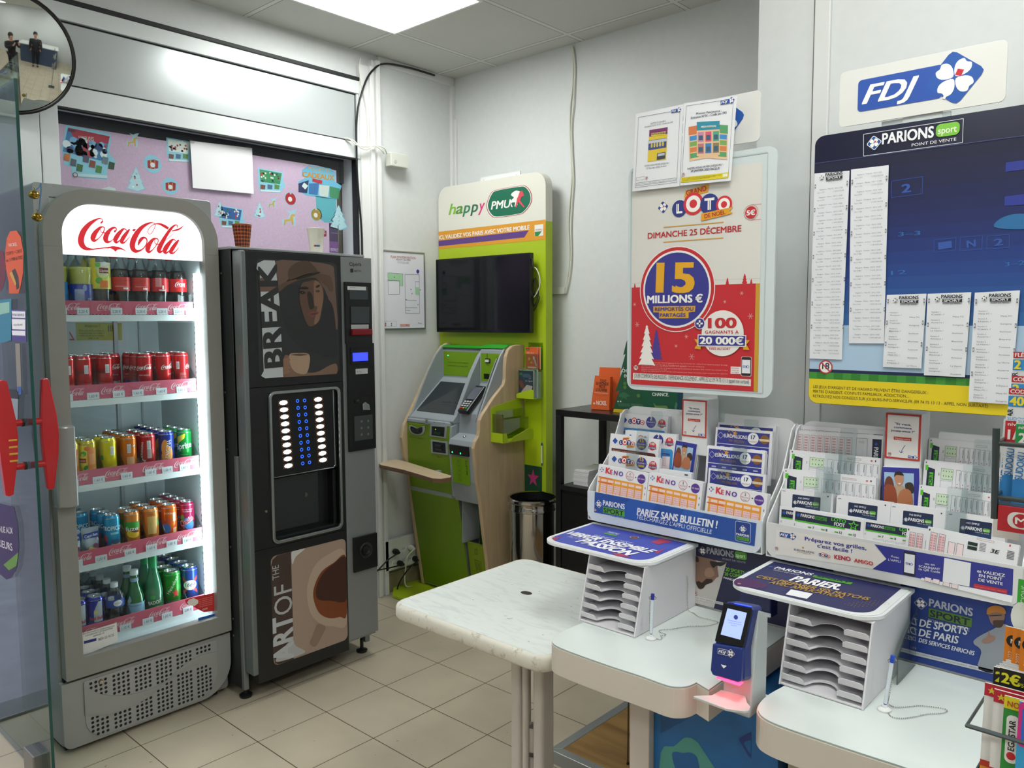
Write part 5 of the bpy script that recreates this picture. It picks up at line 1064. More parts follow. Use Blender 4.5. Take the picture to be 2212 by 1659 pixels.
m.rect((ux1-.045,1.216),(ux1-.004,1.252),'#e6e4e0',2);m.ring((ux1-.024,1.234),.010,.013,'#b8404a',3,16);m.text('18',(ux1-.024,1.230),.012,.008,'#40424a',3,al='c');m.poly([(X0+.05,1.333),(X0+.066,1.329),(X0+.05,1.325)],mat('#3fe0b0',.4,emis=1),3)
obj('instruction_plate',m,k)
sl=Vector((0,-.21,-.17)).normalized();SF_=Frame((0,-.2402,1.1862),(1,0,0),(0,.21,.17))
m=MB(SF_);L_=.27;m.box((X0+.030,-L_+.022,.001),(X1_-.034,-.012,.0035),mat('#2e3438',.12,spec=.6,name='terminal_screen'));m.use(Frame(SF_.O+SF_.N*.0045,SF_.U,SF_.V));m.text('MERCI D\'INSERER',(X0+.17,-.17),.13,.012,'#3f464b',1);m.text('VOTRE TICKET',(X0+.17,-.19),.11,.012,'#3f464b',1);obj('touch_screen',m,k,.001)
m=MB();xprism(m,[(-.472,.985),(-.484,.965),(-.486,.90),(-.482,.76),(-.468,.61),(-.460,.61),(-.464,.985)],X0+.006,X1_-.012,ldm);mp_=obj('front_plate',m,k,.003)
m=MB();xprism(m,[(-.452,.985),(-.486,.975),(-.492,.90),(-.488,.76),(-.474,.60),(-.452,.60)],X1_-.0115,X1_+.006,gryp);xprism(m,[(-.450,1.0),(-.482,.990),(-.484,.972),(-.450,.972)],X0,X1_-.0118,gryp);obj('front_rim',m,k,.003)
FF=Frame((0,-.4868,0),(1,0,0),(0,0,1))
def hole(name,pts,rim=.006,dep=None):
 P=[FF.uv(*k5(*p))for p in pts];cx=sum(p[0]for p in P)/len(P);cz=sum(p[1]for p in P)/len(P);m=MB(FF)
 m.prism([lerp((cx,cz),p,1.12)for p in P],-.006,.002,gryp);m.prism([lerp((cx,cz),p,.88)for p in P],.0022,.003,mat('#14181a',.3));return m,cx,cz
m,cx,cz=hole('s',catmull([(325,975),(360,985),(400,1000),(440,985),(462,990),(462,1040),(430,1065),(380,1065),(340,1045),(320,1010)],3,True));m.tube([FF.at(cx-.025,cz+.002,.006)-FF.O*0,FF.at(cx,cz-.006,.010),FF.at(cx+.025,cz-.002,.006)],.005,mat('#1b1f21',.25),8)if False else m.box((cx-.024,cz-.010,.003),(cx+.024,cz+.004,.008),mat('#23282a',.25));obj('ticket_slot',m,k,.001)
m,cx,cz=hole('r',[(545,970),(700,985),(692,1100),(540,1078)]);m.box((cx-.024,cz-.018,.003),(cx+.024,cz-.003,.007),mat('#0f3a20',.3));m.circ((cx-.016,cz+.010),.002,mat('#b6e02a',.4,emis=2),12,8);obj('reader_slot',m,k,.001)
m,cx,cz=hole('o',[(550,1130),(706,1150),(712,1275),(556,1255)]);m.box((cx-.026,cz+.004,.003),(cx+.020,cz+.014,.010),mat('#30363a',.35));m.box((cx-.024,cz-.016,.003),(cx+.022,cz-.006,.008),mat('#30363a',.35));obj('return_slot',m,k,.001)
m=MB(FF);c=FF.uv(*k5(500,925));m.rr((c[0]-.014,c[1]-.02),(c[0]+.014,c[1]+.016),.006,gryp,8);m.lathe([(.008,.004),(.0085,.010),(0,.012)],mat('#c2c5c6',.2,metal=1),(c[0],c[1],0),14);obj('lock',m,k)
m=MB(FF);m.ptext('Cheques et recepisses',k5(340,1100),k5(465,1118),'#33420c',2,hp=2.2);m.ptext('Tickets a lire',k5(597,942),k5(690,952),'#33420c',2,hp=2.2);m.ptext('Jeux',k5(632,1306),k5(660,1312),'#33420c',2,hp=2.2)
for x,y in((327,1088),(578,938),(617,1298)):m.ppoly([k5(x-8,y-4),k5(x+8,y-2),k5(x,y+9)],'#2a3a0c',2)
obj('front_lettering',m,mp_)
m=MB();xprism(m,[(-.466,.588),(-.376,.04),(-.368,.04),(-.458,.588)],X0+.004,X1_+.02,ldm);obj('lower_door',m,k,.002)
m=MB();xprism(m,[(-.455,.60),(-.463,.597),(-.462,.589),(-.45,.589)],X0,X1_+.024,dark);obj('gap_seal',m,k)
m=MB();xprism(m,[(-.14,1.397),(-.24,1.395),(-.27,1.37),(-.275,1.335),(-.275,1.19),(-.30,1.16),(-.43,1.045),(-.44,.94),(-.505,.915),(-.515,.89),(-.496,.70),(-.468,.585),(-.30,.585),(-.30,.03),(-.14,.03)],X1_+.006,X2,gryp)
ck2=[(-.20,1.38),(-.268,1.378),(-.30,1.34),(-.35,1.25),(-.463,1.035),(-.475,1.0),(-.478,.95),(-.40,.935),(-.26,1.15)]
xprism(m,ck2,X2-.012,X2,gryp);obj('card_module',m,k,.003)
m=MB();xprism(m,[(-.30,1.33),(-.315,1.31),(-.42,1.11),(-.462,1.02),(-.458,.965),(-.42,.96),(-.28,1.20)],X2-.028,X2-.0225,mat('#8f979c',.4));obj('privacy_shield',m,k,.002)
NF_=Frame((0,-.2754,0),(1,0,0),(0,0,1));m=MB(NF_);m.rect((X1_+.014,1.205),(X2-.020,1.352),lm_,1);m.rr((X1_+.045,1.30),(X1_+.085,1.325),.004,dark,3);m.box((X1_+.053,1.306,.002),(X1_+.078,1.319,.010),mat('#e9edf0',.3));m.rect((X1_+.059,1.325),(X1_+.063,1.352),dark,2);m.rect((X1_+.035,1.215),(X1_+.075,1.243),dark,2);m.text('CARTES',(X1_+.13,1.34),.05,.012,'#2c4a0c',2,dr=(0,-1));obj('card_plate',m,k)
T_=Frame((0,-.365,1.1035),(1,0,0),(0,.13,.115));tt=obj('payment_pad',MB(T_).box((X1_+.020,-.105,.006),(X1_+.094,.085,.034),mat('#121416',.35)),k,.008)
m=MB(T_);m.box((X1_+.028,-.02,.0345),(X1_+.086,.068,.036),mat('#5a5f6c',.2));obj('pad_display',m,tt)
for r_ in range(4):
 for c in range(3):
  col='#c9ccd0' if r_<3 else('#d0342c','#e0a02c','#39a860')[c];m=MB(T_);m.box((X1_+.030+c*.019,-.042-r_*.015,.0345),(X1_+.043+c*.019,-.034-r_*.015,.0375),mat(col,.4));obj('pad_key',m,tt)
BF_=Frame((0,-.5135,.885),(1,0,0),(0,-.0925+.0-.0,1)if False else(0,.0,1));BF_=Frame((0,-.5155,.89),(1,0,0),(0,-.019,.19))
m=MB(BF_);m.box((X1_+.022,-.052,.0),(X2-.018,.0,.012),mat('#16181a',.3));
for dx in(.045,.105):m.circ((X1_+dx,-.038),.0045,mat('#18e070',.4,emis=2.5),32,12)
obj('note_acceptor',m,k,.003)
m=MB(BF_);m.rect((X1_+.024,-.205),(X2-.028,-.062),lm_,8);m.text('BILLETS',(X2-.040,-.150),.075,.012,'#33500c',10,dr=(0,1),bold=.02)
for i,s in enumerate(('5€','10€','20€','50€','100€')):m.frame((X1_+.058,-.092-i*.025),(X1_+.094,-.072-i*.025),.0008,'#5a7a10',10);m.text(s,(X1_+.076,-.087-i*.025),None,.009,'#4c6a10',11,al='c')
obj('notes_plate',m,k)
m=MB();c=BF_.at(X1_+.085,.012,.004);m.ball((X1_+.085,-.475,.928),.009,mat('#cfd2d3',.2,metal=1),8);obj('lock',m,k)
m=MB();xprism(m,[(-.4075,.35),(-.366,.04),(-.35,.04),(-.39,.35)],X1_+.028,X2-.003,mat('#7f9418',.42));WF_=Frame((0,-.4078,.35),(1,0,0),(0,-.0415,.31));m.use(WF_)
cx=X1_+.095
for a,b in(((-.022,-.09),(-.014,-.16)),((-.014,-.16),(.020,-.165)),((.020,-.165),(.024,-.095)),((.024,-.095),(-.022,-.09)),((-.010,-.10),(-.006,-.15)),((.002,-.10),(.003,-.152)),((.012,-.102),(.012,-.154)),((-.010,-.03),(.006,-.028)),((.006,-.028),(.004,-.055)),((-.014,-.058),(.004,-.055)),((-.014,-.058),(-.010,-.03))):m.line((cx+a[0],a[1]),(cx+b[0],b[1]),.0022,'#26330c',3)
obj('waste_flap',m,k,.002)
m=MB();m.box((X1_+.028,-.31,.03),(X2-.003,-.302,.58),mat('#0d5a1e',.5));xprism(m,[(-.302,.58),(-.44,.58),(-.44,.35),(-.302,.35)],X1_+.024,X1_+.028,gryp);obj('waste_bay',m,k)
m=MB();pts=[onz(*v8(*p),.755)for p in((160,752),(235,772),(350,808),(485,850),(478,860),(420,868),(370,865),(200,815),(60,785),(52,778),(75,765),(120,757))]
m.prism([(p.x,p.y)for p in pts],.733,.755,wood('tablet_wood','#bfa889','#cbb698',4,'X'),mat('#7a5a45',.5));
m.box((.12,-.60,.72),(.15,-.485,.7329),mat('#8f979c',.4));m.box((.36,-.60,.72),(.39,-.485,.7329),mat('#8f979c',.4));obj('writing_shelf',m,k,.002)
def leaf(name,lab,F,x0,x1,z0,z1,col,draw,grp=None,th=.006):
 m=MB(F);m.box((x0,z0,0),(x1,z1,th),mat('#d9d4cc',.6));m.rect((x0,z0),(x1,z1),col,th/LAY+1);draw(m,th/LAY+2);tag(obj(name,m),lab,'leaflet',grp);return
pk=thing('leaflet_holder','clear leaflet pocket with orange cards at the top right of the green panel','leaflet holder',(.745,-.15,1.27))
m=MB();F1_=Frame((0,-.160,0),(1,0,0),(0,0,1));m.box((.70,-.1395,1.268),(.80,-.1375,1.41),clear('#e4f0a0',.06,'lime_acrylic'));m.box((.70,-.168,1.268),(.80,-.1385,1.271),ls);m.box((.70,-.170,1.268),(.80,-.1685,1.352),ls);obj('pocket',m,pk)
def ora(m,k_):m.text('AVEC VOUS',(.712,1.352),.05,.008,'#f3d9c8',k_);m.rect((.71,1.37),(.732,1.38),'#1a2a22',k_);m.text('PMU',(.713,1.372),.016,.005,'#f0f0e8',k_+1);m.ell((.73,1.325),.008,.008,'#d9c23a',k_);m.ell((.762,1.33),.007,.009,'#d8d2cc',k_);m.ell((.745,1.305),.007,.006,'#d9c23a',k_);m.poly([(.765,1.32),(.776,1.29),(.784,1.288),(.77,1.325)],'#d8d2cc',k_);m.rect((.72,1.276),(.78,1.284),'#e9c8b4',k_)
leaf('leaflet','orange betting leaflet in the top clear pocket of the green panel',Frame((0,-.160,.0),(1,0,0),(0,0,1)),.706,.786,1.272,1.385,'#d9622a',ora)
leaf('leaflet','second orange leaflet standing behind, shifted right in the top pocket',Frame((0,-.149,0),(1,0,0),(0,0,1)),.728,.796,1.272,1.388,'#e06a2c',lambda m,k_:None)
pk=thing('leaflet_holder','clear pocket with lime lip holding dark leaflets on the green panel','leaflet holder',(.745,-.16,1.12))
m=MB();m.box((.675,-.205,1.118),(.80,-.1385,1.121),gr);m.prism([(0,0),(.13,0),(.13,.0)],0,0,gr)if False else None
LF=Frame((0,-.2065,0),(1,0,0),(0,0,1));m.use(LF);m.prism([(.675,1.118),(.795,1.118),(.795,1.165),(.775,1.168),(.682,1.142),(.675,1.136)],0,.002,gr);m.use();m.box((.80,-.205,1.118),(.802,-.1385,1.26),ls);obj('pocket',m,pk)
def drk(m,k_):m.rect((.69,1.24),(.712,1.252),'#2f6a44',k_);m.text('Parier',(.72,1.222),.05,.007,'#c3ccd2',k_);m.text('en ligne',(.73,1.208),.05,.007,'#c3ccd2',k_);m.ell((.705,1.19),.014,.026,'#6a4238',k_,16,.6);m.poly([(.70,1.15),(.77,1.15),(.78,1.185),(.74,1.19)],'#a9a49c',k_);m.ell((.74,1.235),.03,.014,'#3c5566',k_)
leaf('leaflet','dark blue grey leaflet leaning in the lower pocket',Frame((0,-.188,0),(1,0,0),(0,0,1)),.684,.785,1.122,1.265,'#2b3a44',drk,th=.010)
leaf('leaflet','dark green topped leaflet behind the grey one in the lower pocket',Frame((0,-.172,0),(1,0,0),(0,0,1)),.70,.796,1.122,1.27,'#1f6a3a',lambda m,k_:None,th=.010)
ek=thing('leaflet_rack','empty lime and clear leaflet rack fixed to the birch side of the terminal','leaflet holder',(.72,-.27,.91));HX=XR+.001
m=MB();xprism(m,[(-.40,.912),(-.175,.908),(-.165,.93),(-.165,1.105),(-.185,1.115),(-.39,1.085),(-.40,1.07)],HX,HX+.003,gr);m.use();m.box((HX,-.40,.905),(HX+.085,-.165,.908),gr)
xprism(m,[(-.402,.905),(-.320,.905),(-.18,.905),(-.165,.915),(-.165,.955),(-.20,.962),(-.32,.93),(-.34,.915),(-.36,.912),(-.375,.955),(-.402,.955)],HX+.083,HX+.086,gr)
m.use();m.box((HX+.003,-.403,.908),(HX+.086,-.400,.955),gr);obj('rack_body',m,ek)
m=MB()
for(x,z,z2)in((.03,.93,1.065),(.055,.92,1.02)):obj('divider',MB().box((HX+x,-.39,z),(HX+x+.0015,-.17,z2),clear('#f2f8d8',.16,'clear_divider')),ek)
m.box((HX+.004,-.392,.93),(HX+.08,-.3905,1.05),clear('#f2f8d8',.16,'clear_divider'));obj('front_divider',m,ek)
def bead_chain(P,r=.0016,step=.0046,mt=None):
 m=MB();mt=mt or mat('#b5b3ac',.25,metal=1,name='bead_steel');L_=0;last=Vector(P[0])
 pts=[Vector(p)for p in P];acc=0;i=0;cur=pts[0];out=[cur]
 for q in pts[1:]:
  while(q-cur).length>=step:cur=cur+(q-cur).normalized()*step;out.append(cur)
 for p in out:
  R=[[(p.x+r*math.sin(a)*math.cos(b),p.y+r*math.sin(a)*math.sin(b),p.z-r*math.cos(a))for b in(0,PI/3,2*PI/3,PI,4*PI/3,5*PI/3)]for a in(.5,PI/2,PI-.5)];m.loft(R,mt)
 return m
k6=lambda x,y:(960+x/4.88,720+y/4.88)
P=[tuple(ony(*k6(x,y),-.145))for x,y in((1038,330),(1030,700),(1032,950),(1026,1150))];tag(obj('pen_chain',bead_chain(catmull(P,6),.0014,.006)),'thin bead chain hanging down the right edge of the green panel','chain')
a=ony(*k6(1026,1155),-.146);b=ony(*k6(1027,1400),-.146);m=MB();m.tube([a,a+(b-a)*.12,a+(b-a)*.121,a+(b-a)*.86,a+(b-a)*.861,b],[.004,.004,.0035,.0035,.004,.002],mat('#dfe5ea',.3),10);m.tube([a,a+(b-a)*.12],.0042,mat('#2b3f8c',.4),10);m.tube([a+(b-a)*.87,b],[.0042,.0025],mat('#2b3f8c',.4),10)
tag(obj('hanging_pen',m),'white pen with blue ends hanging on the chain above the pink star','pen')
# ================ steel bin
t=thing('steel_bin','polished steel waste bin between the betting terminal and the black shelf','waste bin',(.915,-.355,0));st=mat('#b4b0aa',.09,metal=1,name='polished_steel');c=(.915,-.355,0);R_=.122
m=MB();m.lathe([(0,.002),(R_-.008,0),(R_-.006,.01),(R_-.004,.60),(R_-.006,.60),(R_-.008,.03),(0,.03)],st,c,40);obj('bin_body',m,t)
m=MB();m.lathe([(R_-.006,.585),(R_+.001,.59),(R_+.002,.60),(R_-.002,.606),(R_-.002,.625),(R_+.006,.632),(R_+.007,.644),(R_+.002,.65),(R_-.008,.648),(R_-.010,.62),(R_-.012,.60)],st,c,40);obj('rim',m,t)
m=MB();m.lathe([(R_-.011,.03),(R_-.011,.645)],mat('#101113',.4),c,32);obj('bin_liner',m,t)
# ================ black metal shelf unit
t=thing('shelf_unit','black open shelf unit with a closed lower cupboard behind the left ticket display','shelf',(1.5,-.2,0));bm_=mat('#17171a',.4,name='black_shelf_metal',noise=.05)
SX0,SX1,SY0,SY1=1.097,1.80,-.40,-.022
m=MB();m.box((SX0,SY0,1.075),(SX1,SY1,1.105),mat('#1c1a1b',.3));obj('top_board',m,t,.002)
for x in(SX0,SX1-.03):
 for y in(SY0,SY1-.03):m=MB();m.box((x,y,0),(x+.03,y+.03,1.0745),bm_);obj('post',m,t,.002)
m=MB();m.box((SX0+.0305,SY0,.722),(SX1-.0305,SY1,.745),bm_);obj('middle_board',m,t)
m=MB();m.box((SX0+.0305,SY0+.012,.03),(SX1-.0305,SY1,.718),bm_);m.box((SX0+.002,SY0+.03,.03),(SX0+.028,SY1-.03,.72),bm_);obj('cupboard',m,t)
m=MB();m.box((SX0+.036,SY0+.003,.035),(SX1-.036,SY0+.011,.706),mat('#121215',.35));obj('cupboard_door',m,t,.001)
s3=lambda x,y:(1080+x/3.191,720+y/3.191)
o_=onz(*s3(505,1040),.746);e_=onz(*s3(600,1056),.746);ang=math.atan2(e_.y-o_.y,e_.x-o_.x);m=MB();random.seed(3)
U_=Vector((math.cos(ang),math.sin(ang),0));V_=Vector((-U_.y,U_.x,0))
for i in range(22):
 j=random.uniform(-.0012,.0012);j2=.004*math.sin(i/5.0);O=Vector((o_.x,o_.y,.7455+i*.0034))+U_*(j+.004-j2)+V_*j;m.use(Frame(O,U_,V_));m.box((0,0,0),((e_-o_).length+.004,.17,.0031),mat(random.choice(['#e3e3e6','#dcdce0','#e9e9ec']),.7))
m.use(Frame(Vector((o_.x,o_.y,.7455+22*.0034)),U_,V_));m.rect((.006,.02),(.075,.16),'#cfd6c9',1);m.rect((.002,.15),(.08,.165),'#6aa84a',2)
tag(obj('slip_stack',m),'stack of white betting slips on the middle board of the black shelf','paper stack')
og=mat('#df5f1c',.5,name='orange_card');n0=onz(*s3(625,525),1.106);n1=onz(*s3(752,531),1.106)
t=thing('leaflet_dispenser','orange cardboard leaflet dispenser on top of the black shelf','leaflet holder',((n0.x+n1.x)/2,n0.y+.04,1.106))
OFr=Frame((n0.x,n0.y,1.106),(n1-n0),(0,0.10,1));wN=(n1-n0).length;hN=.30
o2=lambda x,y:OFr.uv(*s3(x,y))
m=MB(OFr);m.prism([o2(625,522),o2(752,531),(wN,o2(800,300)[1]),o2(655,290)],-.035,0,og);obj('card_box',m,t)
m=MB(OFr);bb=Frame(OFr.at(.0,0,-.045),OFr.U,OFr.V);m.use(bb);hi=bb.uv(*s3(665,233))[1];m.prism([(.012,0),(wN+.03,0),(wN+.035,hi),(.022,hi)],-.002,0,og);obj('back_card',m,t)
m=MB(Frame(OFr.at(0,0,.0005),OFr.U,OFr.V));
for i,(s,a,b)in enumerate((('TOUT',(688,336),(732,340)),('LE MONDE',(663,354),(748,360)),('PEUT',(682,376),(726,380)),("L'OUVRIR",(662,397),(738,404)))):m.ptext(s,s3(*a),s3(*b),'#43200f',2,hp=6.2,bold=.03)
m.ptext('NiCKEL',s3(664,492),s3(736,496),'#f6e6dc',3,hp=9,bold=.03);m.ptext('COMPTE SANS CONDITIONS',s3(648,410),s3(745,420),'#f3d8c8',2,hp=2)
for j in range(5):m.line(m.q(*s3(644+j*3,474+abs(j-2)*3)),m.q(*s3(644+j*3,492-abs(j-2)*3)),.0015,'#f6e6dc',3)
m.line(m.q(*s3(632,408)),m.q(*s3(690,432)),.0012,'#b84a12',3);m.line(m.q(*s3(690,432)),m.q(*s3(752,425)),.0012,'#b84a12',3);obj('front_print',m,t)
t0=onz(*s3(772,541),1.106);t1=onz(*s3(1045,560),1.106)
t=thing('tree_display','dark green fir tree shaped cardboard display on the black shelf','cardboard display',((t0.x+t1.x)/2,t0.y,1.106));tg=mat('#155235',.5,name='green_card')
TFr=Frame((t0.x,t0.y,1.106),(t1-t0),(0,.06,1));o3=lambda x,y:TFr.uv(*s3(x,y));cxr=o3(905,500)[0]
half=[o3(*p)for p in((782,520),(822,395),(795,400),(858,222),(832,258),(866,140),(850,150),(868,72),(905,-40))]
m=MB(TFr);bz=o3(772,541)[1];poly_=half+[(2*cxr-p[0]+.03,p[1])for p in half[:-1][::-1]];m.prism(poly_,-.004,0,tg);m.prism([(poly_[0][0],0),(poly_[-1][0],0),(poly_[-1][0],poly_[0][1]),(poly_[0][0]+.004,poly_[0][1])],-.003,.002,mat('#d8b71c',.5));obj('tree_card',m,t)
m=MB(Frame(TFr.at(0,0,.0004),TFr.U,TFr.V))
m.ptext('CH',s3(842,268),s3(872,270),'#e8efe8',2,hp=7,bold=.03);m.ptext('EN',s3(856,302),s3(880,304),'#e8efe8',2,hp=6,bold=.03);m.ptext('T',s3(858,322),s3(866,323),'#c23a3a',2,hp=6,bold=.03)
g2='#2f6a48';m.ppoly([s3(*p)for p in((820,420),(850,405),(875,415),(900,432),(870,440),(880,460),(850,445),(835,460),(840,440),(822,440))],g2,2)
for x,y in((955,430),(862,345),(862,372)):m.circ(m.q(*s3(x,y)),.009,'#4f7a3a',2,8)
for j in range(4):m.ptext('Jouer comporte des risques : endettement, isolement, dependance',s3(810+j*3,485+j*6),s3(1010,492+j*6),'#6a9a7a',2,hp=1.6)
for x in(815,832):m.circ(m.q(*s3(x,470)),.004,'#dfe8df',2,10)
obj('tree_print',m,t)
r0=onz(*s3(1045,515),1.106)
q0=ony(1405,862,t0.y+.02);q1=ony(1475,905,t0.y+.02)
t=thing('green_card_display','flat green racing cardboard sign behind the fir tree display','cardboard display',((q0.x+q1.x)/2,t0.y+.03,1.106))
HF_=Frame((0,t0.y+.022,0),(1,0,0),(0,0,1));a=HF_.uv(1400,800);b=HF_.uv(1474,905);m=MB(HF_);m.box((a[0]-.04,1.106,-.004),(b[0],a[1],0),mat('#14563a',.5));m.use(Frame((0,t0.y+.0216,0),(1,0,0),(0,0,1)));m.ptext('CHANCE.',(1409,855),(1445,856),'#eef2ee',2,hp=7,bold=.03);m.ppoly([(1411,870),(1418,876),(1440,876),(1444,882),(1436,884),(1436,890),(1430,884),(1420,884),(1414,892),(1415,880)],'#6a8a4a',2);m.ppoly([(1460,868),(1464,872),(1461,888),(1457,880)],'#3f7a6a',2);m.rect((b[0]-.025,1.106),(b[0],a[1]),'#0f4050',1);obj('card',m,t)
# ================ square café table
tz=.705;L=onz(845,1300,tz);B=onz(1113,1200,tz);Fp=onz(1190,1418,tz)
TX0,TX1,TY0,TY1=L.x,L.x+.60,L.y-.01,L.y+.59
t=thing('cafe_table','square white marbled café table with worn rounded rim and central pedestal','table',((TX0+TX1)/2,(TY0+TY1)/2,0))
tm=bpy.data.materials.new('marbled_top');tm.use_nodes=True;nt=tm.node_tree;bs=nt.nodes['Principled BSDF'];bs.inputs['Roughness'].default_value=.38
g=nt.nodes.new('ShaderNodeNewGeometry');mpn=nt.nodes.new('ShaderNodeMapping');mpn.inputs['Scale'].default_value=(3,14,1);mpn.inputs['Rotation'].default_value=(0,0,.5);n=nt.nodes.new('ShaderNodeTexNoise');n.inputs['Scale'].default_value=3;n.inputs['Detail'].default_value=9;n.inputs['Distortion'].default_value=1.5
cr=nt.nodes.new('ShaderNodeValToRGB');cr.color_ramp.elements[0].position=.33;cr.color_ramp.elements[0].color=lin('#d0d6d5');cr.color_ramp.elements[1].position=.5;cr.color_ramp.elements[1].color=lin('#dde2e0')
nt.links.new(g.outputs['Position'],mpn.inputs[0]);nt.links.new(mpn.outputs[0],n.inputs['Vector']);nt.links.new(n.outputs['Fac'],cr.inputs[0]);nt.links.new(cr.outputs[0],bs.inputs['Base Color'])
rimm=bpy.data.materials.new('worn_rim');rimm.use_nodes=True;nt=rimm.node_tree;bs=nt.nodes['Principled BSDF'];bs.inputs['Roughness'].default_value=.45;g=nt.nodes.new('ShaderNodeNewGeometry');n=nt.nodes.new('ShaderNodeTexNoise');n.inputs['Scale'].default_value=26;n.inputs['Detail'].default_value=12;n.inputs['Roughness'].default_value=.75;cr=nt.nodes.new('ShaderNodeValToRGB')
cr.color_ramp.elements[0].position=.30;cr.color_ramp.elements[0].color=lin('#9a8f78');cr.color_ramp.elements[1].position=.46;cr.color_ramp.elements[1].color=lin('#dcd9cd');nt.links.new(g.outputs['Position'],n.inputs['Vector']);nt.links.new(n.outputs['Fac'],cr.inputs[0]);nt.links.new(cr.outputs[0],bs.inputs['Base Color'])
R2=lambda d,z:[(p[0],p[1],z)for p in rrect((TX0+d,TY0+d),(TX1-d,TY1-d),max(.05-d,.004),8)]
m=MB();m.prism(rrect((TX0+.014,TY0+.014),(TX1-.014,TY1-.014),.036,8),tz-.03,tz,tm)
cx,cy=(TX0+TX1)/2,(TY0+TY1)/2;m.use(Frame((0,0,tz),(1,0,0),(0,1,0)));hp_=m.q(1137,1281);m.ell(hp_,.020,.014,'#2b261f',1,24)
for p in((944,1269),(1022,1296),(866,1305),(1165,1278),(1223,1256),(1248,1293),(1234,1311),(1236,1321),(1173,1372),(1142,1386),(1076,1288),(1106,1264)):m.circ(m.q(*p),.0018,'#4a443c',2,7)
for p in((1092,1331),(1098,1337),(1104,1336)):m.ell(m.q(*p),.006,.001,'#6a655c',2,8,.4)
obj('table_top',m,t)
m=MB();m.loft([R2(d,z)for d,z in((.0145,tz-.0008),(.010,tz+.0008),(.004,tz-.003),(0,tz-.012),(0,tz-.034),(.006,tz-.042),(.0145,tz-.044))],rimm,cap=False);obj('rim',m,t)
ped=mat('#cfc8c0',.4,name='pedestal_paint');s_=.036
for(dx,dy)in((-1,-1),(1,1)):m=MB();m.prism(rrect((cx+dx*.044-.020,cy+dy*.0-.03),(cx+dx*.044+.020,cy+dy*.0+.03),.012,5),.03,tz-.044,ped);obj('column',m,t)
for(dx,dy,r_)in((0,-.030,.010),(0,.030,.010)):m=MB();m.lathe([(r_,.03),(r_,tz-.044)],ped,(cx+dx,cy+dy,0),14);obj('rod',m,t)
m=MB();m.lathe([(.021,.24),(.023,.25),(.023,.31),(.021,.315),(.015,.31),(.015,.25)],ped,(cx,cy,0),20);m.lathe([(.018,.10),(.018,.22),(.014,.222),(.014,.10)],ped,(cx,cy,0),20);obj('collar',m,t)
for a in range(4):
 m=MB();an=PI/4+a*PI/2;m.loft([[(cx+r_*math.cos(an)+w*math.cos(an+PI/2)*s1,cy+r_*math.sin(an)+w*math.sin(an+PI/2)*s1,z)for s1,z in((-1,.0),(1,.0),(1,h_),(-1,h_))]for r_,w,h_ in((.04,.022,.034),(.2,.018,.028),(.30,.014,.015))],ped,smooth=False);obj('foot',m,t,.003)
 # ================ low wooden platform
pa=mat('#a3a7a8',.35,metal=.5,name='aluminium_edge');pw=wood('plank_wood','#7f6038','#a68452',3,'X',.4)
P0x,P0y,P1x,P1y,ph=1.782,-1.282,2.455,-.45,.046
t=thing('wooden_platform','low wood-effect platform with aluminium edging on the tiled floor','platform',(2.1,-.85,0))
m=MB();m.box((P0x+.035,P0y+.035,.0),(P1x,P1y,ph-.002),pw);obj('plank_top',m,t)
m=MB();m.prism([(P0x,P0y),(P1x,P0y),(P1x,P0y+.0349),(P0x+.0349,P0y+.0349)],0,ph,pa);obj('front_edge',m,t,.002)
m=MB();m.prism([(P0x,P0y+.001),(P0x+.0345,P0y+.0355),(P0x+.0345,P1y),(P0x,P1y)],0,ph,pa);obj('side_edge',m,t,.002)
# ================ emblems of the betting furniture
NV='#1b2c6e'
def clover(m,c,s,k,col='#f4f3ee',sq='#c8203a',rot=0.12,bgc=None):
 for i,a in enumerate((PI*.75,PI*.25,-PI*.75,-PI*.25)):
  a+=rot;ca,sa=math.cos(a),math.sin(a)
  m.poly(catmull([(c[0]+s*(u*ca-v*sa),c[1]+s*(u*sa+v*ca))for u,v in((.08,0),(.36,.30),(.68,.38),(.92,.22),(.86,0),(.92,-.22),(.68,-.38),(.36,-.30))],3,True),col,k+i*.15)
 m.line((c[0]-s*.05,c[1]-s*.1),(c[0]-s*.45,c[1]-s*.95),s*.13,col,k+.7)
 if sq:m.poly([(c[0]+s*x,c[1]+s*y)for x,y in((.02,.12),(.30,.02),(.42,.30),(.14,.40))],sq,k+1)
def diamond(m,c,s,k,col='#2450a8',edge=None,rot=0.1):
 def dm(q,kk,cc):
  pts=[]
  for i in range(4):
   a=rot+i*PI/2
   for d in(-.16,0,.16):r_=q*(1 if d else 1.03)*.98;pts.append((c[0]+r_*math.cos(a+d)*(.97 if d else 1),c[1]+r_*math.sin(a+d)*(.97 if d else 1)))
  m.poly(pts,cc,kk)
 if edge:dm(s*1.12,k-.3,edge)
 dm(s,k,col)
def fdj(m,c,w,k=2,bar='#2450a8',d=(1,0),outline=None):
 """betting company emblem centred on c, total width w"""
 D=Vector(d[:2]).normalized();N_=Vector((-D.y,D.x));T=lambda u,v:(c[0]+(D.x*u+N_.x*v)*w,c[1]+(D.y*u+N_.y*v)*w)
 if outline:m.poly([T(u,v)for u,v in rrect((-.52,-.16),(.2,.16),.04)],outline,k-.5)
 m.poly([T(u,v)for u,v in rrect((-.5,-.14),(.2,.14),.035)],bar,k);m.poly([T(u,v)for u,v in rrect((-.45,-.11),(.0,.11),.03)],bar,k+.3)
 diamond(m,T(.29,.01),w*.215,k+.5,bar if outline else '#1f55a8',outline);clover(m,T(.29,.01),w*.17,k+1)
 m.text('FDJ',T(-.455,-.075),w*.46,w*.16,'#f6f5f1',k+2,dr=D,shear=.35,bold=.035)
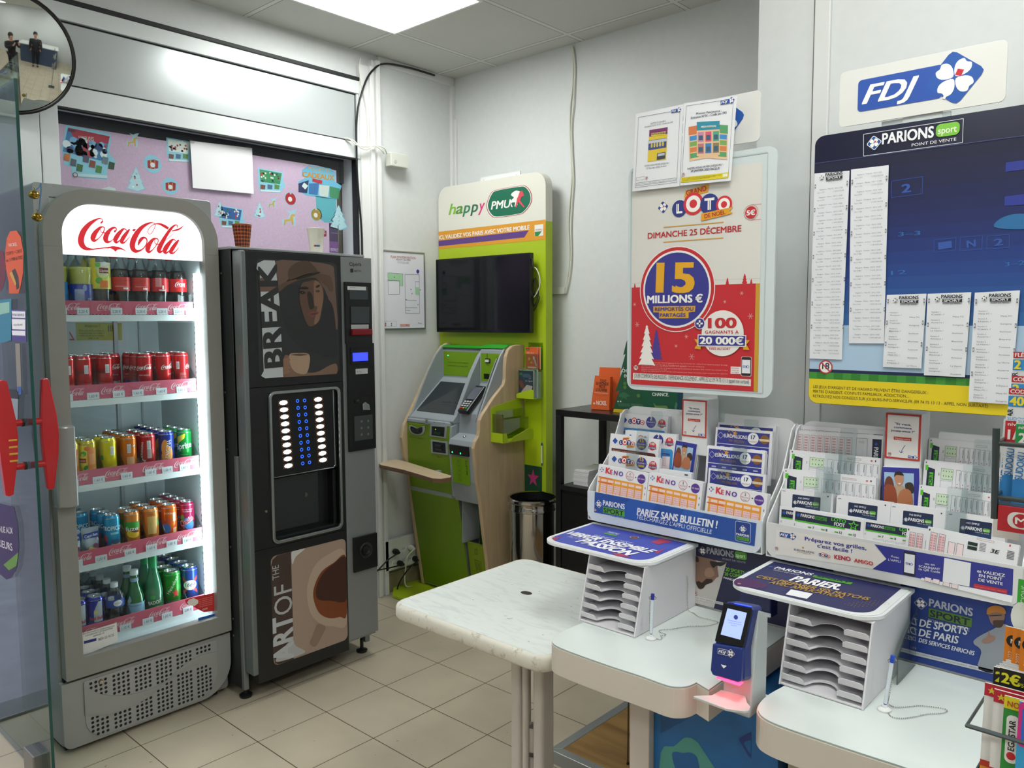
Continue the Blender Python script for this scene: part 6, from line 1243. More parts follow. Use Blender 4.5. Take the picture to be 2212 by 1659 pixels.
def parions(m,c,w,k=2,fg='#f2f3f5',pill='#5fae32',d=(1,0),stacked=False,dia='#1e4f9c',sub_=True):
 """sports betting lettering: diamond, word and green pill; c = left baseline point"""
 D=Vector(d[:2]).normalized();N_=Vector((-D.y,D.x));T=lambda u,v:(c[0]+(D.x*u+N_.x*v)*w,c[1]+(D.y*u+N_.y*v)*w)
 if stacked:
  m.text('PARIONS',T(.25,.02),w*.75,w*.15,fg,k,dr=D,bold=.04);m.poly([T(u,v)for u,v in((.25,-.20),(1.0,-.20),(1.0,-.02),(.25,-.02))],pill,k);m.text('SPORT',T(.28,-.18),w*.68,w*.135,'#16233a',k+1,dr=D,bold=.03)
  if sub_:m.text('POINT DE VENTE',T(.25,-.29),w*.72,w*.055,fg,k,dr=D,bold=.01)
  diamond(m,T(.10,.03),w*.105,k,dia,fg);clover(m,T(.10,.03),w*.085,k+1);return
 m.text('PARIONS',T(.17,.0),w*.56,w*.125,fg,k,dr=D,bold=.04);m.poly([T(u,v)for u,v in rrect((.755,-.01),(1.0,.135),.05)],pill,k);m.text('sport',T(.78,.025),w*.19,w*.075,'#e9f5d8',k+1,dr=D,bold=.02)
 if sub_:m.text('POINT DE VENTE',T(.50,-.075),w*.47,w*.035,fg,k,dr=D)
 diamond(m,T(.075,.03),w*.075,k,dia,fg);clover(m,T(.075,.03),w*.06,k+1)
def loto(m,c,s,k=2,noel=False):
 """four lettered balls, s = total width"""
 B_=(('L',-.38,-.02,.13,'#2a3580'),('O',-.14,.03,.17,'#d22a35'),('T',.13,.0,.155,'#2a3580'),('O',.37,-.03,.13,'#d22a35'))
 if noel:m.poly([(c[0]+x*s,c[1]+y*s)for x,y in((-.30,.13),(-.28,.24),(.12,.30),(.10,.18))],'#e0a021',k);m.text('GRAND',(c[0]-.26*s,c[1]+.165*s),s*.34,s*.075,'#b8232e',k+1,dr=(1,.12),bold=.03)
 for i,(ch,x,y,r_,col)in enumerate(B_):
  m.circ((c[0]+x*s,c[1]+y*s),r_*s,col,k+i*.5+1,20)
  if ch=='O':m.ring((c[0]+x*s,c[1]+y*s),r_*s*.38,r_*s*.74,'#f3f0ea',k+i*.5+1.4,20)
  else:m.text(ch,(c[0]+x*s,c[1]+(y-r_*.5)*s),None,r_*s*1.05,'#f3f0ea',k+i*.5+1.4,al='c',bold=.09)
 if noel:m.poly([(c[0]+x*s,c[1]+y*s)for x,y in((.0,-.24),(.0,-.13),(.40,-.09),(.52,-.08),(.46,-.13),(.52,-.17),(.30,-.20))],'#e0a021',k+4);m.text('DE NOËL',(c[0]+.06*s,c[1]-.205*s),s*.34,s*.06,'#b8232e',k+5,dr=(1,.1),bold=.03)
def age18(m,c,r_,k=2):m.circ(c,r_,'#f1efea',k,18);m.ring(c,r_*.82,r_,'#b8323c',k+1,18);m.text('18',(c[0],c[1]-r_*.3),r_*1.0,None,'#2a3050',k+1,al='c',bold=.02);m.line((c[0]-r_*.6,c[1]+r_*.6),(c[0]+r_*.6,c[1]-r_*.6),r_*.16,'#b8323c',k+2)
wp=mat('#e2e4e6',.35,name='white_display_plastic');wsh=mat('#e3e6e8',.28,name='white_acrylic');gls=mat('#dbe3e1',.06,coat=.3,name='glass_worktop')
# ================ counters
def counter(name,lab,x0,x1,y0,y1,z,out):
 t=thing(name,lab,'counter',((x0+x1)/2,(y0+y1)/2,0));cx_,cy_=(x0+x1)/2,(y0+y1)/2
 m=MB();m.prism(out,z-.068,z-.004,mat('#d6cdc2',.4,name='counter_edge'),smooth=False);obj('worktop',m,t,.002)
 m=MB();m.prism([(cx_+(p[0]-cx_)*.992,cy_+(p[1]-cy_)*.992)for p in out],z-.0035,z,gls,mat('#a9b8b4',.15));obj('glass_top',m,t)
 return t
CZ=.77
OC=lambda f,pts:[(p.x,p.y)for p in(onz(*f(*q),CZ)for q in catmull(pts,3))]
c1=counter('betting_counter','left white rounded counter with a glass top, its tray rack beside the pen',2.276,2.704,-1.99,-1.461,CZ,[(2.287,-1.461)]+OC(lambda x,y:(1160+x/3.078,1120+y/3.078),[(290,697),(180,743),(118,785),(97,812),(110,838),(170,868),(300,917),(500,987),(700,1052),(860,1110),(940,1122),(1010,1115),(1062,1092)])+[(2.704,-1.88),(2.704,-1.461)])
m=MB();m.box((2.43,-1.76,0),(2.485,-1.50,.70),mat('#cdc3bb',.45));obj('leg',m,c1,.002)
c2=counter('betting_counter','right white rounded counter with a glass top, in front of the blue sports poster',2.822,3.36,-1.99,-1.461,CZ,[(2.826,-1.461)]+OC(lambda x,y:(1560+x/3.3926,1180+y/3.3926),[(430,1030),(340,1080),(282,1128),(255,1172),(258,1212),(300,1258),(420,1315),(700,1412),(1000,1512),(1280,1602)])+[(3.27,-1.912),(3.32,-1.88),(3.34,-1.83),(3.34,-1.461)])
m=MB();m.box((2.80,-1.70,0),(3.34,-1.48,.70),mat('#b3a798',.5));m.box((2.82,-1.75,.40),(2.97,-1.701,.69),mat('#a99c8d',.5));obj('under_panel',m,c2,.003)
m=MB();m.box((2.7045,-1.82,CZ-.045),(2.8215,-1.76,CZ-.03),mat('#d2d3d0',.4));tag(obj('link_plate',m),'small pale metal plate bridging the gap between the two counters','bracket')
m=MB();m.box((2.7045,-1.50,.71),(2.8215,-1.461,.757),mat('#c2b8aa',.5));m.box((2.7045,-1.46,.757),(2.8215,-1.461,.766),gls);tag(obj('back_ledge',m),'low pale ledge behind the gap between the two counters','ledge')
BPF=Frame((0,-1.74,0),(1,0,0),(0,0,1));t=thing('blue_cabinet','blue printed cabinet front with teal diamond shapes between the two counters','cabinet',(2.64,-1.6,0))
m=MB();m.box((2.487,-1.74,0),(2.795,-1.50,.695),mat('#1466a8',.35,noise=.12,nscale=4,name='blue_print'));obj('cabinet_body',m,t)
def b5(x,y):return(1330+x/5.739,1370+y/5.739)
m=MB(Frame((0,-1.7402,0),(1,0,0),(0,0,1)))
def cl_(pts):return[(min(max(p[0],2.488),2.794),min(max(p[1],.057),.694))for p in pts]
m.poly(cl_(catmull([m.q(*b5(*p))for p in((560,1470),(720,1390),(840,1290),(900,1280),(960,1295),(1020,1340),(1060,1400),(1230,1660),(1500,2100),(900,2500),(560,2300))],3,True)),'#4f9a90',1)
m.poly(cl_(catmull([m.q(*b5(*p))for p in((700,1500),(740,1455),(830,1470),(930,1465),(1000,1510),(1025,1580),(1030,1680),(900,1800),(760,1700))],4,True)),'#1c5f9f',2)
m.poly(cl_([m.q(*b5(*p))for p in((1525,1300),(1560,1270),(1680,1210),(1680,1540),(1640,1500))]),'#243a86',1);m.poly(cl_([m.q(*b5(*p))for p in((1590,1350),(1610,1325),(1680,1310),(1680,1490),(1640,1440))]),'#1466a8',2)
m.poly(cl_([m.q(*b5(*p))for p in((560,800),(1300,860),(950,1020),(560,1230))]),'#15558f',1)
obj('cabinet_print',m,t)
m=MB();a=Vector((2.052,-1.198,.056));m.tube([a,Vector((2.052,-1.198,.40)),Vector((2.054,-1.198,.72))],.0022,ck,6);m.ball(tuple(a+Vector((0,0,.006))),.006,ck,6);tag(obj('black_wire',m),'thin black wire hanging straight down to the wooden platform','wire')
def rack(lab,x0,x1,yb0,yt,yk,z0,z1,n,brd,lab2,sheet):
 t=thing('tray_rack',lab,'tray rack',((x0+x1)/2,(yb0+yk)/2,z0));wh=mat('#dcdadf',.4,name='tray_plastic')
 prof=[(yb0,z0),(yk,z0),(yk,z1),(yt,z1)]
 m=MB();xprism(m,prof,x0,x0+.004,wh);xprism(m,prof,x1-.004,x1,wh);m.use();m.box((x0+.004,yk-.004,z0),(x1-.004,yk,z1),wh);m.box((x0+.004,yb0+.002,z0),(x1-.004,yk-.004,z0+.004),wh);m.box((x0+.004,yt+.004,z1-.004),(x1-.004,yk-.004,z1),wh);obj('rack_body',m,t,.001)
 w=x1-x0-.010;xs=x0+.005
 for i in range(n):
  z=z0+.012+i*(z1-z0-.024)/n;f=(z-z0)/(z1-z0);yf=yb0+(yt-yb0)*f+.003;m=MB()
  def fr_(u):
   return yf if(u<.30 or u>.70)else yf+.040*math.sin(PI*(u-.30)/.40)**.5
  top=[(xs+w*u,fr_(u),z+.0005+(.0))for u in[k_/20 for k_ in range(21)]];n1=len(top)
  m.add([(p[0],p[1],p[2])for p in top]+[(xs+w*k_/20,yk-.006,z+.0005)for k_ in range(21)]+[(p[0],p[1],p[2]-.0015)for p in top]+[(xs+w*k_/20,yk-.006,z-.001)for k_ in range(21)],[(k_,k_+1,n1+k_+1,n1+k_)for k_ in range(20)]+[(2*n1+k_+1,2*n1+k_,3*n1+k_,3*n1+k_+1)for k_ in range(20)]+[(k_+1,k_,2*n1+k_,2*n1+k_+1)for k_ in range(20)],wh)
  hh=.0135
  for(u0,u1,sl_)in((0,.30,1),(.70,1.0,-1)):
   F_=Frame((xs+w*u0,yf,z),(1,0,0),(0,-.20,1));ww=w*(u1-u0);m.use(F_)
   m.prism([(0,0),(ww,0),(ww-(.004 if sl_>0 else 0),hh*.7 if sl_>0 else hh-.004),(ww-(.010 if sl_>0 else .006),hh),((.006 if sl_<0 else .0),hh),(0,hh*.7)],-.0006,.0008,wh)
  obj('tray',m,t)
 return t
rack('white six-slot tray rack on the left counter, under the blue slogan board',2.270,2.440,-1.757,-1.712,-1.462,CZ+.001,.934,6,0,0,0)
rack('white six-slot tray rack on the right counter, under the dark slogan board',2.800,2.972,-1.760,-1.715,-1.462,CZ+.001,.934,6,0,0,0)
def board(lab,x0,x1,y0,y1,draw,col):
 z=.936;t=thing('slogan_board',lab,'writing board',((x0+x1)/2,(y0+y1)/2,z));m=MB();m.prism(rrect((x0,y0),(x1,y1),(.055,.055,.004,.004),10),z,z+.007,wsh);obj('board',m,t,.002)
 m=MB();m.prism(rrect((x0+.004,y0+.004),(x1-.006,y1-.012),(.052,.052,.002,.002),10),z+.0072,z+.0085,wsh);obj('clear_cover',m,t,.001)
 F_=Frame((0,0,z+.0087),(1,0,0),(0,1,0));m=MB(F_);m.poly(rrect((x0+.014,y0+.014),(x1-.022,y1-.022),(.045,.045,.002,.002),8),col,0);draw(m);obj('printed_sheet',m,t)
b8=lambda x,y:(1160+x/3.457,760+y/3.457)
def dr1(m):
 m.ptext('PARIEZ, C\'EST',b8(405,1375),b8(700,1440),'#c9cdf0',2,hp=3.5,shear=.3);m.ptext('VIBRER ENSEMBLE',b8(215,1362),b8(845,1508),'#f2f2fa',3,hp=7,shear=.3,bold=.05);m.ptext('AUTOUR D\'UNE MÊME',b8(220,1383),b8(640,1480),'#b9bde8',2,hp=3.5,shear=.3);m.ptext('PASSION',b8(285,1420),b8(690,1528),'#f2f2fa',3,hp=9,shear=.3,bold=.05)
 for pts in(((850,1420),(930,1395),(1010,1420),(900,1440)),((880,1495),(960,1470),(900,1510)),((560,1500),(640,1510),(700,1535),(600,1528)),((110,1395),(180,1380),(130,1410))):m.ppoly([b8(*p)for p in pts],'#a83a58',1.5)
 age18(m,m.q(*b8(122,1387)),.005,2);m.circ(m.q(*b8(727,1388)),.012,'#24345e',2,16);m.ring(m.q(*b8(727,1388)),.010,.0125,'#b8a24a',3,16);m.circ(m.q(*b8(727,1388)),.005,'#b8323c',3,12);m.ptext('PARIONS',b8(520,1350),b8(600,1368),'#dfe3f5',2,hp=3);m.ppoly([b8(*p)for p in((505,1352),(600,1372),(590,1380),(500,1362))],'#4f9a3a',2)
board('blue slogan board resting on the left tray rack',2.108,2.452,-1.722,-1.472,dr1,'#3f4cae')
c6=lambda x,y:(1560+x/3.3926,1180+y/3.3926)
def dr2(m):
 m.ptext('PARIONS',c6(380,165),c6(655,218),'#f0f1f5',2,hp=5,bold=.03,shear=.2);m.ptext('POINT DE VENTE',c6(375,178),c6(560,215),'#c9cedb',2,hp=2);m.ppoly([c6(*p)for p in((675,213),(960,268),(940,283),(660,228))],'#4a9a35',2);m.ptext('SPORT',c6(690,226),c6(930,274),'#1d3a2a',3,hp=3,bold=.03)
 m.ptext('PARIER.',c6(490,252),c6(850,322),'#f4f4f7',2,hp=12,shear=.35,bold=.05);m.ptext("C'EST PREPARER SES MATCHS",c6(245,230),c6(1070,400),'#b5923e',2,hp=6,shear=.2,bold=.03);m.ptext('AVEC APPLICATION.',c6(340,272),c6(885,386),'#b5923e',2,hp=6,shear=.2,bold=.03)
 m.ppoly([c6(*p)for p in((505,318),(665,350),(620,388),(465,355))],'#e8e9ee',2);m.poly(catmull([m.q(*c6(*p))for p in((85,262),(130,235),(260,250),(330,285),(290,310),(120,292))],3,True),'#4a2256',1);age18(m,m.q(*c6(125,276)),.004,2);diamond(m,m.q(*c6(357,153)),.006,2)
 random.seed(2)
 for i in range(9):
  for j in range(4):p=c6(900+j*22+i*32,452-i*3-j*0+j*9-30+random.uniform(-2,2));m.circ(m.q(*p),.0013,'#a88a3c',2,5)
board('dark navy slogan board resting on the right tray rack',2.655,2.982,-1.725,-1.472,dr2,'#2a2c5c')
def pen(lab,foot,top,col,nm='counter_pen'):
 t=thing(nm,lab,'pen',tuple(foot),'pens standing on the counters');a=Vector(foot);b=Vector(top);d=(b-a).normalized()
 m=MB();m.lathe([(.013,0),(.013,.003),(.009,.006),(.006,.007),(.005,.012),(0,.012)],mat('#e4e6e6',.3),tuple(a),20);obj('pen_foot',m,t)
 L_=(b-a).length;m=MB();m.tube([a+d*.008,a+d*.014],[.002,.0035],mat('#2b46a8',.4),10);m.tube([a+d*.014,a+d*(L_-.014)],.0038,mat('#d9e2ea',.15,name='clear_barrel'),12);m.tube([a+d*.02,a+d*(L_*.55)],.0014,mat('#2b3f9c',.4),6);obj('barrel',m,t)
 m=MB();m.tube([b-d*.0139,b],.0044,mat(col,.35),12);obj('pen_cap',m,t)
 m=MB();s=CR*.006;m.tube([b-d*.014-s,b-d*.010-s*1.5,b-d*.002,b-d*.010+s*1.5,b-d*.014+s],.0008,mat('#b5b3ac',.25,metal=1),6);obj('clip_ring',m,t);return t
f1=onz(1406,1380,CZ+.0005);tp=ony(1410,1283,f1.y);pen('blue capped pen upright on the left counter beside the tray rack',f1,tp,'#2b2f9a')
f2=onz(1910,1534,CZ+.0005);tp2=ony(1929,1416,f2.y+.01);pen('blue capped pen leaning upright on the right counter',f2,tp2,'#2450c8')
def chain(lab,pts3):
 tag(obj('bead_chain',bead_chain([Vector(p)for p in catmull([tuple(p)for p in pts3],8)],.0014,.0040)),lab,'chain','bead chains of the pens')
d5=lambda x,y:(1160+x/3.078,1120+y/3.078)
Zc=lambda p:onz(*p,CZ+.002)
P=[ony(*d5(752,530),f1.y+.003),ony(*d5(748,640),f1.y+.005),ony(*d5(752,760),f1.y+.004),Zc(d5(775,790)),Zc(d5(815,806)),Zc(d5(832,795)),Zc(d5(822,778)),Zc(d5(850,778)),Zc(d5(852,768)),Zc(d5(815,755)),Zc(d5(822,742)),Zc(d5(900,735)),Zc(d5(1000,718)),Zc(d5(1120,715)),Zc(d5(1170,705)),Zc(d5(1205,690)),Zc(d5(1150,672)),Zc(d5(1080,655)),Zc(d5(1040,628)),Zc(d5(1008,612)),onx(*d5(1000,520),2.444),onx(*d5(1003,440),2.444),onx(*d5(998,378),2.444)]
chain('long bead chain curling from the left pen to the side of the tray rack',P)
P=[ony(*c6(1243,880),f2.y+.008),ony(*c6(1240,1000),f2.y+.006),ony(*c6(1222,1110),f2.y+.004),Zc(c6(1215,1150)),Zc(c6(1260,1178)),Zc(c6(1340,1178)),Zc(c6(1450,1168)),Zc(c6(1560,1180)),Zc(c6(1630,1192)),Zc(c6(1648,1210)),Zc(c6(1600,1225)),Zc(c6(1500,1230)),Zc(c6(1420,1248)),Zc(c6(1320,1262)),Zc(c6(1250,1252)),Zc(c6(1222,1230)),Zc(c6(1218,1190))]
chain('bead chain lying in a long loop on the right counter',P)
m=MB();xprism(m,[(-1.60,CZ+.001),(-1.47,CZ+.001),(-1.47,.90),(-1.56,.86),(-1.60,.83)],2.986,2.9885,clear('#e8f0ee',.2,'side_wing_acrylic'));tag(obj('acrylic_wing',m),'clear acrylic wing standing at the right side of the right tray rack','panel')
tb=mat('#1f3278',.3,name='navy_case');F9=Frame((0,-1.9,0),(1,0,0),(0,0,1));e4=lambda x,y:(1450+x/4.366,1160+y/4.366)
t=thing('ticket_terminal','dark blue ticket checking terminal with lit screen between the counters','terminal',(2.76,-1.85,.75))
xa,xb,za,zm,zb_=2.716,2.797,.797,.871,.978;TF_=Frame((0,-1.905,.80),(1,0,0),(.10,.22,1));
q_=lambda x,y:TF_.uv(*e4(x,y))
outl=[q_(*p)for p in((383,1250),(405,1000),(440,880),(497,635),(520,612),(750,655),(770,690),(690,1045),(680,1345),(650,1372),(400,1300))]
m=MB(TF_);m.prism(outl,-.045,-.004,tb);m.prism([q_(*p)for p in((405,1000),(688,1045),(670,1360),(640,1368),(405,1298),(384,1250))],-.03,.008,tb);obj('case',m,t,.006,3)
m=MB(TF_);m.prism([q_(*p)for p in((500,622),(752,668),(762,690),(682,1040),(412,980),(420,940))],-.0038,.001,mat('#0a0b0e',.2));obj('bezel',m,t,.001)
m=MB(TF_);m.prism([q_(*p)for p in((535,672),(716,715),(655,968),(470,918))],.0012,.002,mat('#a3b6f2',.4,emis=.55,name='terminal_display'));m.use(Frame(TF_.at(0,0,.0022),TF_.U,TF_.V));m.circ(m.q(*e4(610,757)),.0045,'#3a46a8',1,16);m.ptext('Veuillez présenter',e4(533,785),e4(665,812),'#4a5ab0',1,hp=2);m.ptext('votre reçu sous le',e4(540,808),e4(662,832),'#4a5ab0',1,hp=2);m.ptext('lecteur',e4(568,835),e4(622,843),'#4a5ab0',1,hp=2);obj('lit_display',m,t)
m=MB(Frame(TF_.at(0,0,.0085),TF_.U,TF_.V));dd=Vector(m.q(*e4(590,1110)))-Vector(m.q(*e4(450,1078)));fdj(m,m.q(*e4(518,1090)),dd.length*1.08,2,tb,dd,'#e8eaf0');m.ppoly([e4(468,1200),e4(523,1216),e4(495,1240)],'#eef0f4',1);obj('case_print',m,t)
m=MB(TF_);m.prism([q_(*p)for p in((598,622),(755,655),(752,662),(596,630))],-.003,.0015,mat('#2438ff',.3,emis=3,name='blue_light_bar'));obj('light_bar',m,t)
m=MB();xprism(m,[(-1.875,.736),(-1.80,.736),(-1.80,.93),(-1.845,.955),(-1.862,.84),(-1.868,.765)],2.728,2.792,mat('#b9c0c2',.4,name='grey_stand'));obj('stand',m,t,.004)
pt=[onz(*e4(*p),.778)for p in((208,1502),(232,1495),(385,1490),(420,1470),(470,1440),(700,1500),(715,1560),(748,1600),(735,1635),(690,1643),(520,1620))]
m=MB();m.prism([(p.x,p.y)for p in pt],.773,.778,mat('#c9cbcb',.35));obj('scan_tray',m,t,.001)
m=MB();m.box((2.735,-1.91,.8155),(2.785,-1.893,.8175),mat('#ff2440',.4,emis=9,name='red_scanner_light'));obj('scanner_window',m,t)
m=MB();a=ony(1600,1240,-1.60);b=ony(1664,1338,-1.60);m.box((a.x,-1.60,b.z),(b.x,-1.56,a.z),mat('#1b2458',.25,name='navy_back_box'));a=ony(1640,1322,-1.601);m.box((a.x,-1.606,a.z-.006),(a.x+.03,-1.6005,a.z+.004),mat('#dfe2e6',.4));tag(obj('navy_box',m,None,.008,3),'navy blue acrylic box behind the ticket terminal','box')
LPF_=Frame((0,-1.462,0),(1,0,0),(0,0,1))
m=MB(LPF_);m.prism([(2.42,CZ+.006),(2.80,CZ+.006),(2.80,.952),(2.42,.952)],.0,.003,mat('#232447',.35));m.use(Frame((0,-1.4655,0),(1,0,0),(0,0,1)))
m.ppoly([e4(*p)for p in((215,182),(522,240),(402,670),(172,610))],'#c3beb9',1);A=m.q(*e4(265,140));B_=m.q(*e4(715,215));parions(m,A,(Vector(B_)-Vector(A)).length,2,'#a9a9ae',d=Vector(B_)-Vector(A),dia='#2a2c44')
def pc_(pts,c,k):m.poly(catmull([m.q(*e4(*p))for p in pts],4,True),c,k)
pc_([(220,182),(300,190),(400,215),(440,245),(438,300),(448,370),(425,385),(405,410),(385,430),(330,450),(300,485),(260,480),(235,430),(195,375),(192,270)],'#8a6a58',2);pc_([(370,225),(430,235),(520,240),(470,275),(430,268),(400,290),(375,260)],'#2b2220',3);pc_([(235,430),(265,415),(290,430),(330,395),(350,395),(390,400),(380,430),(330,450),(300,485),(262,486)],'#33241e',3);pc_([(215,185),(255,190),(260,235),(225,225)],'#3a2c28',3);pc_([(330,300),(380,290),(410,350),(370,380),(320,360)],'#a3806a',3)
m.ptext('20 SPORTS',e4(515,318),e4(690,355),'#7cc23a',2,hp=8,bold=.03);m.ptext('20 COMPÉT',e4(505,360),e4(700,392),'#7cc23a',2,hp=7,bold=.03);m.ptext('PARIEZ ICI',e4(495,390),e4(640,425),'#e8e8ee',2,hp=4,bold=.03);m.ppoly([e4(*p)for p in((222,552),(492,618),(490,642),(215,582))],'#dcdad8',2);m.ptext('JOUER COMPORTE DES RISQUES : DEPENDANCE',e4(226,575),e4(485,634),'#6a6a72',3,hp=3);age18(m,m.q(*e4(230,530)),.006,3)
tag(obj('sports_poster',m),'small dark poster with a bearded man in profile behind the left counter','poster')
m=MB(LPF_);m.prism([(2.95,CZ+.006),(3.19,CZ+.006),(3.19,.952),(2.95,.952)],0,.003,mat('#1d3a88',.35));m.use(Frame((0,-1.4655,0),(1,0,0),(0,0,1)))
A=m.q(*c6(1415,420));B_=m.q(*c6(1825,480));parions(m,A,(Vector(B_)-Vector(A)).length*1.02,2,'#b3b8c6','#567f2c',(1,-.02),True,'#2a3f80')
for s,a,b,hp_ in(('DE SPORTS',(1445,585),(1802,650),16),('DE PARIS',(1440,655),(1735,715),16),('DES SERVICES ENRICHIS',(1440,700),(1850,800),9)):m.ptext(s,c6(*a),c6(*b),'#dfe3ec',2,hp=hp_,shear=.25,bold=.03)
for y in(540,612):m.ptext('+',c6(1405,y+14),c6(1432,y+16),'#dfe3ec',2,bold=.03)
def pd_(pts,c,k):m.poly(catmull([m.q(*c6(*p))for p in pts],3,True),c,k)
pd_([(1850,720),(1845,690),(1900,650),(1980,610),(2060,570),(2110,590),(2090,620),(2075,830),(2060,930),(1880,900),(1900,780),(1880,740)],'#8f939c',2);pd_([(1905,690),(1945,660),(1955,610),(1965,650),(2000,660),(1990,690),(1930,710)],'#9a7566',4);pd_([(1955,490),(2000,478),(2068,490),(2065,545),(2030,580),(1985,575),(1962,540)],'#94705f',3);pd_([(1940,490),(1950,450),(2005,432),(2065,450),(2078,495),(2010,480),(1950,498)],'#c07a2c',5);pd_([(1985,545),(2040,540),(2068,545),(2050,590),(2000,590)],'#4a342c',4);m.ppoly([c6(*p)for p in((1960,505),(2050,500),(2050,506),(1960,511))],'#33302e',5)
m.ppoly([c6(*p)for p in((1400,765),(1985,905),(1985,935),(1398,795))],'#c9ccd2',2);m.ptext('JOUER COMPORTE DES RISQUES : DEPENDANCE, ISOLEMENT... APPELEZ LE 09 74 75 13 13',c6(1405,785),c6(1980,925),'#6a6f80',3,hp=3);age18(m,m.q(*c6(1410,745)),.004,3)
tag(obj('sports_poster',m),'small blue poster with a man in an orange beanie behind the right counter','poster')
m=MB();m.box((2.10,-1.459,.72),(3.36,-1.202,CZ+.0),mat('#cfcac2',.5));m.box((2.42,-1.459,CZ+.0),(3.2,-1.44,.955),wp);tag(obj('rear_upstand',m),'pale upstand behind both counters carrying the posters and ticket displays','furniture')
# ================ ticket displays
LK=.13
def slip(name,lab,y0,tl,tr,h,draw,col='#e6e6ea',th=.012,grp=None,cat='betting slips'):
 ny=1/math.sqrt(1+LK*LK);F_=Frame((0,y0,1.0),(1,0,0),(0,LK,1));a=F_.uv(*tl);b=F_.uv(*tr);w=b[0]-a[0];top=(a[1]+b[1])/2;sk_=(b[1]-a[1])
 G_=Frame(F_.at(a[0],a[1]),(b[0]-a[0],0,0)if False else(Vector((w,0,0))+F_.V*(b[1]-a[1])),F_.V);m=MB(G_);h=min(h,top+.030)
 n=max(2,int(th/.004));random.seed(int(tl[0]))
 for i in range(n):dz=random.uniform(-.0025,.002)if i else 0;dx=random.uniform(-.001,.002)if i else 0;m.box((dx,-h,-.004*(i+1)+.0004),(w+dx,dz,-.004*i),mat(random.choice(['#dddde2','#e3e3e7','#d6d7dc']),.6))
 m.rect((.0005,-h),(w-.0005,-.0005),col,1);draw(m,w,h);tag(obj(name,m),lab,cat,grp)
def d_keno(m,w,h):
 s=w/.16;diamond(m,(.012*s,-.014),.0065*s,2);clover(m,(.012*s,-.014),.005*s,3)
 for ch,x,c,hh in(('K',.026,'#d8343c',.016),('E',.040,'#c83a5a',.012),('N',.053,'#8a3f8a',.012),('O',.069,'#5a3a9a',.012)):m.text(ch,(x*s,-.022),None,hh*s,c,3,bold=.05)
 m.ring((.104*s,-.017),.0115*s,.0125*s,'#c8434a',2,20);m.text('2',(.104*s,-.014),None,.006*s,'#3a3a48',3,al='c',bold=.02);m.text('MILLIONS',(.104*s,-.021),.019*s,.004*s,'#c8434a',3,al='c');m.text('CASH',(.104*s,-.027),None,.003*s,'#3a3a48',3,al='c')
 m.circ((.140*s,-.019),.0125*s,'#5a3590',2,20);m.text('100 000€',(.140*s,-.021),.021*s,.004*s,'#e6def0',3,al='c');m.circ((.1225*s,-.0175),.002,'#2a2c40',2,8)
 m.poly([(.008*s,-.034),(w-.012*s,-.034),(w-.012*s,-h),(.008*s,-h)],'#e9a038',2);m.rect((.004*s,-.037),(.05*s,-.034),'#e0643a',3);m.rect((.004*s,-.051),(.05*s,-.048),'#e0643a',3)
 for i in range(6):
  x=(.014+i*.0222)*s;m.rr((x,-.0465),(x+.0185*s,-.0395),.002,'#f2d3cc',3);m.rect((x,-h),(x+.0185*s,-.053),'#f0cfd0',3)
  for a in range(4):
   for b in range(9):m.rect((x+.002*s+a*.0042*s,-.058-b*.0058),(x+.0045*s+a*.0042*s,-.0552-b*.0058),'#dba3a8',4)if-.058-b*.0058>-h else 0
 for y in(-.045,-.062):m.rect((w-.006*s,y),(w-.0045*s,y+.006),'#2a2a30',3)
def d_loto(n1,n2,noel):
 def f(m,w,h):
  s=w/.115;diamond(m,(.013*s,-.014*s),.006*s,2);loto(m,(.042*s,-.015*s),.038*s,2,noel);m.circ((.076*s,-.014*s),.0115*s,'#3a3a90',2,20);m.text(n1,(.076*s,-.010*s),None,.0075*s,'#f0c03a' if noel else '#f4f4f8',3,al='c',bold=.03);m.text('MILLIONS €',(.076*s,-.0155*s),.018*s,.0028*s,'#f0f0f6',3,al='c');m.rect((.069*s,-.0215*s),(.083*s,-.0175*s),'#b59a3a' if noel else '#5a5ab0',3)
  m.circ((.101*s,-.015*s),.0085*s,'#c8323c',2,18);m.text(n2,(.101*s,-.013*s),None,.005*s,'#f4f0f0',3,al='c',bold=.02);m.rect((.092*s,-.021*s),(.110*s,-.016*s),'#4a3a70',3);m.text('20 000€',(.101*s,-.020*s),.016*s,.003*s,'#f4f0f0',4,al='c');m.text('+',(.0895*s,-.016*s),None,.003*s,'#3a3a60',3,al='c')
  c1_,c2_=('#5c241e','#c8452c')if noel else('#2f8fd0','#2a4a90')
  m.poly([(.006*s,-.029*s),(w-.008*s,-.029*s),(w-.005*s,-.033*s),(w-.005*s,-h),(.006*s,-h)],c1_,2)
  if noel:
   random.seed(4)
   for i in range(14):m.circ((random.uniform(.012,.10)*s,-.036*s-random.uniform(0,.014)),.0028*s,c2_,3,6)
   m.text('Vos numéros au choix pour le tirage',(.010*s,-.034*s),.055*s,.0025*s,'#e6b8a8',4)
  else:
   for i in range(5):x=(.010+i*.0195)*s;m.rect((x,-.041*s),(x+.016*s,-.037*s),c2_,3);m.rect((x,-h),(x+.0165*s,-.043*s),'#e9d9dc',3);[m.rect((x+.002+a*.0038,-.049-b*.006),(x+.0038+a*.0038,-.0465-b*.006),'#b98a94',4)for a in range(3)for b in range(8)if-.049-b*.006>-h]
 return f
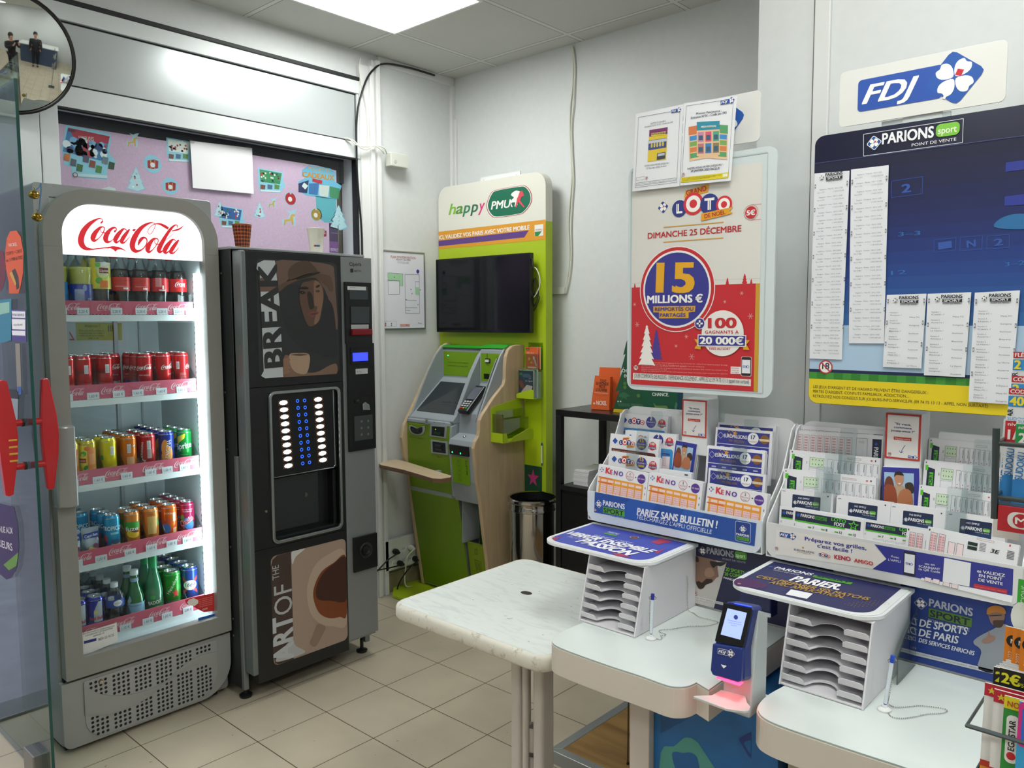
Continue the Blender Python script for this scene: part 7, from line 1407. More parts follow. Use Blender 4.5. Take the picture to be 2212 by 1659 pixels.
def d_euro(m,w,h):
 s=w/.13;m.rect((.005*s,-.034*s),(w-.006*s,-.005*s),'#33388f',2);m.rect((.005*s,-h),(w-.006*s,-.0355*s),'#33388f',2);diamond(m,(.013*s,-.017*s),.006*s,3,'#33388f','#eef0f6');m.text('EUROMILLIONS',(.021*s,-.0205*s),.053*s,.0075*s,'#f4f4f8',3,bold=.03);m.text('MY MILLION',(.034*s,-.029*s),.034*s,.005*s,'#a8742a',3,bold=.02)
 m.poly([(.046*s+(.0065 if k_%2==0 else .0028)*s*math.sin(k_*PI/5+.2),-.010*s+(.0065 if k_%2==0 else .0028)*s*math.cos(k_*PI/5+.2))for k_ in range(10)],'#d09a3a',4)
 for dx,dy in((.032,-.007),(.036,-.012),(.029,-.012),(.040,-.006)):m.circ((dx*s,dy*s),.0015*s,'#d09a3a',4,6)
 m.circ((.088*s,-.018*s),.0125*s,'#eff0f4',3,20);m.text('17',(.088*s,-.019*s),None,.008*s,'#24306a',4,al='c',bold=.04);m.text('MILLIONS €',(.088*s,-.026*s),.018*s,.003*s,'#a8742a',4,al='c');m.circ((.1135*s,-.018*s),.0098*s,'#8a5a24',3,18);m.rect((.102*s,-.022*s),(.125*s,-.017*s),'#d9c7a8',4);m.circ((.1025*s,-.018*s),.0012*s,'#f4f4f8',4,6)
 for i in range(5):x=(.010+i*.0232)*s;m.rr((x+.004*s,-.043*s),(x+.014*s,-.040*s),.001,'#b9bde0',3);m.rect((x,-h),(x+.020*s,-.0475*s),'#e6dfe6',3)
def d_grid(m,w,h):
 for i in range(8):
  x=.006+i*.0155*w/.19;m.rect((x,-h),(x+.0120*w/.19,-.010),'#e9dfe2',2);m.frame((x,-h),(x+.0125*w/.19,-.010),.0006,'#7a7c84',3)
  for b in range(10):m.rect((x+.002,-.018-b*.0068),(x+.009*w/.19,-.0145-b*.0068),'#d3a3a9',3)if-.018-b*.0068>-h else 0
 m.frame((.135*w/.19,-h),(.158*w/.19,-.010),.0006,'#7a7c84',3);m.text('1N2',(.140*w/.19,-.022),None,.006,'#b9bac2',3);m.rect((.168*w/.19,-h),(w-.004,-.010),'#1b2440',2);diamond(m,(.176*w/.19,-.022),.004,3);m.text('PARIONS',(.172*w/.19,-.030),.05,.010,'#e9ebf2',3,dr=(0,-1),bold=.03)
def d_pms(m,w,h):
 s=w/.16;m.poly([(.008*s,-h),(.008*s,-.014),(.025*s,-.018),(.025*s,-h)],'#1b2440',2);m.rect((.004*s,-.022),(.010*s,-.010),'#58c22a',3);m.rect((.013*s,-h),(.022*s,-.026),'#58c22a',3);m.text('SPORT',(.0205*s,-.062),.034,.007*s,'#16233a',4,dr=(0,1),bold=.03);m.text('2',(.032*s,-.030),None,.005,'#24262e',3)
 m.rect((.038*s,-.038),(.064*s,-.014),'#cfe4c6',2);m.frame((.038*s,-.038),(.064*s,-.014),.0006,'#6a7a6a',3)
 for a in range(4):
  for b in range(2):m.rect((.043*s+a*.0058*s,-.021-b*.011),(.0442*s+a*.0058*s,-.018-b*.011),'#2a3a2a',3)
 m.frame((.038*s,-h),(.064*s,-.041),.0006,'#8a8c94',3)
 for i in range(8):
  x=(.070+i*.0112)*s;m.frame((x,-h),(x+.0095*s,-.014-i*.0004),.0006,'#85878f',3);m.circ((x+.004*s,-.046),.0012,'#cc5a66',3,6);m.circ((x+.004*s,-.053),.0012,'#cc5a66',3,6);m.rect((x+.007*s,-.038),(x+.008*s,-.02),'#8a8c94',3)
 m.frame((.105*s,-.010),(.128*s,-.006),.0005,'#9a6a6a',3);m.rect((w-.016*s,-.010),(w-.013*s,-.007),'#c8323c',3);m.rect((w-.009*s,-.010),(w-.007*s,-.006),'#1a1a1e',3);m.rect((.004*s,-.006),(.006*s,-.003),'#1a1a1e',3)
def d_simple(m,w,h):
 s=w/.13;m.rr((.030*s,-.05),(.100*s,-.012),.002,'#1b2a4e',2);m.poly([(.030*s,-.05),(.100*s,-.05),(.100*s,-.035),(.030*s,-.045)],'#1f3f6a',2.5);parions(m,(.033*s,-.033),.064*s,4);m.text('1N2 SIMPLE',(.045*s,-.021),.028*s,.004,'#e9ebf2',4,bold=.02);m.rect((w-.014*s,-.009),(w-.011*s,-.006),'#2a1418',3);m.rect((.004*s,-.007),(.012*s,-.006),'#2a2a30',3)
def d_foot(m,w,h):
 s=w/.18;m.rect((.006*s,-.030*s),(w-.008*s,-.008*s),'#1b2440',2);m.rect((.006*s,-.034*s),(w*.75,-.030*s),'#4fb82c',2);diamond(m,(.014*s,-.017*s),.005*s,3);m.text('PARIONS',(.021*s,-.020*s),.036*s,.008*s,'#eef0f4',3,bold=.03);m.rect((.059*s,-.021*s),(.088*s,-.012*s),'#3f9a28',3);m.text('SPORT',(.061*s,-.020*s),.025*s,.006*s,'#16233a',4,bold=.02);m.text('LOTO',(.100*s,-.017*s),.036*s,.008*s,'#58d02a',3,bold=.03);m.text('FOOT',(.108*s,-.028*s),.026*s,.009*s,'#eef0f4',3,bold=.04)
 for r0,cc,kk in((1,'#58d02a',4),(.6,'#1b2440',5)):m.poly([(.155*s+(.014 if j%2==0 else .0058)*s*r0*math.sin(j*PI/5),-.020*s+(.014 if j%2==0 else .0058)*s*r0*math.cos(j*PI/5))for j in range(10)],cc,kk)
 for i,n in enumerate(('1','7','8','12','15')):x=(.006+i*.034)*s;m.text(n,(x+(.014*s if i else 0),-.046*s),None,.006*s,'#24262e',3,bold=.03);i and m.rect((x+.002*s,-.045*s),(x+.011*s,-.042*s),'#58a83a',3)
 for i in range(4):m.frame(((.03+i*.034)*s,-h),((.06+i*.034)*s,-.052*s),.0005,'#9a9ca4',3)
def d_tic(m,w,h):
 s=w/.19
 for i in range(2):x=(.008+i*.018)*s;m.rect((x,-h),(x+.0145*s,-.010),'#edd9dc',2);m.frame((x,-h),(x+.0145*s,-.010),.0006,'#4a4c54',3);[m.rect((x+.0015*s+a*.0065*s,-.018-b*.0055),(x+.006*s+a*.0065*s,-.0148-b*.0055),'#d3939b',4)for a in range(2)for b in range(12)if-.018-b*.0055>-h]
 for i in range(2):x=(.048+i*.018)*s;m.rect((x,-h),(x+.0145*s,-.022),'#edd9dc',2);m.frame((x,-h),(x+.0145*s,-.022),.0006,'#4a4c54',3)
 m.rect((.088*s,-.020),(.108*s,-.013),'#16302a',3);m.rect((.088*s,-.029),(.108*s,-.022),'#16302a',3);m.text('3E',(.135*s,-.026),.018*s,.008,'#24262e',3,bold=.03,shear=.2)
 for j in range(6):m.rect((.112*s,-.012-j*.003),(.125*s,-.011-j*.003),'#6a6c74',3);m.rect((w-.022*s,-.016-j*.003),(w-.008*s,-.0148-j*.003),'#3a3c44',3)
 m.frame((.105*s,-.006),(.14*s,-.002),.0005,'#9a6a6a',3);m.rect((w-.02*s,-.006),(w-.017*s,-.002),'#c8323c',3);m.rect((.003*s,-.008),(.006*s,-.004),'#1a1418',3)
def photo(m,w,h):
 m.rect((0,-h),(w,0),'#2e3192',2);m.rect((w*.06,-h),(w*.86,-.012),'#9fc0dc',3);s=w/.08
 for c,p,k_ in(('#6e3a28',[(.006,-.055),(.008,-.03),(.016,-.022),(.024,-.032),(.026,-.06)],4),('#c08a6c',[(.028,-.03),(.030,-.018),(.045,-.018),(.047,-.034),(.040,-.045),(.032,-.042)],5),('#2a201c',[(.027,-.024),(.029,-.012),(.040,-.009),(.048,-.018),(.044,-.019),(.032,-.018)],6),('#b8a288',[(.026,-.048),(.036,-.042),(.050,-.048),(.056,-.08),(.024,-.08)],4),('#96482c',[(.006,-.048),(.018,-.042),(.030,-.052),(.032,-.09),(.006,-.09)],6),('#b5724e',[(.036,-.066),(.046,-.052),(.062,-.055),(.066,-.09),(.036,-.09)],6),('#3a2a22',[(.050,-.040),(.060,-.034),(.068,-.04),(.068,-.06),(.054,-.056)],5)):m.poly(catmull([(min(max(a*s,w*.06),w*.86),max(b*s*.95,-h))for a,b in p],3,True),c,k_)
 m.poly([(.034*s,-.036*s),(.042*s,-.035*s),(.039*s,-.039*s)],'#f0ece6',7)
def display(lab,x0,x1,print_,col,yb=-1.5):
 t=thing('ticket_display',lab,'display stand',((x0+x1)/2,-1.4,.957))
 sp_=[(-1.50,.957),(-1.502,1.035),(-1.495,1.05),(-1.41,1.125),(-1.385,1.15),(-1.335,1.25),(-1.315,1.262),(-1.30,1.262),(-1.30,.957)]
 m=MB();xprism(m,sp_,x0,x0+.003,wp);xprism(m,sp_,x1-.003,x1,wp);m.use();m.box((x0+.003,-1.50,.957),(x1-.003,-1.30,.960),wp);m.box((x0+.003,-1.302,.96),(x1-.003,-1.30,1.20),wp)
 F_=Frame((0,-1.3005,0),(1,0,0),(0,0,1));xm0,xm1=x0+.20,x0+.325;m.use(F_);m.prism(rrect((x0,1.20),(xm0+.06,1.272),(0,0,.004,.03),8),-.003,.0015,wp);m.prism(rrect((xm1,1.20),(x1,1.272),(0,0,.035,.004),8),-.003,.0015,wp);obj('housing',m,t,.001)
 m=MB(Frame((0,-1.5005,0),(1,0,0),(0,0,1)));m.prism(rrect((x0+.001,.957),(x1-.001,1.042),(.03,.03,.0,.0),8),0,.003,mat(col,.3));m.use(Frame((0,-1.5036,0),(1,0,0),(0,0,1)));print_(m);obj('front_lip',m,t)
 m=MB();cl2=clear('#f4f8f8',.10,'divider_acrylic')
 for(y,z0,z1,xa_,xb_)in((-1.435,.97,1.13,x0+.055,x0+.20),(-1.40,.99,1.17,x0+.06,x0+.20),(-1.37,1.0,1.235,x0+.07,x0+.21),(-1.435,.97,1.13,x1-.21,x1-.01),(-1.40,.99,1.17,x1-.205,x1-.008),(-1.37,1.0,1.20,x1-.20,x1-.006)):pass
 for(y,z1,u)in((-1.462,1.175,.115),(-1.425,1.215,.12),(-1.39,1.262,.14),(-1.462,1.165,.40),(-1.425,1.21,.42),(-1.39,1.262,.43)):
  F_=Frame((0,y,1.0),(1,0,0),(0,LK,1));m=MB(F_);m.prism(rrect((x0+u-.02,-.02),(x0+u+.02,z1-1.0+.01),(.001,.001,.006,.006),4),0,.0012,cl2);obj('divider',m,t)
 return t
h8=lambda x,y:(1250+x/5.53,860+y/5.53);g8=lambda x,y:(1460+x/4.365,860+y/4.365)
def p1(m):
 m.ppoly([b8(*p)for p in((432,1045),(1640,1280),(1625,1452),(428,1198))],'#2450a0',1)
 for p in(((700,1100),(900,1140),(760,1265),(560,1230)),((1100,1176),(1250,1205),(1180,1355),(1020,1320))):m.ppoly([b8(*q)for q in p],'#2c5cb0',1.5)
 A=m.q(*b8(442,1140));B_=m.q(*b8(655,1170));parions(m,A,(Vector(B_)-Vector(A)).length,2,'#eef0f6','#5fae32',(1,0),True)
 m.ptext('PARIEZ SANS BULLETIN !',b8(748,1215),b8(1350,1318),'#eef0f4',3,hp=15,shear=.2,bold=.05);m.ptext("TÉLÉCHARGEZ L'APPLI OFFICIELLE",b8(745,1245),b8(1308,1362),'#eef0f4',2,hp=9,shear=.15,bold=.01)
 a=m.q(*b8(1480,1408));b=m.q(*b8(1598,1280));m.rr(a,b,.005,'#dfe3ee',2);m.rr((a[0]+.001,a[1]+.001),(b[0]-.001,b[1]-.001),.004,'#22408c',2.5);cxx=(a[0]+b[0])/2;w_=b[0]-a[0];m.text('PARIONS',(cxx,a[1]+w_*.36),w_*.82,None,'#eef0f6',4,al='c',bold=.04);m.rect((a[0]+w_*.1,a[1]+w_*.10),(b[0]-w_*.1,a[1]+w_*.30),'#5fae32',3);m.text('SPORT',(cxx,a[1]+w_*.13),w_*.7,w_*.13,'#16233a',4,al='c');diamond(m,(cxx,a[1]+w_*.80),w_*.2,3,'#22408c','#eef0f6');clover(m,(cxx,a[1]+w_*.80),w_*.16,4);age18(m,m.q(*b8(438,1180)),.004,3)
D1=display('left ticket display with blue front banner and draw slips',2.108,2.640,p1,'#d5dde6')
i8=lambda x,y:(1640+x/3.456,840+y/3.456)
def p2(m):
 m.ppoly([i8(*p)for p in((130,1050),(850,1155),(950,1270),(845,1345),(120,1235))],'#e6e2dd',1);m.ppoly([i8(*p)for p in((862,1160),(1898,1345),(1890,1550),(845,1345),(950,1270))],'#33388f',1)
 fdj(m,m.q(*i8(215,1095)),.040,3,d=(1,0));m.ptext('Préparez vos grilles,',i8(342,1130),i8(800,1203),'#33388f',2,hp=8,bold=.03);m.ptext("c'est facile !",i8(435,1182),i8(695,1226),'#33388f',2,hp=8,bold=.03)
 m.ptext('EUROMILLIONS',i8(262,1205),i8(412,1230),'#4a4a6a',2,hp=4,bold=.02);m.ptext('MY MILLION',i8(288,1222),i8(385,1238),'#c09a4a',2,hp=3);m.circ(m.q(*i8(328,1185)),.0025,'#d09a3a',3,5);loto(m,m.q(*i8(490,1240)),.027,3);m.ptext('KENO',i8(563,1268),i8(683,1286),'#c0304a',3,hp=9,bold=.05);m.ptext('AMiGO',i8(710,1292),i8(850,1318),'#d0342c',3,hp=8,bold=.04);age18(m,m.q(*i8(132,1190)),.004,3)
 m.ptext('Avec',i8(982,1255),i8(1045,1268),'#e4e5f2',3,hp=5);m.ptext("L'APPLI",i8(965,1282),i8(1055,1298),'#e4e5f2',3,hp=5)
 a=m.q(*i8(1075,1385));b=m.q(*i8(1172,1225));m.rr(a,b,.003,'#2a2c3a',3);m.rect((a[0]+.002,a[1]+.006),(b[0]-.002,b[1]-.005),'#e9eaf0',4);fdj(m,((a[0]+b[0])/2,(a[1]+b[1])/2),.015,5)
 m.ptext('ou en',i8(1237,1310),i8(1312,1322),'#e4e5f2',3,hp=5,bold=.02);m.ptext('SCANNANT',i8(1192,1330),i8(1352,1355),'#e4e5f2',3,hp=5,bold=.02);m.ptext('ce QR Code',i8(1190,1350),i8(1350,1376),'#e4e5f2',3,hp=5,bold=.02)
 m.ppoly([i8(*p)for p in((1383,1260),(1582,1300),(1570,1476),(1370,1438))],'#e9eaee',3)
 m.ptext('et VALIDEZ',i8(1628,1368),i8(1835,1404),'#eceef6',3,hp=6.5,bold=.03);m.ptext('EN POINT',i8(1642,1402),i8(1815,1432),'#eceef6',3,hp=6.5,bold=.03);m.ptext('DE VENTE',i8(1638,1434),i8(1818,1466),'#eceef6',3,hp=6.5,bold=.03);m.ppoly([i8(*p)for p in((1605,1452),(1855,1500),(1850,1530),(1600,1482))],'#c0303c',3);m.ptext('Jouer comporte des risques : dependance',i8(1612,1475),i8(1845,1518),'#e08a90',4,hp=2.5)
D2=display('right ticket display with white and violet front banner and sports slips',2.650,3.186,p2,'#dcdcdb')
KG='keno slip stacks'
for i,(a,b,l_)in enumerate((((242,788),(838,900),'leftmost orange-bordered draw slip stack at the front of the left display'),((845,885),(1490,1010),'middle orange-bordered draw slip stack at the front of the left display'))):slip('draw_slip_stack',l_,-1.492,h8(*a),h8(*b),.13,d_keno,grp=KG,th=.016)
slip('draw_slip_stack','rightmost orange-bordered draw slip stack at the front of the left display',-1.492,g8(300,800),g8(868,905),.13,d_keno,grp=KG,th=.016)
slip('draw_slip_stack','lower white festive draw slips behind the leftmost orange slips',-1.450,h8(370,632),h8(972,722),.10,d_loto('15','100',1),grp='festive draw slips')
slip('draw_slip_stack','upper white festive draw slips, second row from the top left',-1.420,h8(382,420),h8(965,492),.10,d_loto('15','100',1),grp='festive draw slips')
slip('draw_slip_stack','white and sky blue draw slips shifted right of the festive slips',-1.395,h8(560,380),h8(1170,437),.20,d_loto('2','10',0),grp='sky blue draw slips')
slip('draw_slip_stack','white and sky blue draw slips in the top row of the left display',-1.348,h8(492,175),h8(1075,220),.16,d_loto('2','10',0),grp='sky blue draw slips',th=.016)
slip('blank_slip_stack','blank backs of slips standing behind the middle orange slips',-1.455,h8(962,845),h8(1350,900),.10,lambda m,w,h:m.rect((w*.8,-.008),(w*.9,-.004),'#3a3a60',3))
EG='star lottery slips'
slip('draw_slip_stack','blue star lottery slips in the lowest row at right of the left display',-1.450,g8(310,655),g8(850,722),.10,d_euro,grp=EG)
slip('draw_slip_stack','blue star lottery slips in the second lowest row at right',-1.420,g8(295,450),g8(845,505),.10,d_euro,grp=EG)
slip('draw_slip_stack','blue star lottery slips in the second row from the top at right',-1.392,g8(378,272),g8(915,318),.14,d_euro,grp=EG)
slip('draw_slip_stack','blue star lottery slips in the top row, mostly hidden',-1.350,g8(395,225),g8(945,265),.14,d_euro,grp=EG,th=.016)
j8=lambda x,y:(1680+x/4.364,880+y/4.364);l8=lambda x,y:(1930+x/3.858,900+y/3.858)
slip('sports_slip_stack','football slips at the far left front of the right display, mostly hidden',-1.488,j8(20,930),j8(620,1010),.11,d_foot,th=.004,grp='football slips')
slip('sports_slip_stack','football slips with green star, left front of the right display',-1.494,j8(150,945),j8(820,1055),.11,d_foot,th=.004,grp='football slips')
slip('sports_slip_stack','football slips half covered by pink grid slips, front of the right display',-1.492,j8(815,1050),j8(1440,1150),.11,d_foot,grp='football slips')
slip('sports_slip_stack','pink grid sports slips at the front right, left one of the pair',-1.497,l8(115,915),l8(800,1045),.12,d_tic,th=.004,grp='pink grid slips')
slip('sports_slip_stack','pink grid sports slips at the front right, nearer one of the pair',-1.501,l8(290,915),l8(1055,1075),.12,d_tic,th=.004,grp='pink grid slips')
for i,(a,b,l_)in enumerate(((i8(165,740),i8(555,785),'leftmost'),(i8(580,795),i8(985,850),'second from left'),(i8(985,855),i8(1405,910),'third from left'),(i8(1405,910),i8(1850,975),'rightmost'))):slip('sports_slip_stack',l_+' navy-labelled slip stack in the second row of the right display',-1.455,a,b,.12,d_simple,th=.016,grp='navy labelled slips')
PG='green tabbed slips'
slip('sports_slip_stack','green-tabbed slips, third row left of the right display',-1.418,j8(55,580),j8(930,668),.12,d_pms,th=.016,grp=PG)
slip('sports_slip_stack','green-tabbed slips, fourth row left of the right display',-1.388,j8(115,398),j8(972,480),.12,d_pms,grp=PG)
slip('sports_slip_stack','pink columned grid slips, fifth row left of the right display',-1.356,j8(165,215),j8(1000,265),.12,d_grid,grp='columned slips',th=.008)
slip('sports_slip_stack','pink columned grid slips, topmost row left of the right display',-1.345,j8(168,165),j8(1010,222),.12,d_grid,grp='columned slips',th=.008)
slip('sports_slip_stack','green-tabbed slips, third row right of the right display',-1.418,l8(215,568),l8(860,648),.12,d_pms,th=.016,grp=PG)
slip('sports_slip_stack','green-tabbed slips, fourth row right of the right display',-1.388,l8(258,362),l8(900,435),.12,d_pms,grp=PG)
slip('sports_slip_stack','green-tabbed slips, topmost row right of the right display',-1.350,l8(298,180),l8(910,235),.12,d_pms,grp=PG,th=.016)
def etv(lab,tl,br,lab2,pl,pr):
 F_=Frame((0,-1.372,0),(1,0,0),(0,0,1));a=F_.uv(*tl);b=F_.uv(*br);x0,x1,z0,z1=a[0],b[0],b[1],a[1];t=thing('card_dispenser',lab,'leaflet holder',((x0+x1)/2,-1.34,z0));m=MB();m.box((x0-.001,-1.371,z0-.05),(x1+.001,-1.305,z1+.002),wp);obj('dispenser_box',m,t,.002)
 m=MB(F_);m.rect((x0,z0),(x1,z1),'#c23a30',1);w=x1-x0;h=z1-z0;m.rect((x0+w*.06,z0+h*.04),(x1-w*.06,z1-h*.04),'#e6e2e0',2)
 for i,s in enumerate(('"Et vous,','comment','jouez-vous ?"')):m.text(s,(x0+w/2,z1-h*(.25+.075*i)),w*(.45,.5,.66)[i],h*.045,'#33407a',3,al='c',bold=.03)
 m.rect((x0+w*.25,z0+h*.42),(x0+w*.75,z0+h*.49),'#c23a30',3);m.text('Testez-vous',(x0+w/2,z0+h*.435),w*.42,h*.035,'#f4e6e2',4,al='c');m.tube([F_.uv(0,0)+(0,)]*1,.001,'#000000')if False else None
 for p,q in(((.58,.32),(.50,.22)),((.50,.22),(.47,.14)),((.47,.14),(.42,.19)),((.47,.14),(.53,.18))):m.line((x0+w*p[0],z0+h*p[1]),(x0+w*q[0],z0+h*q[1]),.0012,'#33407a',3)
 age18(m,(x0+w*.15,z0+h*.10),.004,3);fdj(m,(x0+w*.8,z0+h*.08),w*.26,3);obj('front_card',m,t)
 slip('photo_leaflets',lab2,-1.40,pl,pr,.10,photo,'#2e3192',.028,grp='photo leaflets',cat='leaflets')
etv('red-framed card dispenser at the middle of the left ticket display',(1474,862),(1526,947),'violet-framed photo leaflets of smiling people in the left display',h8(1165,505),(1506,960))
etv('red-framed card dispenser at the middle of the right ticket display',(1914,891),(1987,997),'violet-framed photo leaflets of smiling people in the right display',j8(985,560),(1986,1012))
# ================ sign boards above the displays
SY=-1.42;S1=Frame((0,SY,0),(1,0,0),(0,0,1));n8=lambda x,y:(1340+x/4.74,190+y/4.74);o8=lambda x,y:(1340+x/4.74,530+y/4.74)
fl=mat('#cfd8da',.3,name='frosted_frame');px_=lambda*p:S1.uv(*p)
t=thing('lottery_sign','white framed upright lottery poster board on a pole, red lower half','sign board',(2.41,SY,1.27))
ox0,ox1,oz0,oz1=px_(1355,700)[0],px_(1673,600)[0],px_(1500,850)[1],px_(1660,316)[1]
m=MB(S1);m.prism(rrect((ox0,oz0),(ox1,oz1),.026,8),-.008,0,fl);obj('frame_board',m,t,.002)
m=MB();pa_=ony(1550,880,-1.29);pb_=ony(1623,880,-1.29);m.box((pa_.x,-1.292,.771),(pb_.x,-1.286,oz1-.02),mat('#cfdadb',.35));m.box((pa_.x,SY+.002,1.6),(pb_.x,-1.2925,1.63),mat('#cfdadb',.35));obj('pole',m,t,.001)
P2=Frame((0,SY-.0006,0),(1,0,0),(0,0,1));m=MB(P2);q=m.q;rx0,rx1=q(1364,700)[0],q(1642,600)[0];rz0,rz1=q(1500,838)[1],q(1600,356)[1];hz=q(*o8(500,420))[1]
m.rect((rx0,hz),(rx1,rz1),'#d9d7d1',1);m.rect((rx0,rz0),(rx1-.011,hz),'#c4262e',1);m.rect((rx1-.011,rz0),(rx1,hz),'#c79a2e',1)
def fir(cx,cy,h,c,k,w=.34):
 pts=[]
 for i in range(7):f=i/6;pts+=[(w*h*(.12+.5*f)*.5+.0,-h*f*.95-.0),(w*h*(.05+.38*f)*.5,-h*f*.95+.012*h)]
 L_=[(cx,cy+h*.06)]+[(cx+a*1.3,cy+b)for a,b in pts];m.poly(L_+[(2*cx-a,b)for a,b in L_[:0:-1]],c,k)
for x,y,h in((150,395,.03),(1098,340,.034),(1275,300,.045),(1342,350,.03)):c=q(*o8(x,y));fir(c[0],c[1],h,'#c4262e',2,.7)
c=q(*o8(372,880));fir(c[0],c[1],.083,'#4a3a90',3,.62);c=q(*o8(275,840));fir(c[0],c[1],.112,'#ece9e4',4,.62)
for x,y,r_ in((148,605,5),(175,810,7),(1245,490,5),(1072,578,4),(1335,725,7),(678,935,5),(573,1030,4),(733,1140,8)):
 c=q(*o8(x,y));
 for a in range(3):m.line((c[0]-r_*.0011*math.cos(a*PI/3),c[1]-r_*.0011*math.sin(a*PI/3)),(c[0]+r_*.0011*math.cos(a*PI/3),c[1]+r_*.0011*math.sin(a*PI/3)),.0012,'#e6a9a4',3)
c=q(*o8(575,450));R_=abs(q(*o8(905,450))[0]-q(*o8(240,450))[0])/2;m.circ(c,R_*1.155,'#e9e4e0',4,48);m.circ(c,R_*1.13,'#c4262e',5,48);m.circ(c,R_*1.04,'#eceae6',6,48);m.circ(c,R_*.985,'#34348c',7,48)
m.ptext('15',o8(385,475),o8(745,478),'#e3a81e',9,hp=62,bold=.05);m.ptext('MILLIONS €',o8(285,592),o8(845,582),'#f1efec',9,hp=16,bold=.05)
m.ppoly([o8(*p)for p in((345,625),(775,620),(770,680),(705,686),(705,745),(403,748),(403,686),(345,686))],'#dba324',8);m.ptext('REMPORTÉS OU',o8(362,672),o8(755,668),'#34348c',10,hp=7.5,bold=.03);m.ptext('PARTAGÉS',o8(413,732),o8(675,730),'#34348c',10,hp=7.5,bold=.03)
c=q(*o8(1050,900));m.circ(c,abs(q(*o8(1265,900))[0]-c[0])*1.02,'#e9e6e1',8,40)
m.ppoly([o8(*p)for p in((763,958),(830,968),(830,1065),(765,1055),(795,1010))],'#d9a424',9);m.ppoly([o8(*p)for p in((1265,968),(1332,970),(1298,1015),(1328,1070),(1265,1068))],'#d9a424',9)
m.ppoly([o8(*p)for p in((800,912),(1297,920),(1292,1038),(800,1032))],'#f1efec',10);m.ppoly([o8(*p)for p in((808,920),(1289,928),(1284,1030),(808,1024))],'#34348c',11)
m.ptext('20 000€',o8(825,1008),o8(1265,1015),'#f1efec',12,hp=15,bold=.05);m.ptext('100',o8(912,845),o8(1190,842),'#c4262e',10,hp=21,bold=.05);m.ptext('GAGNANTS À',o8(875,903),o8(1218,903),'#c4262e',10,hp=6.5,bold=.02,space=1.15);m.ptext('TIRÉS AU SORT',o8(912,1068),o8(1135,1072),'#c4262e',10,hp=5,bold=.02)
c=q(*o8(820,800));m.circ(c,.0155,'#f1efec',9,24);m.circ(c,.0138,'#34348c',10,24);m.line((c[0]-.009,c[1]),(c[0]+.009,c[1]),.0045,'#f1efec',11);m.line((c[0],c[1]-.009),(c[0],c[1]+.009),.0045,'#f1efec',11)
for i in range(6):m.ptext(('Montant minimum à partager entre les gagnants du 1er rang. Un montant de 1 million € sera ajouté au jackpot du tirage','précédent si celui-ci est égal à 15 millions € et qu\'il n\'est pas remporté','du jackpot est reporté aux rangs de gains inférieurs. Voir règlement.','Pour connaître le montant exact du jackpot exceptionnel du dimanche 25 décembre 2022, veuillez vous adresser à votre','détaillant ou connectez-vous sur fdj.fr','Tirage au sort réalisé parmi les codes GRAND LOTO attribués pour chaque combinaison simple enregistrée. Voir règlement')[i],o8(218,1200+i*18),o8((1100,860,680,1100,480,1100)[i],1232+i*18-(22 if i in(2,4)else 0)),'#e6a5a0',2,hp=2.4)
m.ppoly([o8(*p)for p in((132,1305),(1340,1372),(1338,1442),(130,1372))],'#dfdcd6',3);m.ptext('JOUER COMPORTE DES RISQUES : DÉPENDANCE, ISOLEMENT... APPELEZ LE 09 74 75 13 13 (appel non surtaxé)',o8(145,1352),o8(1320,1418),'#3c3c40',4,hp=8.5,bold=.01)
age18(m,q(*o8(162,1252)),.0085,3);a=q(*o8(1240,1335));b=q(*o8(1343,1145));m.rr((a[0]-.001,a[1]-.001),(b[0]+.001,b[1]+.001),.004,'#eceae6',3);m.rr(a,b,.004,'#2a1f24',4);m.rect((a[0]+.002,a[1]+.007),(b[0]-.002,b[1]-.007),'#e4e6ec',5);fdj(m,((a[0]+b[0])/2,(a[1]+b[1])/2),.018,6)
m.ppoly([o8(*p)for p in((1132,1240),(1238,1245),(1236,1318),(1130,1315))],'#e9e6e1',2);[m.ptext(s,o8(1140,1262+i*22),o8(1215,1264+i*22),'#b8434a',3,hp=3)for i,s in enumerate(('Retrouvez','votre jeu',"sur l'appli"))];m.rect((rx0,hz+.012),(rx1,hz+.0128),'#b9b7b2',1.5)
A=q(*n8(440,1222));diamond(m,A,.0155,3,'#2a3f90');clover(m,A,.0125,4);A=Vector(q(*n8(560,1215)));B=Vector(q(*n8(1125,1180)));c=(A+B)/2;loto(m,c,(B-A).length*1.08,3,True)
m.ptext('DIMANCHE 25 DÉCEMBRE',n8(285,1545),n8(1240,1468),'#b8262e',3,hp=12.5,bold=.03)
for a,b in(((445,1428),(1060,1375)),((443,1580),(1058,1535))):m.line(q(*n8(*a)),q(*n8(*b)),.0025,'#cf9a2a',3)
c=q(*n8(1340,1275));m.line((c[0],c[1]+.019),(rx1,c[1]+.019),.0008,'#b8565a',3);m.line((c[0],c[1]-.019),(rx1,c[1]-.019),.0008,'#b8565a',3);m.ring(c,.0185,.0193,'#b8565a',3,24);m.circ(c,.0155,'#c4262e',4,24);m.text('5€',(c[0],c[1]-.0065),.022,.012,'#f1efec',5,al='c',bold=.05)
obj('printed_poster',m,t)
m=MB(Frame((0,SY-.0002,0),(1,0,0),(0,0,1)));ringprism(m,rrect((rx0-.005,rz0-.004),(q(1656,500)[0],q(1640,330)[1]),.004,2),rrect((rx0-.003,rz0-.002),(q(1654,500)[0],q(1640,333)[1]),.003,2),0,.0008,mat('#b7c2c4',.3));obj('pocket_edge',m,t)
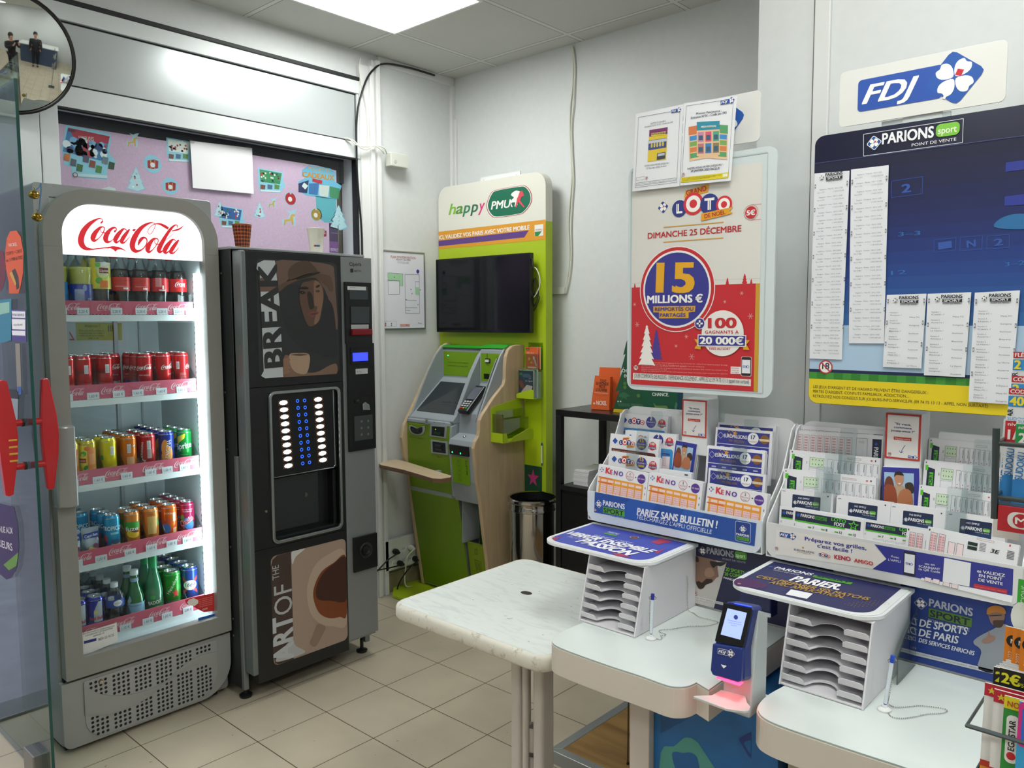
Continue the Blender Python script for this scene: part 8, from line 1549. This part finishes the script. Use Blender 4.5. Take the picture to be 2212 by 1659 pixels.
def plate(lab,y,x0,x1,z0,z1,lx,lw,d,cz):
 F_=Frame((0,y,0),(1,0,0),(0,0,1));t=thing('company_plate',lab,'sign',((x0+x1)/2,y,z0));m=MB(F_);m.prism(rrect((x0,z0),(x1,z1),.012,6),-.004,0,mat('#dddcd8',.35));m.box(((x0+x1)/2-.03,z0-.03,-.012),((x0+x1)/2+.05,z0+.02,-.0045),mat('#c3c9ca',.3));obj('plate_board',m,t,.001);m=MB(Frame((0,y-.0005,0),(1,0,0),(0,0,1)));fdj(m,(lx,cz),lw,1);obj('plate_print',m,t)
a=S1.uv(1815,158);b=S1.uv(2172,215);zz1=(S1.uv(1817,157)[1]+S1.uv(2170,85)[1])/2;zz0=(S1.uv(1817,277)[1]+S1.uv(2165,217)[1])/2
l0=S1.uv(1853,220)[0];l1=S1.uv(2123,160)[0]
plate('white plate with blue clover emblem above the navy sports panel',SY,a[0],b[0],zz0,zz1,(l0+l1)/2,(l1-l0)*1.0,0,(zz0+zz1)/2+.001)
W_=b[0]-a[0];e1_=ony(1642,250,SY+.02);zz=ony(1640,194,SY+.02).z;zq=ony(1640,304,SY+.02).z
plate('white plate with blue clover emblem mostly covered by two paper notices',SY+.02,e1_.x-W_,e1_.x,zq,zz,e1_.x-W_/2-.002,(l1-l0),0,(zq+zz)/2)
def notice(lab,cs,y,draw):
 F_=Frame((0,y,0),(1,0,0),(0,0,1));P=[F_.uv(*c)for c in cs];m=MB(F_);m.prism(P,-.0003,0,mat('#e9eaee',.6));m.use(Frame((0,y-.0003,0),(1,0,0),(0,0,1)));draw(m);tag(obj('paper_notice',m),lab,'notice','paper notices taped over the lottery sign')
def fr_(m,pts,w=.0008,c='#5a5e66'):
 Q=[m.q(*n8(*p))for p in pts];[m.line(Q[i],Q[(i+1)%4],w,c,2)for i in range(4)]
def na(m):
 fr_(m,((188,302),(612,225),(580,965),(152,1022)));fdj(m,m.q(*n8(575,232)),.030,4);m.ptext('QUITTE OU DOUBLE :',n8(310,375),n8(472,345),'#50545e',2,hp=3.6);m.ptext('Emissions N°01 et 02 - Code jeu 603',n8(250,408),n8(540,355),'#50545e',2,hp=3.2,bold=.01)
 m.ppoly([n8(*p)for p in((300,432),(487,402),(470,730),(280,757))],'#e3c534',2);m.ppoly([n8(*p)for p in((300,432),(487,402),(484,470),(298,500))],'#7a2a6a',3);m.ppoly([n8(*p)for p in((322,465),(470,445),(466,480),(320,495))],'#e6cf4a',4);m.ppoly([n8(*p)for p in((292,540),(476,510),(472,610),(288,640))],'#3a4a8a',3);m.ppoly([n8(*p)for p in((290,545),(480,515),(480,545),(290,572))],'#c3c9d2',4);m.ptext('8 8 8 8 8',n8(316,612),n8(446,594),'#e6cf4a',4,hp=9,bold=.05);m.ptext('QUITTE OU DOUBLE',n8(325,484),n8(466,468),'#3a2a5a',5,hp=3.5,bold=.04)
 m.ppoly([n8(*p)for p in((380,670),(465,655),(462,722),(376,738))],'#3a4050',4);m.ppoly([n8(*p)for p in((388,676),(458,663),(456,690),(386,702))],'#b9c3d2',5)
 m.ptext('FAITES-VOUS PAYER JUSQU\'AU',n8(250,808),n8(498,775),'#50545e',2,hp=3.6);m.ptext('17 février 2023 inclus',n8(268,834),n8(472,805),'#50545e',2,hp=3.6);fr_(m,((165,975),(572,920),(570,948),(163,1003)));age18(m,m.q(*n8(272,922)),.004,3);fr_(m,((165,920),(248,905),(246,935),(163,950)),.0006);m.ptext('Jouer comporte des risques : dépendance, isolement',n8(170,992),n8(565,942),'#7a7e88',2,hp=2.2)
notice('left taped paper notice showing one scratch card',((1373.5,246),(1477,225),(1468,402),(1366,413.5)),SY-.012,na)
def nb(m):
 fr_(m,((678,185),(1160,110),(1105,915),(626,968)));fdj(m,m.q(*n8(1100,138)),.038,4);m.ptext('Mission Patrimoine :',n8(778,275),n8(1040,242),'#2f3450',2,hp=4.5,bold=.02,space=1.1);m.ptext('Emission N°01 - Code jeu 792',n8(725,318),n8(1090,262),'#2f3450',2,hp=4.5,bold=.02)
 for(x,y,c,w,r_)in((700,400,'#d97a4a',250,-8),(860,365,'#5aa06a',245,8),(785,350,'#2f8fa8',235,0)):
  k_=2+(r_==8)*.7+(r_==0)*1.4;T=lambda u,v:n8(x+u*w+(v*r_*-1.8)*.5,y+v*350+u*-14+(u*r_)*4);m.ppoly([T(0,0),T(1,0),T(1,1),T(0,1)],'#e9c29a',k_);m.ppoly([T(0,0),T(1,0),T(1,.25),T(0,.25)],c,k_+.1)
  if r_==0:
   m.ptext('MISSION PATRIMOINE',T(.2,.18),T(.85,.18),'#eef0e6',6,hp=4,bold=.04)
   for i in range(6):u,v=.05+(i%3)*.33,.30+(i//3)*.34;cc_=('#c98ab0','#d85a7a','#4fa88a','#b9787a','#3a7fc0','#8a7a5a')[i];m.ppoly([T(u,v),T(u+.26,v),T(u+.26,v+.29),T(u,v+.29)],cc_,4);m.ppoly([T(u+.04,v+.1),T(u+.22,v+.1),T(u+.22,v+.24),T(u+.04,v+.24)],'#3f5f78',5)
  else:
   for i in range(4):v=.28+i*.17;m.ppoly([T(.04 if r_<0 else .62,v),T(.38 if r_<0 else .96,v),T(.38 if r_<0 else .96,v+.14),T(.04 if r_<0 else .62,v+.14)],('#3f8fd0','#7aa85a','#d9824a','#5aa06a')[i],k_+.2)
 m.ptext('FAITES-VOUS PAYER JUSQU\'AU :',n8(690,838),n8(1055,792),'#2f3450',2,hp=4,bold=.02);m.ptext('24 JANVIER 2023 INCLUS',n8(722,862),n8(1016,832),'#2f3450',2,hp=4.5,bold=.03);m.ppoly([n8(*p)for p in((625,918),(1108,865),(1104,920),(622,970))],'#e3d01e',2.5);m.ppoly([n8(*p)for p in((1052,882),(1100,876),(1098,905),(1050,912))],'#eceae0',3);[m.ptext('Les jeux d\'argent et de hasard peuvent être dangereux : pertes d\'argent',n8(634,930+i*14),n8(1040-i*60,892+i*14),'#6a6420',3,hp=2)for i in range(3)];age18(m,m.q(*n8(650,885)),.004,3)
notice('right taped paper notice showing three scratch cards and a yellow strip',((1477.5,223),(1592,207),(1578.5,390),(1469,401)),SY-.014,nb)
# ================ navy sports panel with printed slips
z8=lambda x,y:(1720+x/1.975,60+y/1.975)
t=thing('sports_board','large navy blue betting information panel with yellow bottom band','sign board',(2.94,SY,1.33))
bx0,bx1=S1.uv(1753,600)[0],3.185;bz0=(S1.uv(1770,872)[1]+S1.uv(2175,899)[1])/2;bz1=(S1.uv(1790,292)[1]+S1.uv(2212,224.6)[1])/2
m=MB(S1);m.prism(rrect((bx0,bz0),(bx1,bz1),.022,8),-.006,0,mat('#111533',.3));m.box((2.86,bz1-.01,-.014),(3.0,bz1+.012,-.0065),mat('#b9bfc2',.3,metal=.4));m.box((2.88,1.5,-.218),(3.0,1.53,-.0065),mat('#c3c9ca',.3));obj('panel_board',m,t,.001)
m=MB(Frame((0,SY-.0005,0),(1,0,0),(0,0,1)));q=m.q;zh=(q(*z8(75,585))[1]+q(*z8(972,455))[1])/2;zy=(q(*z8(57,1492))[1]+q(*z8(800,1535))[1])/2;zg=zy+.016;N_=14;cs=[(16,18,52),(20,30,84),(27,58,128),(44,100,160)]
for i in range(N_):
 f=i/(N_-1)*2.999;a,b=cs[int(f)],cs[int(f)+1];c='#%02x%02x%02x'%tuple(int(a[j]+(b[j]-a[j])*(f-int(f)))for j in range(3));zt2=zh-(zh-1.52)*i/N_;m.rect((bx0+.001,zh-(zh-1.52)*(i+1)/N_),(bx1-.001,zt2),c,1)
m.rect((bx0+.001,1.40),(bx1-.001,1.52),'#a9c3dc',1);m.rect((bx0+.001,zg),(bx1-.001,1.415),'#15224a',2);m.rect((bx0+.001,zy),(bx1-.001,zg),'#2f7a2a',2)
for i in range(12):m.rect((bx0+.001+i*.04,zy),(bx0+.02+i*.04,zg),'#3f8f36',3)
m.poly(rrect((bx0+.001,bz0+.001),(bx1-.001,zy),(.021,.021,0,0),8),'#e3c91c',2)
for s,a,b in(("LES JEUX D'ARGENT ET DE HASARD PEUVENT ÊTRE DANGEREUX :",(73,1536),(563,1563)),("PERTES D'ARGENT, CONFLITS FAMILIAUX, ADDICTION...",(72,1556),(480,1578)),('RETROUVEZ NOS CONSEILS SUR JOUEURS-INFO-SERVICE.FR (09 74 75 13 13 - APPEL NON SURTAXÉ)',(72,1576),(818,1620))):m.ptext(s,z8(*a),z8(*b),'#3a3418',3,hp=6,bold=.012)
age18(m,q(*z8(127,1447)),.0165,4);fr4=[q(*z8(*p))for p in((288,455),(714,388),(710,490),(288,548))];[m.line(fr4[i],fr4[(i+1)%4],.0012,'#d3d6de',4)for i in range(4)]
A=Vector(q(*z8(305,512)));B=Vector(q(*z8(697,455)));d_=B-A;parions(m,A+Vector((0,.003)),d_.length,4,'#eef0f4','#7cc040',d=(1,.0))
for s,x,y,h in(('2',452,705,18),('1',618,945,15),('N',730,938,15),('2',846,932,15)):m.ptext(s,z8(x,y),z8(x+36,y-5),'#2f52a0',3,hp=h,bold=.04)
for p in(((408,655),(540,635),(538,708),(406,725)),((590,905),(682,897),(680,950),(588,958)),((700,895),(795,888),(793,945),(698,952)),((815,890),(910,882),(908,938),(813,945))):Q=[q(*z8(*k_))for k_ in p];[m.line(Q[i],Q[(i+1)%4],.001,'#2f52a0',3)for i in range(4)]
m.ptext('3–3',z8(435,890),z8(530,884),'#2f6ab0',3,hp=9);m.ptext('3–2',z8(890,1018),z8(975,1010),'#2f6ab0',3,hp=9);m.ptext('12',z8(405,1055),z8(470,1050),'#2f6ab0',3,hp=9)
for p in(((895,575),(972,565),(972,605),(893,615)),((890,720),(972,710),(972,755),(888,760))):m.poly([(min(c_[0],bx1-.002),c_[1])for c_ in(q(*z8(*k_))for k_ in p)],'#27348c',3)
m.poly([(min(c_[0],bx1-.002),c_[1])for c_ in catmull([q(*z8(*p))for p in((845,850),(870,815),(930,795),(990,800),(1010,850),(930,860))],3,True)],'#24689c',3)
m.line((bx0+.001,zh),(bx1-.001,zh),.001,'#4a5488',5);obj('panel_print',m,t)
random.seed(8);TM=('Toulouse','Auxerre','Metz FC','Bastia','Le Havre','Dijon','Sochaux','Amiens','Caen','Guingamp')
def rec(lab,tl,tr,bl,br,head,rows,y,two=True):
 F_=Frame((0,y,0),(1,0,0),(0,0,1));P=[F_.uv(*z8(*p))for p in(tl,tr,br,bl)];m=MB(F_);n=8;Lp=[lerp(P[0],P[3],i/n)for i in range(n+1)];Rp=[lerp(P[1],P[2],i/n)for i in range(n+1)]
 m.add([(p[0],p[1],.0004+.0015*math.sin(i*1.1+y*99)**2*(i/n))for i,(a,b)in enumerate(zip(Lp,Rp))for p in(a,b)],[(2*i,2*i+2,2*i+3,2*i+1)for i in range(n)],mat('#dfe1e6',.6),True);G_=Frame((0,y-.0025,0),(1,0,0),(0,0,1));m.use(G_);w=P[1][0]-P[0][0];T=lambda u,v:(P[0][0]+(P[3][0]-P[0][0])*v+w*u,P[0][1]+(P[3][1]-P[0][1])*v);v0=.02
 if head:s=w/.085;hh=(P[0][1]-P[3][1]);c=T(.5,0);m.text('PARIONS',(c[0]+.006,c[1]-.010),w*.48,.007,'#24262c',2,al='c',bold=.04);m.rect((c[0]-.012,c[1]-.019),(c[0]+.026,c[1]-.0125),'#24262c',2);m.text('SPORT',(c[0]+.007,c[1]-.018),w*.38,.005,'#dfe1e6',3,al='c',bold=.03);m.text('POINT DE VENTE',(c[0]+.006,c[1]-.0235),w*.4,.0028,'#3a3c44',2,al='c');diamond(m,(c[0]-.022,c[1]-.012),.005,2,'#3a3c44');clover(m,(c[0]-.022,c[1]-.012),.004,3);v0=.034/hh
 for r_ in range(rows):
  v=v0+(1-v0-.02)*(r_+.4)/rows;a=T(.12,v);t1,t2=TM[(r_*3+rows)%10],TM[(r_*7+2)%10]
  if two:m.text('%s - %s : 24/12 %d:00'%('Espagne' if r_%2 else 'Angleterre',t1,12+r_%9),(a[0]+w*.05,a[1]),w*.66,.0028,'#5c6068',2);m.text('Pari n°%d'%(371+r_*3),(a[0],a[1]-.007),w*.2,.0026,'#5c6068',2);m.text('1,%d/3,%d/2,%d'%(10+r_,10+r_*2,40+r_),(a[0]+w*.45,a[1]-.007),w*.3,.0026,'#5c6068',2)
  else:m.text('Numéro %d'%(r_+1),a,w*.2,.0030,'#4c5058',2);m.text(t1+' /',(a[0],a[1]-.0055),w*.3,.0030,'#4c5058',2);m.text(t2,(a[0]+w*.5,a[1]-.0105),w*.25,.0030,'#4c5058',2)
 for r_ in range(max(3,rows//3)):
  for u in(.03,.94):a=T(u,.06+.88*r_/max(3,rows//3));m.rect(a,(a[0]+.003,a[1]-.009),'#5a5e66',2);m.rect((a[0]+.0008,a[1]-.002),(a[0]+.0022,a[1]-.007),'#dfe1e6',3)
 tag(obj('printed_slip',m),lab,'betting printout','printouts on the navy panel')
rec('leftmost long printed strip on the navy panel',(78,622),(228,610),(57,1411),(195,1416),True,22,SY-.004)
rec('second long printed strip from the left on the navy panel',(234,605),(395,586),(225,1346),(375,1347),False,20,SY-.004)
rec('leftmost of the three short printed slips, tucked behind the others',(387,1140),(556,1134),(370,1447),(534,1454),True,7,SY-.005,False)
rec('middle one of the three short printed slips',(561,1135),(747,1128),(545,1482),(720,1491),True,8,SY-.006,False)
rec('rightmost and longest of the three short printed slips, over the yellow band',(762,1130),(955,1120),(735,1595),(915,1607),True,12,SY-.007,False)
# ================ magazine racks at the right edge
RY=-2.22;RF=Frame((0,RY,0),(1,0,0),(0,0,1));wr_=mat('#4c5557',.35,metal=.5,name='rack_wire');Rp=lambda x,y,d=0:ony(x,y,RY+d)
t=thing('magazine_rack','dark wire magazine rack with a red letter plate at the right edge','magazine rack',(3.31,RY,1.28));m=MB()
for d in(0,.12):m.tube([Rp(2152,925,d)if d==0 else Vector((Rp(2152,925).x,RY+d,Rp(2152,925).z)),Vector((Rp(2148,1120).x,RY+d,Rp(2148,1120).z))],.0042,wr_,8)
for z in(Rp(2160,958).z,Rp(2160,1075).z):
 x0=Rp(2151,1000).x;m.tube([Vector((3.42,RY,z)),Vector((x0,RY,z)),Vector((x0,RY+.12,z)),Vector((3.42,RY+.12,z))],.003,wr_,8)
m.tube([Vector((3.418,RY+.06,.0)),Vector((3.418,RY+.06,1.62))],.008,wr_,10);m.box((3.33,RY-.05,0),(3.50,RY+.17,.012),wr_)
for z in(1.33,1.41,.93,1.12):m.tube([Vector((3.418,RY+.06,z)),Vector((3.40,RY+.12,z)),Vector((3.40,RY,z))],.003,wr_,6)
for z in(1.02,.93):m.tube([Vector((3.40,RY,z)),Vector((3.245,RY,z)),Vector((3.245,RY+.12,z)),Vector((3.40,RY+.12,z))],.003,wr_,6)
z=Rp(2160,1075).z-.012;m.box((Rp(2151,1000).x+.002,RY+.004,z),(3.41,RY+.116,z+.003),wr_);m.box((3.242,RY+.004,.915),(3.41,RY+.15,.918),wr_);obj('wire_frame',m,t)
m=MB(RF);a=RF.uv(2158,1090);b=RF.uv(2212,1145);m.box((a[0],b[1]-.004,-.001),(3.40,a[1],.004),mat('#c22a34',.35));m.use(Frame((0,RY-.0042,0),(1,0,0),(0,0,1)));c=(b[0]+.003,(a[1]+b[1])/2-.002);m.rr((c[0]-.020,c[1]-.010),(c[0]+.05,c[1]+.010),.009,'#eceae6',1);m.circ((c[0]-.006,c[1]),.0085,'#c22a34',2,18);m.text('M',(c[0]-.006,c[1]-.004),.011,.008,'#f4f2ee',3,al='c',bold=.03);obj('letter_plate',m,t)
def mag(lab,x,y,d,w,h,col,draw,th=.003,tilt=.10,cat_='magazine',nm='puzzle_magazine',grp=None):
 o=ony(x,y,RY+d);F_=Frame(o,(1,0,0),(-tilt*.5,tilt*.8,1));m=MB(F_);m.box((0,-h,-th),(w,0,0),mat('#dcd9d4',.6));m.rect((0,-h),(w,0),col,1);draw(m,w,h);tag(obj(nm,m),lab,cat_,grp)
def d_sud(c2,n):
 def f(m,w,h):m.rect((0,-.022),(w,-.006),c2,2);m.text('SUDOKU',(.002,-.005),.022,.004,'#4a9ad0',3);m.text('niveau',(.003,-.012),.02,.004,'#f3f0ec',3,bold=.03);m.text(n,(.004,-.029),None,.012,'#f3f0ec',4,bold=.05);m.rect((0,-.034),(w,-.022),c2,2);m.ell((.028,-.038),.010,.009,'#e6cf2a',5,16);m.circ((.031,-.038),.004,'#2a2a6a',6,10);m.poly([(0,-h),(w,-h),(w,-.06),(0,-.075)],'#2f86cc',3);m.text('SUDOKU',(.010,-.075),.034,.008,'#2f7fc0',4,dr=(.06,1),bold=.03);m.text('Small',(.019,-.068),.020,.006,'#5a9ad0',4,dr=(.06,1))
 return f
def d_code(s,c2):
 def f(m,w,h):m.rect((0,-.008),(w,0),'#c8242c',2);m.text(s,(.002,-.0065),None,.005,'#f3f0ec',3,bold=.04);m.rect((0,-.024),(w,-.010),'#2f8fd0',2);m.text(c2,(.002,-.022),None,.011,'#f0e03a',3,bold=.05);m.circ((.034,-.040),.016,'#c8242c',2,20);m.text('STAR',(.006,-.045),.018,.006,'#24262c',3,dr=(0,1),bold=.03)
 return f
SG='number puzzle booklets in the upper rack'
mag('topmost code puzzle booklet in the upper rack, cut by the picture edge',2190,760,.100,.10,.19,'#e2e4e6',d_code('FLÉCHÉS','2'),grp=SG)
mag('second code puzzle booklet from the top in the upper rack',2186,812,.088,.10,.18,'#e2e4e6',d_code('CODÉS','2'),grp=SG)
mag('code puzzle booklet with yellow number in the upper rack',2180,838,.078,.10,.17,'#e6e8ea',d_code('CODÉS','400€'),grp=SG)
mag('white blue puzzle booklet mostly hidden at the back left of the upper rack',2168,905,.060,.10,.12,'#e2e4e6',lambda m,w,h:(m.poly([(0,-h),(w,-h),(w,-.07),(0,-.08)],'#2f86cc',2),m.text('SUDOKU',(.008,-.08),.034,.008,'#2f7fc0',3,dr=(.06,1),bold=.03)),grp=SG)
mag('red banded number puzzle booklet at the front left of the upper rack',2173,898,.045,.10,.12,'#e6e8ea',d_sud('#c8242c','1/2'),grp=SG)
mag('green banded number puzzle booklet beside the red one in the upper rack',2196,905,.032,.10,.12,'#e6e8ea',d_sud('#1f9a4a','2'),grp=SG)
def d_mega(m,w,h):m.rect((0,-.016),(w,0),'#c0243a',2);m.text('★ BONUS',(.004,-.012),.045,.007,'#e9cf3a',3,bold=.03);m.text('EGASTAR',(.0215,-.060),.036,.008,'#24262c',3,dr=(0,1),bold=.03);m.circ((.0175,-.067),.0055,'#c8242c',3,16);m.text('M',(.0175,-.070),.007,.006,'#f4f2ee',4,al='c',bold=.03);m.poly([(0,-h),(w,-h),(w,-.10),(0,-.108)],'#e0a01e',2);m.rect((0,-.108),(w,-.10),'#c0392a',3);m.ell((.022,-.135),.008,.016,'#2f7fd0',4,18);m.ell((.023,-.135),.0045,.011,'#e9c23a',5,14)
MG='glossy magazines in the lower rack'
mag('green regional magazine at the right edge, behind the orange ones',2200,1250,.110,.10,.2,'#3fb53a',lambda m,w,h:(m.text('RÉGIONS',(.012,-.040),.032,.008,'#dff0d8',3,dr=(0,1)),m.ell((.006,-.05),.012,.02,'#f0f4ee',2,16),m.rect((0,-h),(w,-.066),'#b8243c',3)),grp=MG)
for i,(x,y,l_)in enumerate(((2172,1352,'leftmost'),(2189,1356,'middle'),(2206,1361,'rightmost'))):mag(l_+' orange puzzle magazine with a black round letter in the lower rack',x,y,.095-.010*i,.10,.2,'#e8861e',lambda m,w,h:(m.circ((.010,-.018),.008,'#1a1a1c',2,16),m.text('N',(.010,-.021),None,.006,'#f4f2ee',3,al='c',bold=.03),m.text('déc. 2022',(.010,-.058),.026,.005,'#f3e0c8',3,dr=(0,1))),grp=MG)
for i,(x,y)in enumerate(((2147,1440),(2160,1442))):mag(('left' if i==0 else 'right')+' black price-topped magazine in the middle of the lower rack',x,y,.066-.010*i,.10,.16,'#141416',lambda m,w,h:(m.text('2€',(.003,-.018),None,.013,'#e6e02a',3,bold=.05),m.text('95',(.021,-.018),None,.005,'#e6e02a',3)),grp=MG)
for k_ in range(4):mag(('lowest','second','third','topmost')[k_]+' white thin booklet edge fanned above the black magazines',2152+k_*7,1436-k_*4,.070+k_*.004,.10,.05,'#dcdde0',lambda m,w,h:None,.001,nm='thin_booklet',cat_='booklet',grp='fanned thin booklets')
mag('leftmost white red-topped star magazine in the lower rack',2128,1474,.040,.10,.20,'#eae9e6',d_mega,grp=MG)
mag('second white red-topped star magazine in the lower rack',2148,1488,.028,.10,.20,'#eae9e6',d_mega,grp=MG)
mag('green star magazine with yellow header in the lower rack',2170,1502,.016,.10,.19,'#2f8f3a',lambda m,w,h:(m.rect((0,-.015),(w,0),'#e3cf22',2),m.text('NOUVEAU',(.004,-.012),.04,.007,'#b8502a',3,bold=.03),m.rr((.004,-.082),(.018,-.022),.006,'#eceae6',3),m.text('EGASTAR',(.014,-.066),.038,.007,'#24262c',4,dr=(0,1),bold=.03),m.circ((.011,-.073),.005,'#c8242c',4,14),m.ell((.03,-.10),.006,.005,'#b9d83a',3,10),m.poly([(0,-h),(w,-h),(w,-.115),(.02,-.112),(0,-.12)],'#c9c3bb',3),m.circ((.028,-.138),.012,'#e3c22a',4,16)),grp=MG)
mag('pink and blue puzzle magazine at the right edge of the lower rack',2202,1514,.004,.10,.19,'#3aa6dc',lambda m,w,h:(m.rr((0,-.055),(w,0),.006,'#d8308c',2),m.rr((.004,-.05),(w,-.006),.005,'#2f6fd0',3)),grp=MG)
mag('narrow white booklet with red lettering hanging behind the left of the upper rack',2148,1085,.070,.03,.045,'#e2ddd8',lambda m,w,h:m.text('MEGA',(.003,-.012),.02,.006,'#c8402c',3,bold=.03),nm='small_booklet',cat_='booklet')
# ================ what the convex mirror shows behind the camera
def skinned(name,parent,chains,m,root_i=0,sub_=1):
 """chains: lists of (x, y, z, r); a chain starting with an int branches from that vertex"""
 V,R,E=[],[],[]
 for c in chains:
  prev=None
  for p in c:
   if isinstance(p,int):prev=p;continue
   V.append(p[:3]);R.append(p[3]);i=len(V)-1
   if prev is not None:E.append((prev,i))
   prev=i
 me=bpy.data.meshes.new(name);O=ORG[parent];me.from_pydata([Vector(v)-O for v in V],E,[]);o=new(name,me);o.parent=parent;ORG[o]=O
 o.modifiers.new('skin','SKIN');sd=o.modifiers.new('smooth','SUBSURF');sd.levels=sd.render_levels=sub_;sv=me.skin_vertices[0].data
 for i,r_ in enumerate(R):sv[i].radius=(r_,r_)
 sv[root_i].use_root=True;me.materials.append(m)
 for md in o.modifiers:
  if md.type=='SKIN':md.use_smooth_shade=True
 return o
def person(lab,x,y,face,arms,coat,hairc,h=1.0):
 t=thing('person',lab,'person',(x,y,0));c,s_=math.cos(face),math.sin(face)
 P=lambda f,l,z,r:(x+f*c-l*s_,y+f*s_+l*c,z*h,r)
 sk_=mat('#b98a72',.5,name='skin');ct=mat(coat,.8,noise=.15,name='coat');tr_=mat('#17181c',.8,name='trousers')
 body=[[P(0,0,.95,.09),P(0,0,1.15,.08),P(0,0,1.36,.08),P(0,0,1.47,.055),P(.01,0,1.56,.065),P(.02,0,1.64,.085),P(.01,0,1.71,.07)]]
 for sg in(1,-1):
  body.append([0,P(0,sg*.09,.88,.09),P(.01,sg*.10,.50,.055),P(0,sg*.10,.09,.035),P(.12,sg*.11,.035,.03)])
  e_,w_=arms;body.append([2,P(0,sg*.18,1.38,.04),P(e_[0],sg*e_[1],e_[2],.038),P(w_[0],sg*w_[1],w_[2],.026),P(w_[0]+.03,sg*(w_[1]-.005),w_[2]+.05,.03)])
 skinned('body',t,body,sk_)
 for sg in(1,-1):
  w_=arms[1];b=(w_[0]+.03,sg*(w_[1]-.005),w_[2]+.05)
  for k in range(4):skinned('finger',t,[[P(b[0],b[1]+sg*(.012-.010*k),b[2]+.01,.009),P(b[0]+.012,b[1]+sg*(.010-.010*k)-sg*.012,b[2]+.05+(.008 if k in(1,2)else 0),.008),P(b[0]+.006,b[1]+sg*(.008-.010*k)-sg*.026,b[2]+.068,.007)]],sk_)
  skinned('thumb',t,[[P(b[0]-.01,b[1]-sg*.012,b[2]-.02,.010),P(b[0]-.012,b[1]-sg*.032,b[2]+.005,.009),P(b[0]-.008,b[1]-sg*.040,b[2]+.028,.008)]],sk_)
 skinned('trousers',t,[[P(0,0,.94,.145)],]and[[P(0,0,.96,.14),P(0,.09,.88,.105),P(.01,.10,.50,.072),P(0,.10,.12,.055)],[0,P(0,-.09,.88,.105),P(.01,-.10,.50,.072),P(0,-.10,.12,.055)]],tr_)
 ch=[[P(0,0,.74,.19),P(0,0,1.0,.17),P(0,0,1.18,.16),P(0,0,1.36,.17),P(0,0,1.46,.075)]]
 for sg in(1,-1):e_,w_=arms;ch.append([3,P(0,sg*.20,1.38,.085),P(e_[0],sg*e_[1],e_[2],.068),P(w_[0]*.93+e_[0]*.07,sg*(w_[1]*.93+e_[1]*.07),w_[2]*.93+e_[2]*.07,.05)])
 skinned('coat',t,ch,ct)
 hd=P(0,0,1.665,0);f_=Frame(Vector(hd[:3]),(-s_,c,0),(0,0,1));q=lambda u,v,n:tuple(f_.at(u,v,n))
 m=MB();m.ball(q(0,.025,-.022),.108,mat(hairc,.7),12,(.92,.92,1.05));m.ball(q(0,-.08,-.06),.07,mat(hairc,.7),10,(1.1,.9,1.2));obj('hair',m,t)
 m=MB()
 for sg in(1,-1):m.ball(q(sg*.034,-.005,.098),.010,mat('#e8e4e0',.3),8);m.ball(q(sg*.034,-.005,.106),.005,mat('#2a1f1a',.3),6)
 m.ball(q(0,-.035,.108),.013,sk_,8,(.8,.8,1.4));m.ball(q(0,-.066,.097),.016,mat('#8a4a42',.5),8,(1.2,1.2,.3));[m.ball(q(sg*.088,-.02,.0),.018,sk_,8,(.6,.6,1.4))for sg in(1,-1)];obj('face',m,t)
 for sg in(1,-1):m=MB();p=P(.05,sg*.105,0,0);m.ball((p[0],p[1],.045),.06,mat('#111114',.5),10,(1.5 if abs(c)>.6 else .9,1.5 if abs(c)<=.6 else .9,.72));obj('shoe',m,t)
 return t
fa=math.atan2(CF.y,CF.x)
person('person in a black coat holding up a phone, seen only in the convex mirror',CP.x-CF.x*.52,CP.y-CF.y*.52,fa,((.12,.27,1.22),(.36,.10,1.40)),'#121317','#2a1c14',.98)
person('person in dark clothes at the rear counter, seen only in the convex mirror',4.9,-3.0,PI*.95,((.02,.24,1.10),(.10,.22,.88)),'#1c1d22','#15120f')
m=MB();pp=CP-CF*.10;Fp_=Frame(pp,CR,CU);m.use(Fp_);m.box((-.075,-.038,-.004),(.075,.038,.004),mat('#17181b',.25));tag(obj('smartphone',m),'dark smartphone held up by the person in the black coat','phone')
wd_=wood('counter_wood','#8a5c38','#b58557',3,'X')
t=thing('magazine_counter','long wooden magazine counter behind the camera, seen only in the convex mirror','counter',(3.0,-5.0,0));m=MB();m.box((1.6,-5.3,0),(4.4,-4.75,.75),wd_);xprism(m,[(-5.3,.75),(-4.75,.75),(-5.3,1.15)],1.6,4.4,wd_);obj('counter_body',m,t)
random.seed(12)
for r_ in range(3):
 for i in range(11):
  cc_=random.choice(['#c8342c','#2f6fc0','#e3c23a','#3f9a4a','#e6e4e0','#d8609a','#24262c']);F_=Frame((1.68+i*.245,-4.80-r_*.165,.80+r_*.12),(1,0,0),(0,-.55,.40));m=MB(F_);m.box((0,0,-.003),(.21,.17,.004),mat('#e2e0dc',.6));m.rect((.0,0),(.21,.17),cc_,11);m.rect((.02,.12),(.19,.155),'#eceae6',12);m.rect((.03,.02),(.12,.09),random.choice(['#b58a6a','#4a6a8a','#8a9a5a']),12)
  tag(obj('magazine',m),'%s magazine from the left in the %s row of the wooden magazine counter'%(('first','second','third','fourth','fifth','sixth','seventh','eighth','ninth','tenth','last')[i],('front','middle','rear')[r_]),'magazine','magazines on the wooden counter')
m=MB();m.box((5.2,-3.8,0),(5.8,-2.0,1.0),mat('#3f4f6a',.5));m.box((5.15,-3.85,1.0),(5.85,-1.95,1.04),mat('#d8dad8',.3));tag(obj('service_counter',m),'blue grey service counter with a pale top behind the second person','counter')
